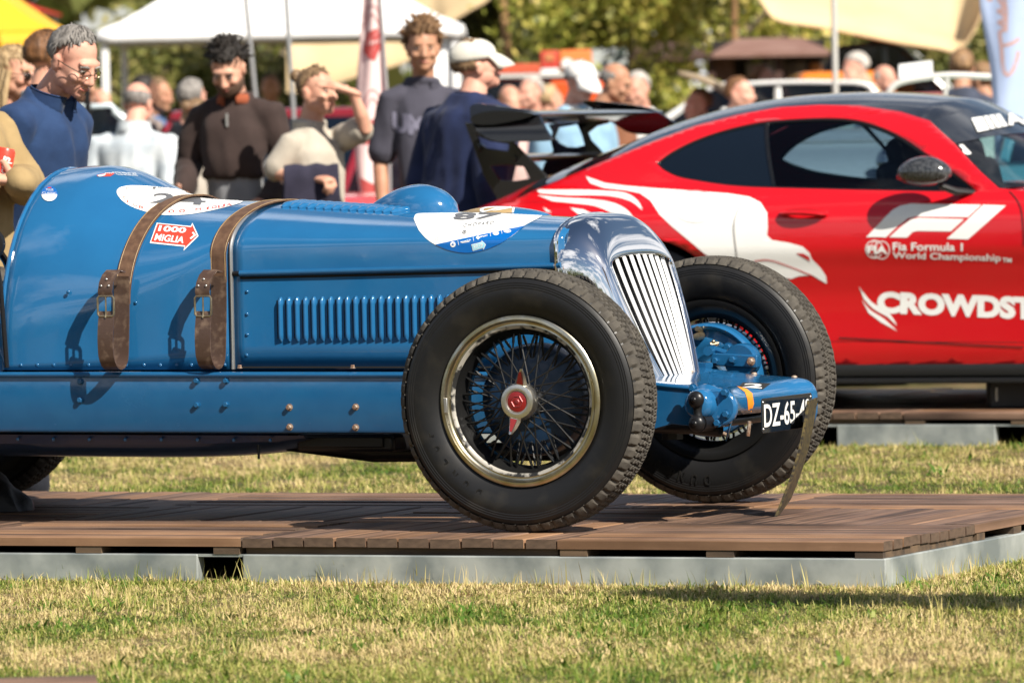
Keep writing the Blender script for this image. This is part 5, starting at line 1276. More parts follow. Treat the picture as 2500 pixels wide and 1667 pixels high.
def person(label, px, ytop, Y, yaw, skin='fair', hair=('brown', 'short'), top=None, legs=None, nod=0, turn=0, tilt=0, lean=0, bulk=1.0, arms=None, sleeves='long', hem=.47, collar=None, detail=1, extras=(), group=None, bulky=1.0, hscale=1.0, inner=None, shirt_r=None, female=False, glasses=None, mouth=0, beard=None):
    PCOUNT[0] += 1
    base = at_y(px, ytop, Y); H = max(1.35, base.z); f = H / 1.78 * hscale
    M = Matrix.Translation((base.x, base.y, 0)) @ Matrix.Rotation(RAD(yaw), 4, 'Z')
    root = thing('person', M, label, 'person', group)
    # neck base and head frame
    hs = .97 * (H / 1.78)**.4 * hscale
    ln = RAD(lean); hip = Vector((0, 0, .52 * H))
    def bend(p):      # lean the trunk forward (-y) from the hips
        p = Vector(p); 
        if p.z < hip.z: return p
        r = p - hip; return hip + Vector((r.x, r.y * math.cos(ln) - r.z * math.sin(ln), r.z * math.cos(ln) + r.y * math.sin(ln)))
    zsh = H - .305 * hs
    neck0 = bend((0, .025, zsh + .0)); 
    Rh = Matrix.Rotation(RAD(turn), 3, 'Z') @ Matrix.Rotation(RAD(tilt), 3, 'Y') @ Matrix.Rotation(RAD(nod), 3, 'X')
    hc = bend((0, 0, zsh + .057 * hs)) + Rh @ Vector((0, -.018, .125)) * hs          # middle of the head
    def hp(x, y, z): return hc + Rh @ (Vector((x, y, z)) * hs)
    sk = []
    R3 = Rh.copy()
    def ell(c, r, k=1, seg=20, rg_=14): sk.append((MB().sphere(hp(*c), tuple(x * hs for x in r), seg, rg_, R3), k))
    ell((0, .020, .035), (.0735, .095, .083)); ell((0, -.018, -.012), (.066, .078, .085)); ell((0, -.034, -.062), (.050, .056, .052)); ell((0, -.072, -.088), (.026, .022, .022))
    ell((0, -.072, .030), (.052, .020, .018))                                         # brow
    for s in (-1, 1):
        ell((s * .040, -.062, -.026), (.024, .026, .022)); ell((s * .046, -.012, -.055), (.022, .045, .035))
        ell((s * .074, .016, -.012), (.010, .020, .032)); ell((s * .079, .021, .004), (.007, .016, .016))
    sk.append((limb([hp(0, -.088, .018), hp(0, -.101, -.012), hp(0, -.108, -.030)], [.009 * hs, .0115 * hs, .015 * hs]), 1))
    for s in (-1, 1): ell((s * .013, -.097, -.034), (.010, .012, .009))
    ell((0, -.089, -.058), (.021, .010, .0065)); ell((0, -.086, -.070), (.018, .010, .007))
    sk.append((limb([bend((0, .03, zsh - .05)), bend((0, .025, zsh + .03)), hp(0, .018, -.06), hp(0, .01, -.02)], [.070 * hs * bulk**.4, .060 * hs * bulk**.4, .056 * hs, .05 * hs], 1.0, 16), 1))
    cl = []; sw = (.182 if not female else .165) * f * bulk**.5 * bulky**.5; wd = (.145 if not female else .123) * f * bulk; dp = .100 * f * bulk
    b = bulky
    rows = [(min(.43, hem - .04) * H, wd * 1.05 * b, dp * 1.12 * b, 0, .01), (hem * H, wd * 1.10 * b, dp * 1.14 * b, 0, .005), (max(.56, hem + .02) * H, wd * (1.0 if not female else .92) * b, dp * 1.1 * b, 0, -.01), (max(.63, hem + .04) * H, wd * 1.02 * b, dp * 1.12 * b, 0, -.012), (.70 * H, wd * 1.12 * b, dp * 1.16 * b, 0, -.005), (.76 * H, wd * 1.16 * b, dp * 1.10 * b, 0, .005), (zsh - .065, wd * 1.10 * b, dp * .95 * b, 0, .018), (zsh - .028, wd * .92, dp * .80, 0, .022), (zsh + .004, wd * .66, dp * .70, 0, .026), (zsh + .032, .088 * f * bulk**.5, .082 * f, 0, .028)]
    tr = stack([(z, rx, ry, cx, cy) for z, rx, ry, cx, cy in rows if z >= (hem - .01) * H]); tr.v = [tuple(bend(v)) for v in tr.v]; cl.append((tr, 0))
    # legs
    hipw = stack([(.40 * H, wd * .98, dp * 1.0, 0, .012), (.46 * H, wd * 1.02, dp * 1.06, 0, .012), (max(.52, hem + .015) * H, wd * .95, dp * 1.0, 0, .01)]); hipw.v = [tuple(bend(v)) for v in hipw.v]; cl.append((hipw, 2))
    for s in (-1, 1):
        cl.append((limb([(s * .085 * f, .01, .47 * H), (s * .095 * f, .0, .28 * H), (s * .10 * f, .015, .06 * H)], [.088 * f * bulk**.5, .068 * f, .055 * f]), 2))
        cl.append((limb([(s * .10 * f, .045, .035), (s * .11 * f, -.06, .038), (s * .115 * f, -.15, .03)], [.042, .046, .036], .85), 3))
    # arms: elbow and wrist in body space (x to the person's left is +)
    shx = sw - .012
    A_ = arms or {}
    for s, nm in ((-1, 'r'), (1, 'l')):
        S0 = bend((s * shx, .02, zsh - .068)); spec = A_.get(nm)
        hd = None
        if spec and spec[0] == 'w':
            Mi_ = M.inverted(); E_, W_ = Mi_ @ at_y(*spec[1]), Mi_ @ at_y(*spec[2]); Rw = Mi_.to_3x3(); pnw = Rw @ Vector(spec[3]); hd = (Rw @ Vector(spec[5])) if len(spec) > 5 else None; spec = (0, 0, tuple(pnw), spec[4])
        elif spec: E_, W_ = (bend(Vector(q) * f if q[2] > 3 else Vector((q[0] * f, q[1] * f, q[2] * H))) for q in spec[:2])
        else: E_, W_ = bend((s * (shx + .055 * f), .045, .625 * H)), bend((s * (shx + .05 * f), -.03 * f, .485 * H))
        ra = (.060 if not female else .050) * f * bulk**.5 * b
        if sleeves == 'long':
            cl.append((limb([bend((s * shx * .5, .02, zsh - .05)), S0, S0.lerp(E_, .5), E_, E_.lerp(W_, .5), W_], [ra * .9, ra * 1.08, ra * 1.04, ra * .92, ra * .84, ra * .68]), 0))
        else:
            cl.append((limb([bend((s * shx * .5, .02, zsh - .05)), S0, S0.lerp(E_, .45), S0.lerp(E_, .82)], [ra * .9, ra * 1.08, ra * 1.10, ra * 1.16]), 0))
            sk.append((limb([S0.lerp(E_, .5), E_, E_.lerp(W_, .35), W_], [ra * .72, ra * .66, ra * .66, ra * .44]), 1))
        if detail:
            d = (hd or (W_ - E_)).normalized(); pn = Vector(spec[2]) if spec and len(spec) > 2 else Vector((-s, -.25, 0)); cu = spec[3] if spec and len(spec) > 3 else .42
            sk += hand(W_ + d * .012, d, pn - d * pn.dot(d), hs * 1.02, cu, s)
        else: sk.append((limb([W_, W_ + (W_ - E_).normalized() * .13 * f], [.036 * f, .032 * f], .7), 1))
    V1, F1, I1 = remesh(cl, .011 if detail else .018, 3, 0.0135 * (1 if sleeves == 'long' else .8), PCOUNT[0] * 3.7)
    V2, F2, I2 = remesh(sk, .0052 if detail else .009, 2)
    me = bpy.data.meshes.new('body'); n = len(V1)
    me.from_pydata(np.vstack([V1, V2]).tolist(), [], F1 + [tuple(i + n for i in t) for t in F2])
    tm = top or bpy.data.materials['skin_fair']
    for m in (tm, m_skin[skin], legs or m_jean, m_shoe): me.materials.append(m)
    me.polygons.foreach_set('material_index', I1 + I2); me.polygons.foreach_set('use_smooth', [True] * len(me.polygons))
    o = bpy.data.objects.new('body', me); COL.objects.link(o); o.parent = root
    hm = m_hair[hair[0]]
    # face
    if detail:
        for s in (-1, 1):
            MB().sphere(hp(s * .031, -.0795, .004), tuple(x * hs for x in (.0125, .009, .0068)), 12, 8, R3).build('eye', m_eye, root)
            MB().sphere(hp(s * .031, -.0865, .003), tuple(x * hs for x in (.0070, .005, .0060)), 10, 6, R3).build('pupil', m_pupil, root)
            MB().tube([hp(s * .014, -.089, .021), hp(s * .030, -.091, .027), hp(s * .049, -.078, .020)], [.0035 * hs, .005 * hs, .003 * hs], 6).build('eyebrow', hm if hair[1] != 'bald' else m_hair['ash'], root)
        MB().tube([hp(-.024, -.088, -.062), hp(-.010, -.097, -.0615 - .002 * mouth), hp(.010, -.097, -.0615 - .002 * mouth), hp(.024, -.088, -.062)], [.002 * hs, .0042 * hs, .0042 * hs, .002 * hs], 6).build('mouth', m_lip, root)
    if beard:
        mb = MB(); N_ = 18; rr = []
        for i in range(N_ + 1):
            a = math.pi * (i / N_ - .5) * 1.25; rr.append([hp(math.sin(a) * (.0705 - .013 * t), -.012 - math.cos(a) * (.082 - .002 * t) + (0 if t < .7 else .012), -.040 - .062 * t - .012 * (1 - abs(math.sin(a)))) for t in [k / 6 for k in range(7)]])
        mb.loft(rr, False); bo = mb.build('beard', mat('beard_stubble', (.10, .055, .035), .8) if 'beard_stubble' not in bpy.data.materials else bpy.data.materials['beard_stubble'], root)
        sd = bo.modifiers.new('t', 'SOLIDIFY'); sd.thickness = .010 * hs; sd.offset = 0
        if 0: pass
    # hair: a shell over the skull, cut at the hairline
    st = hair[1]
    if st:
        mb = MB(); rows_, cols = 22, 40; amp = {'short': .005, 'curly': .017, 'tousled': .017, 'long': .006, 'bun': .004, 'bald': .003, 'fringe': .005}[st]; th = {'short': .012, 'curly': .017, 'tousled': .022, 'long': .014, 'bun': .008, 'bald': .003, 'fringe': .006}[st]
        g = []
        for i in range(rows_ + 1):
            ph = math.pi * .72 * i / rows_; r_ = []
            for j in range(cols):
                q = 6.2832 * j / cols; d = Vector((math.sin(ph) * math.sin(q), -math.sin(ph) * math.cos(q), math.cos(ph)))
                k = th + amp * noise.noise(d * (7 if st == 'curly' else 5) + Vector((PCOUNT[0] * 3.1, 0, 0))) + amp * .8 * noise.noise(Vector((d.x * 19, d.y * 7, d.z * 9)))
                if st == 'tousled': k += .012 * max(0, d.z) + (.012 if d.y < -.2 and d.z > .3 else 0)
                if st == 'curly': k += .016 * max(0, d.z - .2)
                back = max(0, d.y)
                r_.append((d, Vector((d.x * (.0755 + k), .018 + d.y * (.097 + k), .030 + d.z * (.086 + k)))))
            g.append(r_)
        def margin(d):
            front = -d.y; hl = {'short': .66, 'curly': .52, 'tousled': .54, 'long': .55, 'bun': .64, 'bald': 2, 'fringe': .80}[st]
            if st == 'bald': return min(.34 - d.z, d.z + .55, d.y + .25)
            if front > .35: return d.z - (hl - .10 * abs(d.x) + (.16 * math.sin(min(1, abs(d.x) / .55) * math.pi) if st in ('short', 'bun') else 0))
            if front > -.12: return d.z - ((-.05 if st != 'long' else -.6) + (front + .12) * 1.3)
            return d.z - (-.58 if st != 'long' else -.75)
        def keep(d): return margin(d) > -.02
        for r_ in g:
            for j in range(cols):
                d, p = r_[j]; e = min(1, max(0, margin(d) / .30)); e = (.10 + .9 * e)
                q0 = Vector((d.x * .0745, .018 + d.y * .096, .030 + d.z * .085)); r_[j] = (d, q0 + (p - q0) * e)
        vid = {}; fs = []
        for i in range(rows_):
            for j in range(cols):
                c = [(i, j), (i, (j + 1) % cols), (i + 1, (j + 1) % cols), (i + 1, j)]
                if all(keep(g[a][b_][0]) for a, b_ in c): fs.append(c)
        vs = []
        for c in fs:
            for a in c:
                if a not in vid: vid[a] = len(vs); vs.append(hp(*g[a[0]][a[1]][1]))
        mb.add(vs, [tuple(vid[a] for a in c) for c in fs])
        if st == 'bun': mb.sphere(hp(.0, .135, .075), (.036 * hs, .032 * hs, .034 * hs), 14, 10)
        if st == 'long':
            for s in (-1, 1):
                for k in range(5): mb.tube([hp(s * .076, -.02 + .025 * k, .02), hp(s * .090, -.015 + .025 * k, -.08), hp(s * .085, -.02 + .025 * k, -.19)], [.016 * hs, .02 * hs, .010 * hs], 6)
        ho = mb.build('hair', hm, root, 80)
        sd = ho.modifiers.new('t', 'SOLIDIFY'); sd.thickness = .004 * hs; sd.offset = -1
        if detail:
            rr = random.Random(PCOUNT[0] * 7); mb = MB(); capped = any(e.__qualname__.startswith('cap_on') for e in extras); c0 = Vector((.02, .42, .9)).normalized()
            for _ in range(700 if st != 'bald' else 160):
                i, j = rr.randrange(0, rows_ - 1), rr.randrange(cols); d, p = g[i][j]
                if margin(d) < {'bald': 0, 'short': .16}.get(st, .05) or (capped and d.z > -.15): continue
                fl = (d * d.dot(c0) - c0); fl = (fl - d * fl.dot(d)); fl = fl.normalized() if fl.length > .05 else Vector((0, -1, 0))
                if st in ('tousled', 'curly'): fl = (fl + Vector((rr.gauss(0, .7), rr.gauss(0, .7), rr.gauss(0, .5)))).normalized()
                else: fl = (fl + Vector((rr.gauss(0, .22), rr.gauss(0, .22), rr.gauss(0, .15)))).normalized()
                L_ = rr.uniform(.016, .034) * (1.5 if st == 'long' else 1); up_ = rr.uniform(.002, .008) * (.4 if st in ('bun', 'bald') else 1); w_ = rr.uniform(.0012, .0028); sd_ = d.cross(fl)
                q = [p - d * .002, p + fl * L_ * .5 + d * (up_ - .22 * L_ * .5), p + fl * L_ + d * (up_ * .6 - .9 * L_ * .30)]
                k = len(mb.v); mb.v += [tuple(hp(*(x + sd_ * w_ * s_))) for x, s_ in ((q[0], -1), (q[0], 1), (q[1], 1), (q[1], -1), (q[2], .35), (q[2], -.35))]; mb.f += [(k, k + 1, k + 2, k + 3), (k + 3, k + 2, k + 4, k + 5)]; mb.m += [0, 0]
            if mb.f: hs_ = mb.build('hair_strands', hm, ho, 80); hs_['kind'] = 'stuff'
        if st in ('curly', 'tousled', 'bun') and detail:      # loose locks
            rr = random.Random(PCOUNT[0]); mb = MB()
            for _ in range(150 if st != 'bun' else 40):
                i, j = rr.randrange(0, rows_ - 6), rr.randrange(cols); d, p = g[i][j]
                if not keep(d): continue
                a = hp(*p); t1 = Vector((rr.gauss(0, 1), rr.gauss(0, 1), rr.gauss(.1, .6))).normalized() * (.018 if st != 'bun' else .008)
                nn = R3 @ d; L_ = .017 if st != 'bun' else .006
                mb.tube([a - nn * .004, a + nn * L_ * .6 + t1 * .3, a + nn * L_ + t1, a + nn * L_ * .4 + t1 * 1.6], [.006 * hs, .006 * hs, .0045 * hs, .002 * hs], 5)
            mb.build('hair_locks', hm, ho, 80)
    if glasses:
        fm = m_pupil if glasses == 'sun' else m_wire
        gl = MB()
        for s in (-1, 1):
            gl.tube([hp(s * .031 + .022 * math.cos(q), -.103 + .010 * abs(s * .031 + .022 * math.cos(q)) / .05, -.001 + .016 * math.sin(q)) for q in [6.2832 * k / 16 for k in range(16)]], .0014 * hs, 6, loop=True)
            gl.tube([hp(s * .053, -.093, .004), hp(s * .080, -.03, .006), hp(s * .080, .02, .004)], .002 * hs, 6)
        gl.tube([hp(-.010, -.104, .002), hp(.010, -.104, .002)], .002 * hs, 6)
        go_ = gl.build('glasses', fm, root)
        if glasses == 'sun':
            for s in (-1, 1): MB().sphere(hp(s * .031, -.101, -.002), tuple(x * hs for x in (.024, .006, .018)), 14, 8, R3).build('lens', m_pupil, go_)
    if collar:      # stand or fold-down collar
        cm, ch, fall = collar; mb = MB(); rr = []
        for k in range(21):
            a = .35 + (6.2832 - .7) * k / 20; x, y = math.sin(a), -math.cos(a); r_ = .074 * hs * bulk**.35
            c0 = bend((x * r_ * 1.18, .026 + y * r_ * 1.10, zsh - .012 - .035 * max(0, -y))); c1 = bend((x * r_ * 1.12, .020 + y * r_ * 1.06, zsh + ch)); c2_ = bend((x * r_ * 1.35, .022 + y * r_ * 1.28, zsh + ch - fall))
            rr.append([c0, c1, c1 + (c2_ - c1) * .15 + Vector((0, 0, .006)), c2_] if fall else [c0, c0.lerp(c1, .5), c1, c1 + Vector((x, y, 0)) * .005])
        mb.loft(rr, False); co = mb.build('collar', cm, root, 60); sd = co.modifiers.new('t', 'SOLIDIFY'); sd.thickness = .006
    for e in extras: e(root, hp, bend, H, f, hs, zsh, R3)
    return root
m_wire = mat('spectacle_wire', (.25, .2, .14), .3, .9)
m_jean = cloth('blue_jeans', (.05, .075, .14)); m_shoe = mat('shoe_leather', (.03, .025, .02), .5)
m_capw = cloth('cap_cotton', (.62, .60, .53), (.50, .48, .42)); m_caps = cloth('cap_white', (.80, .79, .76), (.70, .69, .66))
def cap_on(m):
    def f_(root, hp, bend, H, f, hs, zsh, R3):
        mb = MB(); rr = []
        for i in range(13):
            ph = math.pi / 2 * i / 12; rr.append([hp(math.sin(ph) * math.sin(q) * .090, .016 - math.sin(ph) * math.cos(q) * .113, .048 + math.cos(ph) * .078) for q in [6.2832 * k / 30 for k in range(30)]])
        rr.append([hp(math.sin(q) * .091, .016 - math.cos(q) * .114, .030) for q in [6.2832 * k / 30 for k in range(30)]])
        mb.loft(rr, True); c = mb.build('cap', m, root, 60); sd = c.modifiers.new('t', 'SOLIDIFY'); sd.thickness = .005
        mb = MB(); rr = []
        for k in range(15):
            a = -1.15 + 2.3 * k / 14; rr.append([hp(math.sin(a) * (.088 + .0 * t), .016 - math.cos(a) * .112 - t * .085 * math.cos(a) ** .6, .034 - .038 * t - .030 * t * t + .012 * math.cos(a)) for t in (0, .25, .5, .75, 1)])
        mb.loft(rr, False); b_ = mb.build('cap_peak', m, root, 60); sd = b_.modifiers.new('t', 'SOLIDIFY'); sd.thickness = .006
        MB().sphere(hp(0, .016, .127), (.008, .008, .005), 8, 6).build('cap_button', m, c)
    return f_
def zip_pull(m, z0, z1):
    def f_(root, hp, bend, H, f, hs, zsh, R3):
        MB().tube([bend((0, -.112 * f, z * H)) for z in (z0, (z0 + z1) / 2, z1)], .007, 6).build('zip', m, root)
    return f_
def shirt_print(m, zc, w, h_):
    def f_(root, hp, bend, H, f, hs, zsh, R3):
        body = [o for o in root.children if o.name.startswith('body')][0]
        t = BVHTree.FromPolygons([v.co.copy() for v in body.data.vertices], [tuple(p.vertices) for p in body.data.polygons])
        vs, fs = text2d('UM', 1, .06); vs, fs = refine([(x * w - .16, zc * H + (y - .5) * h_ - .03 * x) for x, y in vs], fs, .02); mb = MB(); P = []
        for x, z in vs:
            p = t.ray_cast(Vector((x, -1, z)), Vector((0, 1, 0)))[0]; P.append((p if p else Vector((x, -.1, z))) + Vector((0, -.006, 0)))
        mb.add(P, fs).build('chest_lettering', m, root, 0)
    return f_
navy, navy2 = cloth('navy_fleece', (.020, .045, .115), (.014, .032, .085)), cloth('navy_jacket', (.018, .027, .075), (.012, .019, .055))
choc, beige_t, slate = cloth('chocolate_knit', (.045, .030, .027)), cloth('oatmeal_cotton', (.43, .385, .32), (.38, .34, .28)), cloth('slate_cotton', (.060, .058, .078))
rust_c, khaki, pale_j = cloth('rust_collar', (.28, .075, .035)), cloth('khaki_canvas', (.33, .235, .115), (.27, .19, .09)), cloth('pale_nylon', (.56, .60, .62), (.42, .47, .51), .6)
grey_tr, denim_l, brown_j, black_j = cloth('grey_trousers', (.24, .245, .26)), cloth('pale_denim', (.25, .40, .52), (.20, .33, .45)), cloth('brown_jacket', (.23, .095, .05)), cloth('black_cloth_jacket', (.018, .02, .028))
taupe, blue_sh, apricot, pinkish, grey_sh = cloth('taupe_cotton', (.26, .21, .19)), cloth('mid_blue_shirt', (.10, .16, .30)), cloth('apricot_shirt', (.72, .40, .16)), cloth('pink_shirt', (.58, .40, .37)), cloth('grey_shirt', (.36, .36, .37))
white_sh, dgreen = cloth('white_shirt', (.66, .65, .62)), cloth('dark_green', (.02, .07, .045))
# nearest row
person('man in navy fleece and glasses smiling down at the blue car', 22, 32, 24.35, 62, 'pink', ('grey', 'short'), navy, black_j, nod=30, turn=-12, lean=19, bulk=1.08, bulky=1.08, collar=(navy, .045, 0), glasses='wire', mouth=1)
def can_arm(root, hp, bend, H, f, hs, zsh, R3): pass
hold = at_y(8, 425, 24.6)
tanman = person('man in khaki jacket at the left edge holding a red can', -100, 60, 23.75, 60, 'fair', ('ash', 'short'), khaki, m_jean, bulk=1.2, bulky=1.15, arms={'l': ('w', (64, 452, 23.80), (50, 443, 23.52), (0, 1, 0), .62, (-1, .05, .10)), 'r': ((-.27, -.02, .62), (-.25, -.12, .5))}, collar=(khaki, .05, .03))
person('woman with pale blonde hair and sunglasses behind the navy fleece man', 20, 113, 30.5, 58, 'fair', ('blonde', 'long'), black_j, m_jean, nod=8, female=True, glasses='sun')
person('ginger haired man turned away behind the navy fleece man', 112, 75, 29.5, 120, 'fair', ('ginger', 'short'), grey_sh, m_jean)
person('bald man in a pale grey jacket with his back to the camera', 318, 197, 37.0, 158, 'pink', ('grey', 'bald'), pale_j, grey_tr, nod=14, bulk=1.3, bulky=1.1, lean=6, collar=(pale_j, .065, 0))
person('curly black haired man in chocolate quarter zip jumper looking down', 566, 91, 32.5, -14, 'fair', ('black', 'curly'), choc, grey_tr, nod=34, bulk=.92, bulky=1.05, beard=1, collar=(rust_c, .03, .045), extras=(zip_pull(m_steel, .765, .80),), arms={'r': ((-.245, .05, .665), (-.205, -.16, .60), (.5, -.5, 0), .6), 'l': ((.245, .05, .65), (.20, -.15, .565))}, hem=.635)
woman = person('young woman in oatmeal t shirt shading her eyes with one hand', 766, 163, 32.0, 52, 'fair', ('ash', 'bun'), beige_t, m_jean, nod=2, female=True, sleeves='short', bulk=1.05, bulky=1.05, arms={'l': ('w', (893, 312, 31.85), (862, 226, 31.8), (0, .4, -1), .12, (-1, .1, .35)), 'r': ('w', (668, 425, 31.9), (764, 436, 31.72), (0, .2, -1), .9)}, hem=.44)
person('teenage boy with tousled brown hair in slate lettered t shirt', 1031, 59, 34.5, 4, 'tan', ('brown', 'tousled'), slate, m_jean, sleeves='short', nod=4, bulk=.86, bulky=1.0, extras=(shirt_print(mat('shirt_print', (.15, .145, .20), .8), .74, .15, .10),), collar=(slate, .014, 0))
person('man in a dark navy jacket and beige baseball cap seen from behind', 1112, 90, 30.5, 126, 'pink', ('ash', 'short'), navy2, m_jean, turn=-18, nod=-8, lean=11, bulk=1.34, bulky=1.15, extras=(cap_on(m_capw),), collar=(navy2, .045, 0))
# second row
person('man in pale denim jacket and white cap looking down at the cars', 1405, 147, 40.0, 38, 'pink', ('grey', 'short'), denim_l, m_jean, nod=15, bulk=1.2, bulky=1.15, extras=(cap_on(m_caps),), collar=(white_sh, .03, .03))
person('balding man in a reddish brown jacket beside the white cap man', 1480, 150, 41.5, 72, 'tan', ('grey', 'bald'), brown_j, m_jean, nod=22, bulk=1.25, bulky=1.15, collar=(brown_j, .04, .02))
person('pale shirted bald man in front of the orange van', 1240, 207, 47.0, 20, 'fair', ('ash', 'bald'), pinkish, m_jean, nod=10, detail=0)
person('grey haired man in dark jacket in front of the orange van', 1298, 186, 47.5, -40, 'pink', ('white', 'short'), black_j, m_jean, nod=4, detail=0)
person('fair haired woman between the grey haired man and the white cap man', 1338, 207, 49.0, 120, 'fair', ('blonde', 'short'), pinkish, m_jean, detail=0, female=True)
person('older man with grey hair in a pale top behind the black rear wing', 1562, 173, 46.0, -30, 'pink', ('white', 'short'), white_sh, m_jean, nod=14, detail=0)
person('dark haired person half hidden behind the brown jacket man', 1524, 200, 48.5, 170, 'tan', ('black', 'short'), grey_sh, m_jean, detail=0)
person('white haired man in a blue shirt behind the rear wing', 1515, 178, 50.0, 60, 'tan', ('white', 'short'), blue_sh, m_jean, detail=0)
# crowd at the left
person('dark skinned man in taupe t shirt by the hedge', 350, 183, 46.0, 130, 'dark', ('black', 'short'), taupe, m_jean, detail=0)
person('man in mid blue shirt by the hedge', 378, 190, 47.0, 60, 'tan', ('ash', 'short'), blue_sh, m_jean, detail=0, nod=8)
person('pink faced man low beside the black tent pole', 236, 213, 50.0, 30, 'pink', ('white', 'bald'), black_j, m_jean, detail=0, nod=25)
person('dark haired man just behind the navy fleece man chin', 196, 167, 44.0, 40, 'tan', ('black', 'short'), black_j, m_jean, detail=0)
person('grey haired man in black jacket next to the chocolate jumper man', 466, 192, 39.5, 150, 'pink', ('grey', 'short'), black_j, m_jean, detail=0, bulk=1.1)
person('woman in cream coat partly hidden behind the chocolate jumper man', 480, 240, 37.0, 150, 'fair', ('ash', 'bun'), cloth('cream_coat', (.52, .47, .40)), black_j, detail=0, female=True)
person('person far off between the two grey poles', 660, 182, 58.0, 0, 'fair', ('ash', 'short'), black_j, m_jean, detail=0)
# right of the red car's roof
person('sunlit grey haired man in an apricot shirt by the pale pole', 2106, 125, 50.0, -72, 'pink', ('white', 'short'), apricot, m_jean, nod=20, detail=0, bulk=1.15)
person('grey haired man behind the apricot shirt man', 2152, 158, 51.5, -110, 'pink', ('white', 'bald'), pinkish, m_jean, nod=12, detail=0, turn=150)
person('brown haired person in a slate coat with back turned by the railing', 2340, 116, 44.0, 165, 'tan', ('brown', 'short'), cloth('slate_coat', (.055, .065, .095)), black_j, detail=0, lean=10, bulk=1.1)
person('person in black half hidden by the blue flag', 2418, 150, 45.0, -120, 'tan', ('brown', 'short'), black_j, black_j, detail=0, lean=6)
person('person in a pale shirt leaning over the raised bonnet', 1690, 151, 46.0, 60, 'pink', ('ginger', 'short'), white_sh, m_jean, detail=0, lean=35, arms={'l': ((.2, -.3, .62), (.15, -.5, .56)), 'r': ((-.2, -.3, .62), (-.15, -.5, .56))}, hscale=1.0)
person('person in grey bending beside the raised bonnet', 1790, 188, 47.5, -60, 'fair', ('ash', 'short'), grey_sh, m_jean, detail=0, lean=30)
person('red haired person in a blue collar behind the white car roof', 1858, 158, 58.0, 90, 'pink', ('ginger', 'short'), blue_sh, m_jean, detail=0)
# what they hold
cm = tanman.matrix_basis
can = thing('drink_can', Matrix.Translation(at_y(8, 402, 23.575) + Vector((0, 0, 0))), 'red drink can held by the man in the khaki jacket', 'can')
can.rotation_euler = (0, RAD(12), 0)
MB().lathe([(0, -.058), (.024, -.058), (.033, -.048), (.033, .046), (.027, .057), (.0, .055)], 32, Matrix.Rotation(RAD(90), 4, 'X')).build('can_body', m_redp, can)
MB().lathe([(.0275, -.0575), (.0285, -.061), (.026, -.062), (.024, -.0585), (0, -.0585)], 32, Matrix.Rotation(RAD(90), 4, 'X')).build('can_rim', m_steel, can)
vs, fs = text2d('cola', 1, .02); vs, fs = refine([(x, y) for x, y in vs], fs, .2)
MB().add([(.0338 * math.sin((y - .5) * 1.1 + .5), -.0338 * math.cos((y - .5) * 1.1 + .5), -.03 + x * .06) for x, y in vs], fs).build('can_lettering', m_white, can, 0)
jc = thing('folded_jumper', Matrix.Translation(at_y(760, 430, 31.72)), 'dark indigo jumper draped over the woman forearm', 'jumper')
mb = MB(); rr = []
mj = cloth('indigo_knit', (.030, .028, .048))
for i in range(25):
    x = -.125 + .25 * i / 24; row = []
    for k in range(25):
        t = k / 24; a = (t - .5) * 2
        hang = .26 + .03 * math.sin(x * 40) if a > 0 else .21
        drop = max(0, abs(a) - .28) / .72; y = (.055 if a > 0 else -.055) * min(1, abs(a) / .28); z = .055 * math.sqrt(max(0, 1 - min(1, abs(a) / .28)**2)) - drop * hang
        fold = .022 * math.sin(x * 46 + a * 2) * drop + .015 * noise.noise(Vector((x * 14, a * 4, 3)))
        row.append(Vector((x * (1 + .12 * drop) + .015 * drop * math.sin(a * 5), -y - fold if a < 0 else -y + fold, z + .01 * noise.noise(Vector((x * 20, a * 3, 0))))))
    rr.append(row)
mb.loft(rr, False); jo = mb.build('knit', mj, jc, 70); sd = jo.modifiers.new('t', 'SOLIDIFY'); sd.thickness = .016
# ------------------------------------------------------------------ tents, flags, cars and trees behind
m_tentw, m_tenty, m_tentr = mat('white_tent_pvc', (.80, .80, .80), .5, bump=(3, .1, .05)), mat('yellow_tent', (.74, .40, .02), .6, bump=(3, .1, .05)), mat('red_tent', (.62, .03, .015), .6)
m_stretch = mat('stretch_tent_cloth', (.62, .47, .27), .8, var=(1.2, (.52, .38, .21), .4, .65), bump=(2.5, .25, .06))
m_inside = mat('interior_shade_dark', (.022, .018, .016), .9)  # near-black colour stands for the shade inside the tent and stall
m_wood, m_greyp, m_palep = mat('pole_wood', (.36, .21, .09), .7, var=((6, 6, 1), (.22, .12, .05), .4, .6)), mat('grey_pole', (.42, .42, .42), .4, .6), mat('pale_pole', (.62, .60, .56), .45, .3)
def pole(name, label, p_top, p_bot, Y, r, m, up=2.2, group=None):
    a, b = at_y(*p_top, Y), at_y(*p_bot, Y); d = (a - b).normalized(); g = b - d * (b.z / d.z); t = a + d * up
    o = thing(name, Matrix.Translation(g), label, 'pole', group)
    MB().tube([Vector(), t - g], r, 12).build('shaft', m, o); MB().lathe([(0, -.03), (r * 2.2, -.03), (r * 2.4, .0), (0, .0)], 16, Matrix.Rotation(RAD(90), 4, 'X')).build('foot', m, o); MB().sphere(t - g, r * 1.3, 10, 8).build('finial', m, o); return o
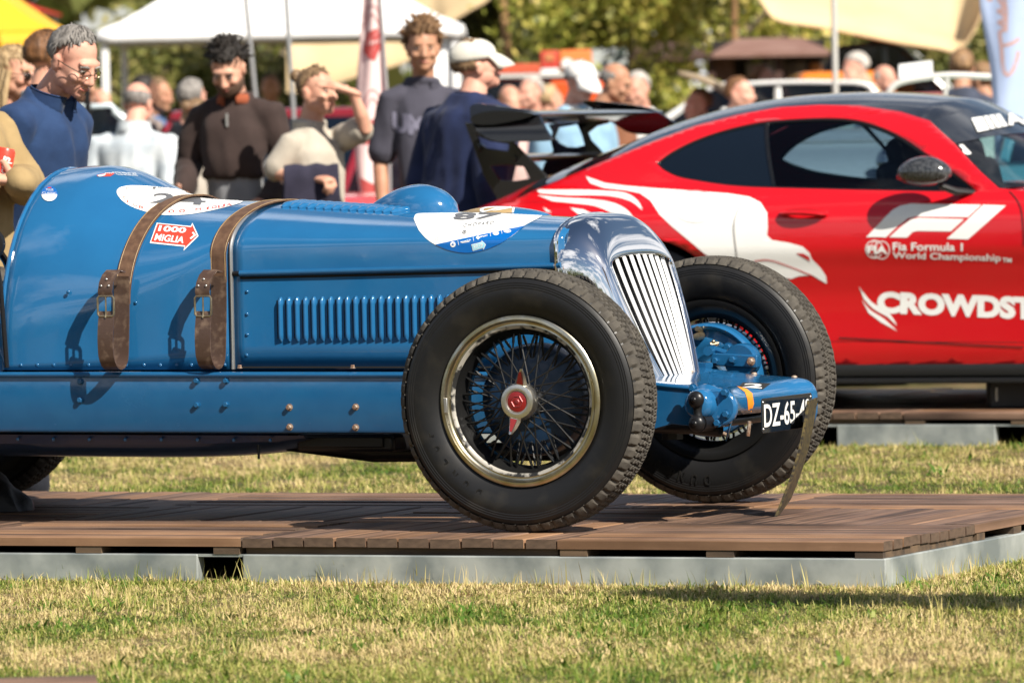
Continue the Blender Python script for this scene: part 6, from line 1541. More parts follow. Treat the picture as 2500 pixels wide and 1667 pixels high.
def canopy(name, label, x0, x1, y0, y1, ze, zv, zp, m, legs=True, lm=None, wall=None):
    o = thing(name, Matrix.Translation(((x0 + x1) / 2, (y0 + y1) / 2, 0)), label, 'tent'); w, d = (x1 - x0) / 2, (y1 - y0) / 2
    mb = MB(); rr = []
    for k in range(9):
        t = k / 8; s = 1 - t; z = ze + (zp - ze) * (t**1.25 if t < 1 else 1); s = max(s, .012); r_ = []
        for q in range(24):
            e, i = divmod(q, 6); f = i / 6 * 2 - 1; x, y = [(f, -1), (1, f), (-f, 1), (-1, -f)][e]; sag = 1 - .05 * (1 - f * f) * t * (1 - t) * 4; r_.append(Vector((x * w * s * sag, y * d * s * sag, z)))
        rr.append(r_)
    mb.loft(rr, True); mb.build('roof', m, o, 30)
    for a, b in (((-w, -d), (w, -d)), ((w, -d), (w, d)), ((w, d), (-w, d)), ((-w, d), (-w, -d))):
        mb = MB(); A, B = Vector((*a, 0)), Vector((*b, 0)); n = Vector(((B - A).y, -(B - A).x, 0)).normalized(); rr = []
        for k in range(25): p = A.lerp(B, k / 24) + n * (.006 + .006 * math.sin(k * 1.7)); rr.append([p + Vector((0, 0, ze - .005)), p + Vector((0, 0, (ze + zv) / 2)) + n * .006, p + Vector((0, 0, zv))])
        mb.loft(rr, False); v = mb.build('valance', m, o, 60); sd = v.modifiers.new('t', 'SOLIDIFY'); sd.thickness = .004
        MB().tube([A - n * .03 + Vector((0, 0, ze - .02)), B - n * .03 + Vector((0, 0, ze - .02))], .018, 8).build('top_rail', lm or m_greyp, o)
    if legs:
        for sx in (-1, 1):
            for sy in (-1, 1): MB().box((sx * (w - .06), sy * (d - .06), ze / 2), (.055, .055, ze)).build('leg', lm or m_greyp, o, bevel=.006)
    return o
GY = 55.0
g0, g1, gv, gz = at_y(236, 76, GY), at_y(1128, 60, GY), at_y(700, 97, GY), at_y(700, 70, GY)
gz_ = (g0.z + g1.z) / 2
gaz = canopy('gazebo', 'white pyramid roofed marquee behind the crowd on the left', g0.x, g1.x, GY, GY + (g1.x - g0.x), gz_, gz_ - .10, gz_ + 1.0, m_tentw, True, m_tentw)
w_ = (g1.x - g0.x) / 2
mb = MB(); mb.loft([[Vector((w_ - .40 + .36 * k / 8, -w_ + .09 + .012 * math.sin(k * 2), z)) for k in range(9)] for z in (.05, .8, 1.5, gz_ - .05)], False); sw_ = mb.build('side_curtain', m_tentw, gaz, 60); sw_.modifiers.new('t', 'SOLIDIFY').thickness = .005
yt0, yt1 = at_y(-900, 60, 47.0), at_y(133, 50, 47.0)
canopy('gazebo', 'yellow pyramid tent cut off at the left edge', yt0.x, yt1.x, 47.0, 50.0, yt1.z - .07, at_y(60, 147, 47).z, yt1.z + 1.2, m_tenty)
rt0, rt1 = at_y(-800, 22, 64), at_y(96, 22, 64)
canopy('gazebo', 'red tent roof peeping out between the yellow and white tents', rt0.x, rt1.x, 64, 67, rt1.z, rt1.z - .03, rt1.z + .9, m_tentr)
pole('flag_pole', 'grey metal pole standing left of its twin by the chocolate jumper man', (600, 0), (618, 180), 45.0, .0155, m_greyp, 2.5, 'grey poles between the jumper man and the woman')
pole('flag_pole', 'grey metal pole rising directly behind the woman in oatmeal t shirt', (699, 0), (716, 265), 44.0, .0155, m_greyp, 2.5, 'grey poles between the jumper man and the woman')
pole('tent_pole', 'pale pole in front of the cream awning on the right', (2036, 0), (2040, 230), 46.0, .020, m_palep)
pole('tent_pole', 'stout wooden pole beside the beige capped man', (1226, 0), (1241, 140), 61.0, .036, m_wood, .8)
pole('tent_pole', 'stout wooden pole above the brown stall roof', (1791, 0), (1793, 95), 64.0, .036, m_wood, .8)
pole('tent_pole', 'thin black pole beside the chin of the navy fleece man', (208, 110), (214, 250), 39.0, .018, m_black, .0)
# stretch tents
def sheet(name, label, low, Y0, Y1, ytop, m, n=40, sag=.15):
    P = curve2([(x, y) for x, y in low], 8); a = at_y(*low[len(low) // 2], Y0)
    o = thing(name, Matrix.Translation((a.x, a.y, 0)), label, 'tent'); mb = MB(); rr = []
    for i in range(13):
        t = i / 12; row = []
        for p in P:
            b_, c = at_y(p[0], p[1], Y0), at_y(p[0], ytop, Y1); q = b_.lerp(c, t); q.z -= sag * math.sin(math.pi * t) * .5; q.y += .06 * noise.noise(Vector((q.x * 2, t * 4, 0))); row.append(q - Vector((a.x, a.y, 0)))
        rr.append(row)
    mb.loft(rr, False); s_ = mb.build('canvas', m, o, 80); s_.modifiers.new('t', 'SOLIDIFY').thickness = .008
    MB().tube(rr[0], .014, 6).build('hem', m, o); return o, a
ta, aa = sheet('stretch_tent', 'beige stretch tent hanging low behind the white marquee', [(700, 225), (757, 222), (830, 200), (920, 172), (985, 152), (1050, 112), (1090, 64), (1140, 30), (1190, 0), (1230, -50)], 63, 66, -420, m_stretch)
for px, py in ((757, 150), (1090, 64)):
    p = at_y(px, py, 65.0) - Vector((aa.x, aa.y, 0)); MB().tube([(p.x, p.y, 0), (p.x, p.y, p.z + .2)], .035, 10).build('post', m_wood, ta)
tb, ab = sheet('stretch_tent', 'beige stretch tent with scalloped edge over the central tree', [(1284, -40), (1292, 2), (1318, 20), (1345, 34), (1372, 32), (1392, -6), (1400, -60)], 63, 67, -420, m_stretch)
tcc, ac = sheet('stretch_tent', 'sunlit cream stretch awning at the upper right', [(1835, -40), (1862, 10), (1900, 50), (2000, 66), (2100, 86), (2200, 106), (2290, 119), (2335, 126), (2368, 92), (2392, 45), (2412, -20)], 55, 59, -380, m_stretch)
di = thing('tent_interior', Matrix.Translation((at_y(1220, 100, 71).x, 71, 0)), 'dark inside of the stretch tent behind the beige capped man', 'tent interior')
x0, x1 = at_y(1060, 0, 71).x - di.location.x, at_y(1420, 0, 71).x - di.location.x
MB().box(((x0 + x1) / 2, .3, 1.7), (x1 - x0, .05, 3.4)).build('back_shade_sheet', m_inside, di); MB().box((x0, -1.5, 1.7), (.05, 3.5, 3.4)).build('side_curtain', m_inside, di); MB().box(((x0 + x1) / 2, -2.2, 3.42), (x1 - x0, 5, .05)).build('roof_shade_sheet', m_inside, di)  # dark sheets carry the tent's inner shade in their colour
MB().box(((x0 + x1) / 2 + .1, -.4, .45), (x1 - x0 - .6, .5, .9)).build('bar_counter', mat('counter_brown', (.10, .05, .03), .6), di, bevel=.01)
# flags
def flag(name, label, left, right, Y, m, wave):
    Lc, Rc = curve2(left, 6), curve2(right, 6); a = at_y(*left[-1], Y); n = min(len(Lc), len(Rc))
    o = thing(name, Matrix.Translation((a.x, a.y, 0)), label, 'banner'); mb = MB(); rr = []
    for i in range(n):
        row = []
        for k in range(9):
            p = Lc[i].lerp(Rc[i], k / 8); q = at_y(p[0], p[1], Y) - Vector((a.x, a.y, 0)); q.y += wave * math.sin(k * .8 + i * .12); row.append(q)
        rr.append(row)
    mb.loft(rr, False); c = mb.build('cloth', m, o, 80); c.modifiers.new('t', 'SOLIDIFY').thickness = .003
    return o, c, a
m_flagw = mat('flag_pinkish_white', (.66, .54, .52), .7, bump=(6, .3, .02)); m_flagr = mat('flag_red', (.36, .055, .05), .7); m_flagp = mat('flag_faded_red', (.50, .28, .27), .7)
f1, c1, a1 = flag('feather_flag', 'tall white and red feather flag standing beside the woman', [(895, -130), (886, 0), (872, 180), (866, 300), (868, 400), (884, 500)], [(912, -130), (926, 0), (940, 180), (948, 300), (950, 400), (946, 500)], 38.0, m_flagw, .03)
MB().tube([at_y(952, 520, 38) - Vector((a1.x, a1.y, 0)) - Vector((0, 0, at_y(952, 520, 38).z)), at_y(952, 480, 38) - Vector((a1.x, a1.y, 0)), at_y(950, 300, 38) - Vector((a1.x, a1.y, 0)), at_y(928, 0, 38) - Vector((a1.x, a1.y, 0)), at_y(913, -132, 38) - Vector((a1.x, a1.y, 0))], .010, 8).build('mast', m_greyp, f1)
SKF = Skin(Matrix.Translation((a1.x, a1.y, 0)), [c1])
SKF.decal('red_crest', [poly2d([(896, 82), (916, 70), (925, 72), (927, 118), (914, 150), (897, 138), (888, 126)])], m_flagr, f1, .004)
SKF.decal('red_crest', [poly2d([(886, 312), (912, 290), (932, 287), (934, 330), (914, 362), (890, 352), (880, 344)])], m_flagr, f1, .004)
SKF.decal('red_foot', [poly2d([(870, 428), (948, 470), (946, 500), (884, 500), (876, 470)])], m_flagr, f1, .004)
SKF.decal('crest_lettering', [txt('Classic', (898, 100), (925, 92), (899, 112), (926, 104), 0, .3), txt('Classic', (893, 322), (932, 308), (894, 336), (933, 322), 0, .3)], m_flagw, f1, .007)
for cx, cy in ((908, 52), (910, 258)): SKF.decal('round_emblem', [ring(cx, cy, 20, 40, 4), line_px([(cx - 16, cy + 8), (cx, cy - 18), (cx + 16, cy + 8)], 4)], m_flagp, f1, .004)
m_flagb = mat('flag_pale_blue', (.36, .43, .60), .7, bump=(5, .3, .02)); m_script = mat('script_pink_brown', (.48, .30, .28), .6)
f2_, c2_, a2_ = flag('feather_flag', 'pale blue feather flag with script lettering at the right edge', [(2392, -120), (2392, 0), (2402, 70), (2418, 160), (2424, 230), (2426, 300), (2428, 420)], [(2520, -120), (2530, 0), (2536, 70), (2540, 160), (2542, 230), (2542, 300), (2540, 420)], 36.0, m_flagb, .03)
MB().tube([at_y(2544, 420, 36) - Vector((a2_.x, a2_.y, at_y(2544, 420, 36).z)), at_y(2544, 300, 36) - Vector((a2_.x, a2_.y, 0)), at_y(2522, -122, 36) - Vector((a2_.x, a2_.y, 0))], .012, 8).build('mast', m_greyp, f2_)
SKG = Skin(Matrix.Translation((a2_.x, a2_.y, 0)), [c2_])
SKG.decal('script_lettering', [line_px([(2441, 78), (2446, 120), (2449, 160), (2455, 180), (2465, 182), (2478, 160), (2486, 126)], 9), line_px([(2450, 112), (2470, 107), (2488, 95)], 9), line_px([(2441, 78), (2455, 72), (2446, 60), (2440, 55), (2455, 48), (2448, 34), (2438, 28), (2452, 22), (2444, 6), (2436, -6)], 9), line_px([(2457, 78), (2458, 30), (2452, -10)], 7), line_px([(2408, -8), (2416, 2), (2424, -6)], 7)], m_script, f2_, .004)
# crowd barrier
br0 = at_y(2300, 200, 39.0)
bar = thing('crowd_barrier', Matrix.Translation((br0.x, br0.y, 0)), 'pale grey tubular barrier behind the red coupe roof', 'barrier')
q = lambda x, y: at_y(x, y, 39.0) - Vector((br0.x, br0.y, 0))
pts_ = curve2([q(2165, 250), q(2172, 222), q(2196, 202), q(2250, 191), q(2320, 184), q(2400, 187), q(2450, 191), q(2472, 206), q(2474, 235), q(2462, 275), q(2440, 350)], 6)
MB().tube(pts_ + [Vector((pts_[-1].x, pts_[-1].y, 0))], .018, 12).build('top_tube', m_palep, bar); MB().tube([q(2314, 185), q(2306, 240), Vector((q(2300, 300).x, 0, 0))], .013, 10).build('upright', m_palep, bar); MB().tube([q(2165, 250), Vector((q(2165, 250).x, 0, 0))], .018, 10).build('upright', m_palep, bar)
mb = MB(); mb.prism([(q(2192, 0).x, q(0, 235).z), (q(2274, 0).x, q(0, 232).z), (q(2274, 0).x, q(0, 194).z), (q(2192, 0).x, q(0, 202).z)], Matrix.Translation((0, .03, 0)) @ Matrix.Rotation(RAD(90), 4, 'X'), .012); mb.build('notice_panel', m_tentw, bar)

# ------------------------------------------------------------------ parked cars
def car(label, px, Y, yaw, paint, Lc=4.2, Wc=1.7, H=1.45, belt=.92, bonnet=.88, nose=1.5, screen=1.05, rear=-1.5, boxy=.5, lamp=True, open_lid=False, rim=None, zoff=0):
    b = at_y(px, 400, Y); M = Matrix.Translation((b.x, b.y, 0)) @ Matrix.Rotation(RAD(yaw), 4, 'Z'); o = thing('parked_car', M, label, 'car', 'show cars parked behind the crowd'); h = Lc / 2; w = Wc / 2
    def loft(prof, ws, nm, m):
        n = len(ws); rr = []
        for vv, sc in ws: rr.append([Vector((x * sc, vv, z)) for x, z in prof])
        return MB().loft(rr, True, (True, True)).build(nm, m, o, 35)
    low = [(-h, .30), (-h * .98, .62), (-h * .9, bonnet * .97), (rear, belt), (screen + .1, belt), (h * .72, bonnet), (h * .95, bonnet * .86), (h, .55), (h * .97, .28)]
    low = [(p[0], p[1]) for p in curve2(low, 4)]
    loft(low, [(-w, .95), (-w * .97, .985), (-w * .85, 1), (w * .85, 1), (w * .97, .985), (w, .95)], 'body', paint)
    top_ = [(rear - .05, belt - .01), (rear + .25 * boxy + .1, H - .06), (rear + .55, H), (screen - .75, H), (screen - .45, H - .05), (screen + .12, belt - .01)]
    tp = [(p[0], p[1]) for p in curve2(top_, 4)]
    loft(tp, [(-w * .84, .97), (-w * .78, 1), (w * .78, 1), (w * .84, .97)], 'cabin', m_tint)
    rp = [p for p in tp if p[1] > H - .11]; MB().loft([[Vector((x, vv, z + .012)) for x, z in rp] for vv in (-w * .85, -w * .8, 0, w * .8, w * .85)], False).build('roof', paint, o, 50).modifiers.new('t', 'SOLIDIFY').thickness = .03
    for s in (-1, 1):
        for xa, xb in ((rear - .05, rear + .25 * boxy + .15), ((rear + screen) / 2 - .03, (rear + screen) / 2 - .03), (screen + .12, screen - .50)):
            MB().tube([(xa, s * w * .85, belt), (xb, s * w * .82, H - .03)], .028, 6).build('pillar', paint, o)
        for x in (-h * .62, h * .62):
            wh = empty('wheel', Matrix.Translation((x, s * (w - .1), .31)), o); MB().lathe([(.18, -.09), (.30, -.1), (.31, -.05), (.31, .05), (.30, .1), (.18, .09)], 28).build('tyre', m_rubber, wh); MB().lathe([(0, -.07), (.17, -.085), (.18, 0), (.17, .085), (0, .07)], 24).build('rim', rim or m_steel, wh)
        if lamp:
            lz = max(.66, bonnet - .09 if bonnet > 1.05 else 0); MB().sphere((h * .955, s * w * .70, lz), (.05, .095, .095), 16, 10).build('headlamp', m_chrome, o); MB().box((-h * .985, s * w * .75, lz - .04), (.05, .14, .1)).build('tail_lamp', m_redp, o, bevel=.01)
    MB().tube([(h + .05, -w * .95, .42), (h + .09, 0, .42), (h + .05, w * .95, .42)], .045, 8).build('bumper', m_chrome, o); MB().tube([(-h - .05, -w * .95, .42), (-h - .08, 0, .42), (-h - .05, w * .95, .42)], .045, 8).build('bumper', m_chrome, o)
    MB().box((h * .975, 0, .60), (.05, w * .75, .22)).build('grille', m_chrome, o, bevel=.03)
    if open_lid: mb = MB(); mb.loft([[Vector((screen + .15 + .50 * t, vv * (1 - .1 * t), belt + .08 + .27 * t + .05 * math.sin(t * 3.1))) for t in [k / 8 for k in range(9)]] for vv in (-w * .85, -w * .4, 0, w * .4, w * .85)], False); mb.build('raised_bonnet', open_lid, o, 60).modifiers.new('t', 'SOLIDIFY').thickness = .04
    return o
pt = lambda n, c: mat(n, c, .25, coat=.5)
car('pale grey blue classic estate car behind the bald man', -60, 41.5, 4, pt('paint_pale_blue', (.50, .58, .62)), 4.4, 1.7, 1.50, .95, .9, screen=1.32, rear=-2.0, boxy=.2)
car('dark red classic saloon behind the woman', 742, 46.0, 250, pt('paint_maroon', (.20, .012, .02)), 4.2, 1.7, 1.46)
car('bright red roadster with chrome headlamps behind the feather flag', 900, 36.4, 262, pt('paint_scarlet', (.60, .02, .02)), 3.8, 1.55, .98, .80, .82)
car('white hatchback with its roof showing behind the red coupe', 1648, 50.5, 176, pt('paint_white', (.74, .74, .72)), 4.0, 1.7, 1.60, 1.16, .95, screen=.2, rear=-1.7, boxy=.5)
car('reddish old car with its tan bonnet raised', 2278, 47.5, 176, pt('paint_rose', (.36, .12, .12)), 4.2, 1.65, 1.48, 1.33, 1.30, open_lid=mat('bonnet_underside_tan', (.30, .23, .15), .5))
car('silver white classic car seen through the door window of the coupe', 2000, 36.5, 262, pt('paint_silver', (.60, .63, .63)), 4.1, 1.6, 1.27, 1.23, 1.20)
car('mint green van seen through the windscreen of the coupe', 2400, 41.0, 266, pt('paint_mint', (.56, .68, .58)), 4.6, 1.8, 1.38, 1.345, 1.34, boxy=.3)
car('teal blue car with red tail lamp seen through the coupe windscreen', 2815, 36.5, 82, pt('paint_teal', (.09, .30, .38)), 4.0, 1.6, 1.30, 1.10, 1.09)
car('dark green off roader with sloping windscreen behind the crowd barrier', 2080, 56.5, -6, pt('paint_dark_green', (.018, .026, .022)), 3.4, 1.7, 1.92, 1.28, 1.25, screen=.95, rear=-.25, boxy=.1)
ot = thing('orange_truck', Matrix.Translation((at_y(2070, 200, 54).x, 54, 0)), 'bright orange truck cab beside the pale pole', 'truck')
m_or = pt('paint_orange', (.72, .20, .02))
MB().box((0, 1.4, 1.05), (.75, 2.6, 1.30)).build('cab', m_or, ot, bevel=.06); MB().box((0, .095, 1.38), (.56, .03, .34)).build('windscreen', m_tint, ot, bevel=.01)
for sx in (-1, 1): MB().lathe([(0, -.1), (.33, -.1), (.33, .1), (0, .1)], 24, Matrix.Translation((sx * .3, .8, .34)) @ Matrix.Rotation(RAD(90), 4, 'Z')).build('wheel', m_rubber, ot); MB().sphere((sx * .26, .09, .72), (.08, .03, .08), 14, 8).build('headlamp', m_chrome, ot)
vb = at_y(1330, 230, 52.5)
van = thing('orange_van', Matrix.Translation((vb.x, vb.y, 0)), 'orange red van parked behind the two older men', 'van')
vz = lambda y: at_y(1330, y, 52.5).z
MB().box((-.05, .9, (vz(188) + .25) / 2), (1.0, 1.8, vz(188) - .25)).build('body', pt('paint_van_orange', (.62, .085, .015)), van, bevel=.05); MB().box((-.05, .9, vz(184)), (1.04, 1.84, .03)).build('roof_gutter', m_palep, van); MB().box((-.2, -.012, vz(225)), (.5, .02, .18)).build('window', m_tint, van)
for sx in (-.38, .32): MB().lathe([(0, -.08), (.30, -.08), (.30, .08), (0, .08)], 24, Matrix.Translation((sx, .02, .30))).build('wheel', m_rubber, van)
def bboard(label, x0, x1, y0, y1, Y, m, cat='sign', extra=None):
    a, b = at_y(x0, y1, Y), at_y(x1, y0, Y); o = thing('sign_board', Matrix.Translation(((a.x + b.x) / 2, Y, 0)), label, cat); w_, z0, z1 = (b.x - a.x), a.z, b.z
    MB().box((0, 0, (z0 + z1) / 2), (w_, .04, z1 - z0)).build('panel', m, o, bevel=.008); 
    for s in (-1, 1): MB().tube([(s * w_ * .4, .03, 0), (s * w_ * .4, .03, z1 - .02)], .015, 8).build('post', m_greyp, o)
    if extra: extra(o, w_, z0, z1)
    return o
m_sr, m_so = mat('sign_red', (.55, .06, .04), .5), mat('sign_orange', (.80, .22, .06), .5)
bboard('red square sign board above the orange van', 1320, 1364, 124, 168, 57, m_sr, extra=lambda o, w, a, b: MB().box((0, -.026, (a + b) / 2 + .02), (w * .5, .012, (b - a) * .4)).build('printed_patch', mat('patch_tan', (.50, .20, .08), .6), o))
bboard('orange sign board with a white roundel above the white cap man', 1368, 1444, 122, 172, 57.5, m_so, extra=lambda o, w, a, b: MB().lathe([(0, -.028), (.045, -.028), (.045, -.02)], 24, Matrix.Translation((-w * .28, 0, (a + b) / 2 - .03))).build('white_roundel', m_tentw, o))
bboard('small white notice beneath the red square sign', 1320, 1364, 168, 188, 56.5, m_tentw)
bboard('red mesh banner strung along the van roof', 1170, 1318, 156, 182, 55.5, mat('mesh_banner', (.55, .09, .04), .7))
bboard('grey white menu board behind the balding man', 1444, 1530, 118, 178, 59, mat('board_white_grey', (.45, .48, .47), .5, var=(9, (.05, .07, .06), .5, .56, 2)))
# brown stall
sY = 62.0
s0, s1 = at_y(1490, 140, sY), at_y(1995, 140, sY)
stl = thing('market_stall', Matrix.Translation(((s0.x + s1.x) / 2, sY, 0)), 'dark wooden stall under a long brown canopy roof', 'stall')
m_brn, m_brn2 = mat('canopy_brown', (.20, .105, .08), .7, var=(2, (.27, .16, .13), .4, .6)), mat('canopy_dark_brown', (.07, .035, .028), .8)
sx = lambda x: at_y(x, 140, sY).x - stl.location.x
sz = lambda y: at_y(1750, y, sY).z
def roof(xs, ze, zr, nm, m):
    mb = MB(); a, b = xs; mb.loft([[Vector((a, -.2, ze)), Vector((a, -.2, ze - .035)), Vector((a, 1.4, ze - .035)), Vector((a, 1.4, ze))]] + [[Vector((b, -.2, ze)), Vector((b, -.2, ze - .035)), Vector((b, 1.4, ze - .035)), Vector((b, 1.4, ze))]], True, (True, True))
    mb.add([(a, -.2, ze), (b, -.2, ze), (b, 1.4, ze), (a, 1.4, ze), (a + .25, .6, zr), (b - .25, .6, zr)], [(0, 1, 5, 4), (1, 2, 5), (2, 3, 4, 5), (3, 0, 4)]); return mb.build(nm, m, stl, 0)
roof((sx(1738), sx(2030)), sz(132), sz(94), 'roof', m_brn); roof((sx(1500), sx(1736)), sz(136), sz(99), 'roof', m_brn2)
for x in (1505, 1735, 1900, 2025): MB().box((sx(x), -.05, sz(134) / 2), (.07, .07, sz(136))).build('post', m_brn2, stl)
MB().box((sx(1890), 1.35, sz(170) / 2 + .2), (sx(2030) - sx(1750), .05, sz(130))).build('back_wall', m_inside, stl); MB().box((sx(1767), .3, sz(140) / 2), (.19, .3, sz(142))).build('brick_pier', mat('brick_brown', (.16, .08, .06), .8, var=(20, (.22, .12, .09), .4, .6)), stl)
MB().box((sx(1880), .1, .55), (sx(2010) - sx(1800), .5, 1.1)).build('counter', m_brn2, stl, bevel=.01)
for x, y, c in ((1838, 175, (.35, .33, .30)), (1888, 170, (.30, .28, .27)), (1932, 178, (.12, .09, .07)), (1958, 176, (.20, .15, .11)), (1995, 180, (.55, .20, .05)), (1905, 150, (.16, .12, .09)), (1850, 150, (.30, .36, .12))):
    MB().box((sx(x), .35, sz(y)), (.10, .1, .16)).build('stock_crate', mat('stock_%d' % x, c, .7), stl, bevel=.01)

# ------------------------------------------------------------------ trees
def leaf_mat(name, c1, c2, c3):
    m = bpy.data.materials.new(name); m.use_nodes = True; n, l = m.node_tree.nodes, m.node_tree.links; b = n['Principled BSDF']; b.inputs['Roughness'].default_value = .45
    a = n.new('ShaderNodeAttribute'); a.attribute_name = 'tone'; r = n.new('ShaderNodeValToRGB'); e = r.color_ramp.elements; e[0].color = (*c1, 1); e[1].color = (*c3, 1); e[1].position = .95; k = e.new(.5); k.color = (*c2, 1)
    l.new(a.outputs['Fac'], r.inputs[0]); l.new(r.outputs[0], b.inputs['Base Color']); t = n.new('ShaderNodeBsdfTranslucent'); l.new(r.outputs[0], t.inputs[0]); x = n.new('ShaderNodeMixShader'); x.inputs[0].default_value = .35
    l.new(b.outputs[0], x.inputs[1]); l.new(t.outputs[0], x.inputs[2]); l.new(x.outputs[0], n['Material Output'].inputs[0]); return m
m_lf1 = leaf_mat('leaves_olive', (.06, .085, .018), (.21, .22, .055), (.48, .42, .15)); m_lf2 = leaf_mat('leaves_yellow_green', (.10, .135, .02), (.38, .38, .065), (.72, .58, .17))
m_bark = mat('bark', (.10, .075, .05), .9, var=(12, (.2, .16, .11), .4, .6))
def leaves(n, centre, rad, rs, size, clumps=26, flat=1.0):
    r = np.random.default_rng(rs); c = np.array(centre); rad = np.array(rad)
    u = r.normal(size=(clumps, 3)); u /= np.linalg.norm(u, axis=1)[:, None]; cc = c + u * rad * (r.random((clumps, 1))**.4) * .85
    k = r.integers(0, clumps, n); p = cc[k] + r.normal(size=(n, 3)) * rad.mean() * .17
    d = r.normal(size=(n, 3)); d /= np.linalg.norm(d, axis=1)[:, None]; e = np.cross(d, r.normal(size=(n, 3))); e /= np.linalg.norm(e, axis=1)[:, None]
    s = size * (.6 + .8 * r.random((n, 1))); v = np.stack([p - d * s, p + e * s * .5, p + d * s, p - e * s * .5], 1).reshape(-1, 3)
    tone = np.clip(r.normal(.45, .22, n) + (r.random(clumps)[k] - .5) * .5, 0, 1)
    me = bpy.data.meshes.new('leaves'); me.from_pydata(v.tolist(), [], [tuple(range(4 * i, 4 * i + 4)) for i in range(n)]); a = me.attributes.new('tone', 'FLOAT', 'POINT'); a.data.foreach_set('value', np.repeat(tone, 4)); return me
def tree(label, px, Y, h, cz, rad, m, n, size, seed, name='tree', group=None, cat='tree'):
    b = at_y(px, 300, Y); o = thing(name, Matrix.Translation((b.x, b.y, 0)), label, cat, group); r = random.Random(seed)
    me = leaves(n, (0, 0, cz), rad, seed, size); me.materials.append(m); c = bpy.data.objects.new('crown', me); COL.objects.link(c); c.parent = o
    mb = MB(); mb.tube([(0, 0, 0), (.05, 0, h * .35), (0, .05, h * .7)], [.13, .10, .05], 10)
    for k in range(7):
        q = r.uniform(0, 6.28); z = h * r.uniform(.25, .6); L_ = r.uniform(.5, .95); mb.tube([(0, 0, z), (rad[0] * L_ * .5 * math.cos(q), rad[1] * L_ * .5 * math.sin(q), z + h * .15), (rad[0] * L_ * math.cos(q), rad[1] * L_ * math.sin(q), z + h * .24)], [.055, .035, .012], 6)
    mb.build('trunk', m_bark, o); return o
tree('dense olive bush directly right of the navy fleece man', 270, 67, 2.6, 1.25, (1.05, .9, 1.45), m_lf1, 5200, .055, 1, 'bush', cat='bush')
tree('broad olive bush behind the bald man', 470, 68, 2.6, 1.3, (1.1, .9, 1.5), m_lf1, 5600, .055, 2, 'bush', cat='bush')
tree('darker olive bush between the two grey poles', 680, 67.5, 2.7, 1.3, (.95, .9, 1.5), m_lf1, 5200, .055, 3, 'bush', cat='bush')
tree('green tree filling the dark gap under the stretch tent', 1270, 69.5, 3, 1.8, (.9, .8, 1.2), m_lf1, 3600, .055, 9)
tree('yellow green tree with sunlit leaves in the centre', 1490, 59.5, 3.6, 2.55, (1.05, .9, 1.05), m_lf2, 7600, .045, 4)
tree('yellowing tree behind the wooden pole above the stall', 1760, 66, 3.8, 2.6, (1.35, 1.0, 1.15), m_lf2, 7200, .05, 5)
tree('low yellow green shrub under the stall roof', 1630, 61.2, 1.7, 1.25, (.55, .4, .55), m_lf2, 2400, .045, 6, 'bush', cat='bush')
tree('pale olive tree behind the cream awning', 2060, 70, 3.6, 1.9, (1.35, 1.0, 1.5), m_lf1, 6200, .055, 7)
tree('olive tree at the far right behind the pale blue flag', 2360, 69, 3.4, 1.7, (1.3, 1.0, 1.6), m_lf1, 6200, .055, 8)
# the wood that closes the field all round: far behind, and behind the photographer (it shows in the chrome)
me = bpy.data.meshes.new('treeline'); V, F, T = [], [], []
rw = np.random.default_rng(5)
for ring_n, (R0, hgt) in ((0, (85, 7.5)), (1, (92, 9.5))):
    for k in range(150):
        a = 2 * math.pi * k / 150 + rw.normal() * .01; cx, cy = R0 * math.cos(a), 18 + R0 * math.sin(a); hh = hgt * (.75 + .5 * rw.random())
        if -.25 < (math.atan2(-.60, .35) - a + math.pi) % (2 * math.pi) - math.pi < .25: hh *= .6
        n = 170; p = np.stack([cx + rw.normal(size=n) * 2.0, cy + rw.normal(size=n) * 2.0, hh * rw.random(n)**.8], 1); d = rw.normal(size=(n, 3)); d /= np.linalg.norm(d, axis=1)[:, None]; e = np.cross(d, rw.normal(size=(n, 3))); e /= np.linalg.norm(e, axis=1)[:, None]; s = .55
        V.append(np.stack([p - d * s, p + e * s * .7, p + d * s, p - e * s * .7], 1).reshape(-1, 3)); T.append(np.repeat(np.clip(rw.normal(.35, .2, n), 0, 1), 4))
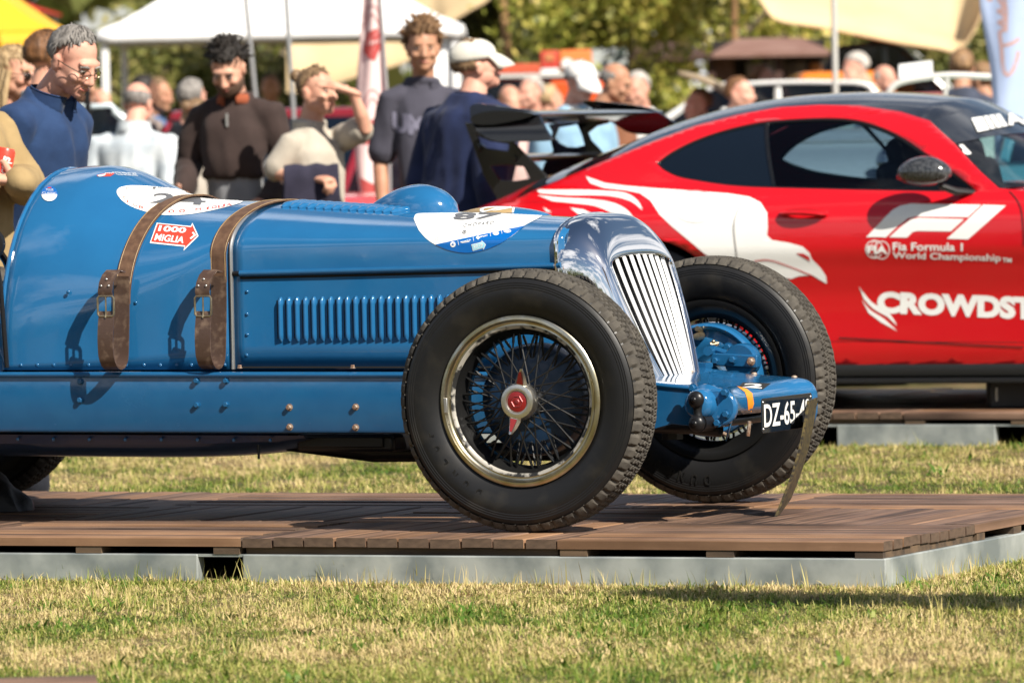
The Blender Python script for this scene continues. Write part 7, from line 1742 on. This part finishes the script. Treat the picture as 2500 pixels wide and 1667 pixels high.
V, T = np.vstack(V), np.concatenate(T); me.from_pydata(V.tolist(), [], [tuple(range(4 * i, 4 * i + 4)) for i in range(len(V) // 4)]); a = me.attributes.new('tone', 'FLOAT', 'POINT'); a.data.foreach_set('value', T); me.materials.append(m_lf1)
tl = bpy.data.objects.new('treeline', me); COL.objects.link(tl); tag(tl, 'distant wood of green trees closing the field all round', 'wood', kind='stuff')
# cloth banner added unseen, out of frame at the right, to shade the near grass
k_ = 2.75 / SUN.z
b0_, b1_ = at_z(1560, 1462, 0) + SUN * k_, at_z(3600, 1500, 0) + SUN * k_
ban = thing('shade_banner', Matrix.Translation((b0_.x, b0_.y, 0)), 'unseen long cloth banner added out of frame to shade the near grass', 'banner')
v_ = b1_ - b0_; v_.z = 0
mb = MB(); mb.loft([[Vector((v_.x * t, v_.y * t, 2.75 + .68 * q * (min(1, .15 + t * 4) if t < .3 else 1) + .02 * math.sin(t * 30))) for q in (-1, -.3, .3, 1)] for t in [k / 40 for k in range(41)]], False); mb.build('cloth', m_flagw, ban, 60).modifiers.new('t', 'SOLIDIFY').thickness = .004
for t in (0, 1): MB().tube([(v_.x * t, v_.y * t, 0), (v_.x * t, v_.y * t, 3.1)], .02, 8).build('post', m_greyp, ban)
# ------------------------------------------------------------------ copies of people added out of frame on the left for the blue paint to reflect
def find(part): return [o for o in bpy.data.objects if o.parent is None and part in o.get('label', '')][0]
for src, x, y, rz, lab in (('bald man in a pale grey jacket', -3.3, 17.4, 150, 'unseen copy of the bald man in pale jacket added for reflections'), ('woman in oatmeal', -4.3, 16.6, 140, 'unseen copy of the woman in oatmeal t shirt added for reflections'), ('pale denim jacket', -5.3, 15.6, 135, 'unseen copy of the man in denim jacket added for reflections'), ('teenage boy', -6.3, 16.4, 130, 'unseen copy of the boy in slate t shirt added for reflections')):
    c = copy_tree(find(src)); c.matrix_basis = Matrix.Translation((x, y, 0)) @ Matrix.Rotation(RAD(rz), 4, 'Z'); c['label'] = lab; c['group'] = 'copied onlookers added out of view for reflections'
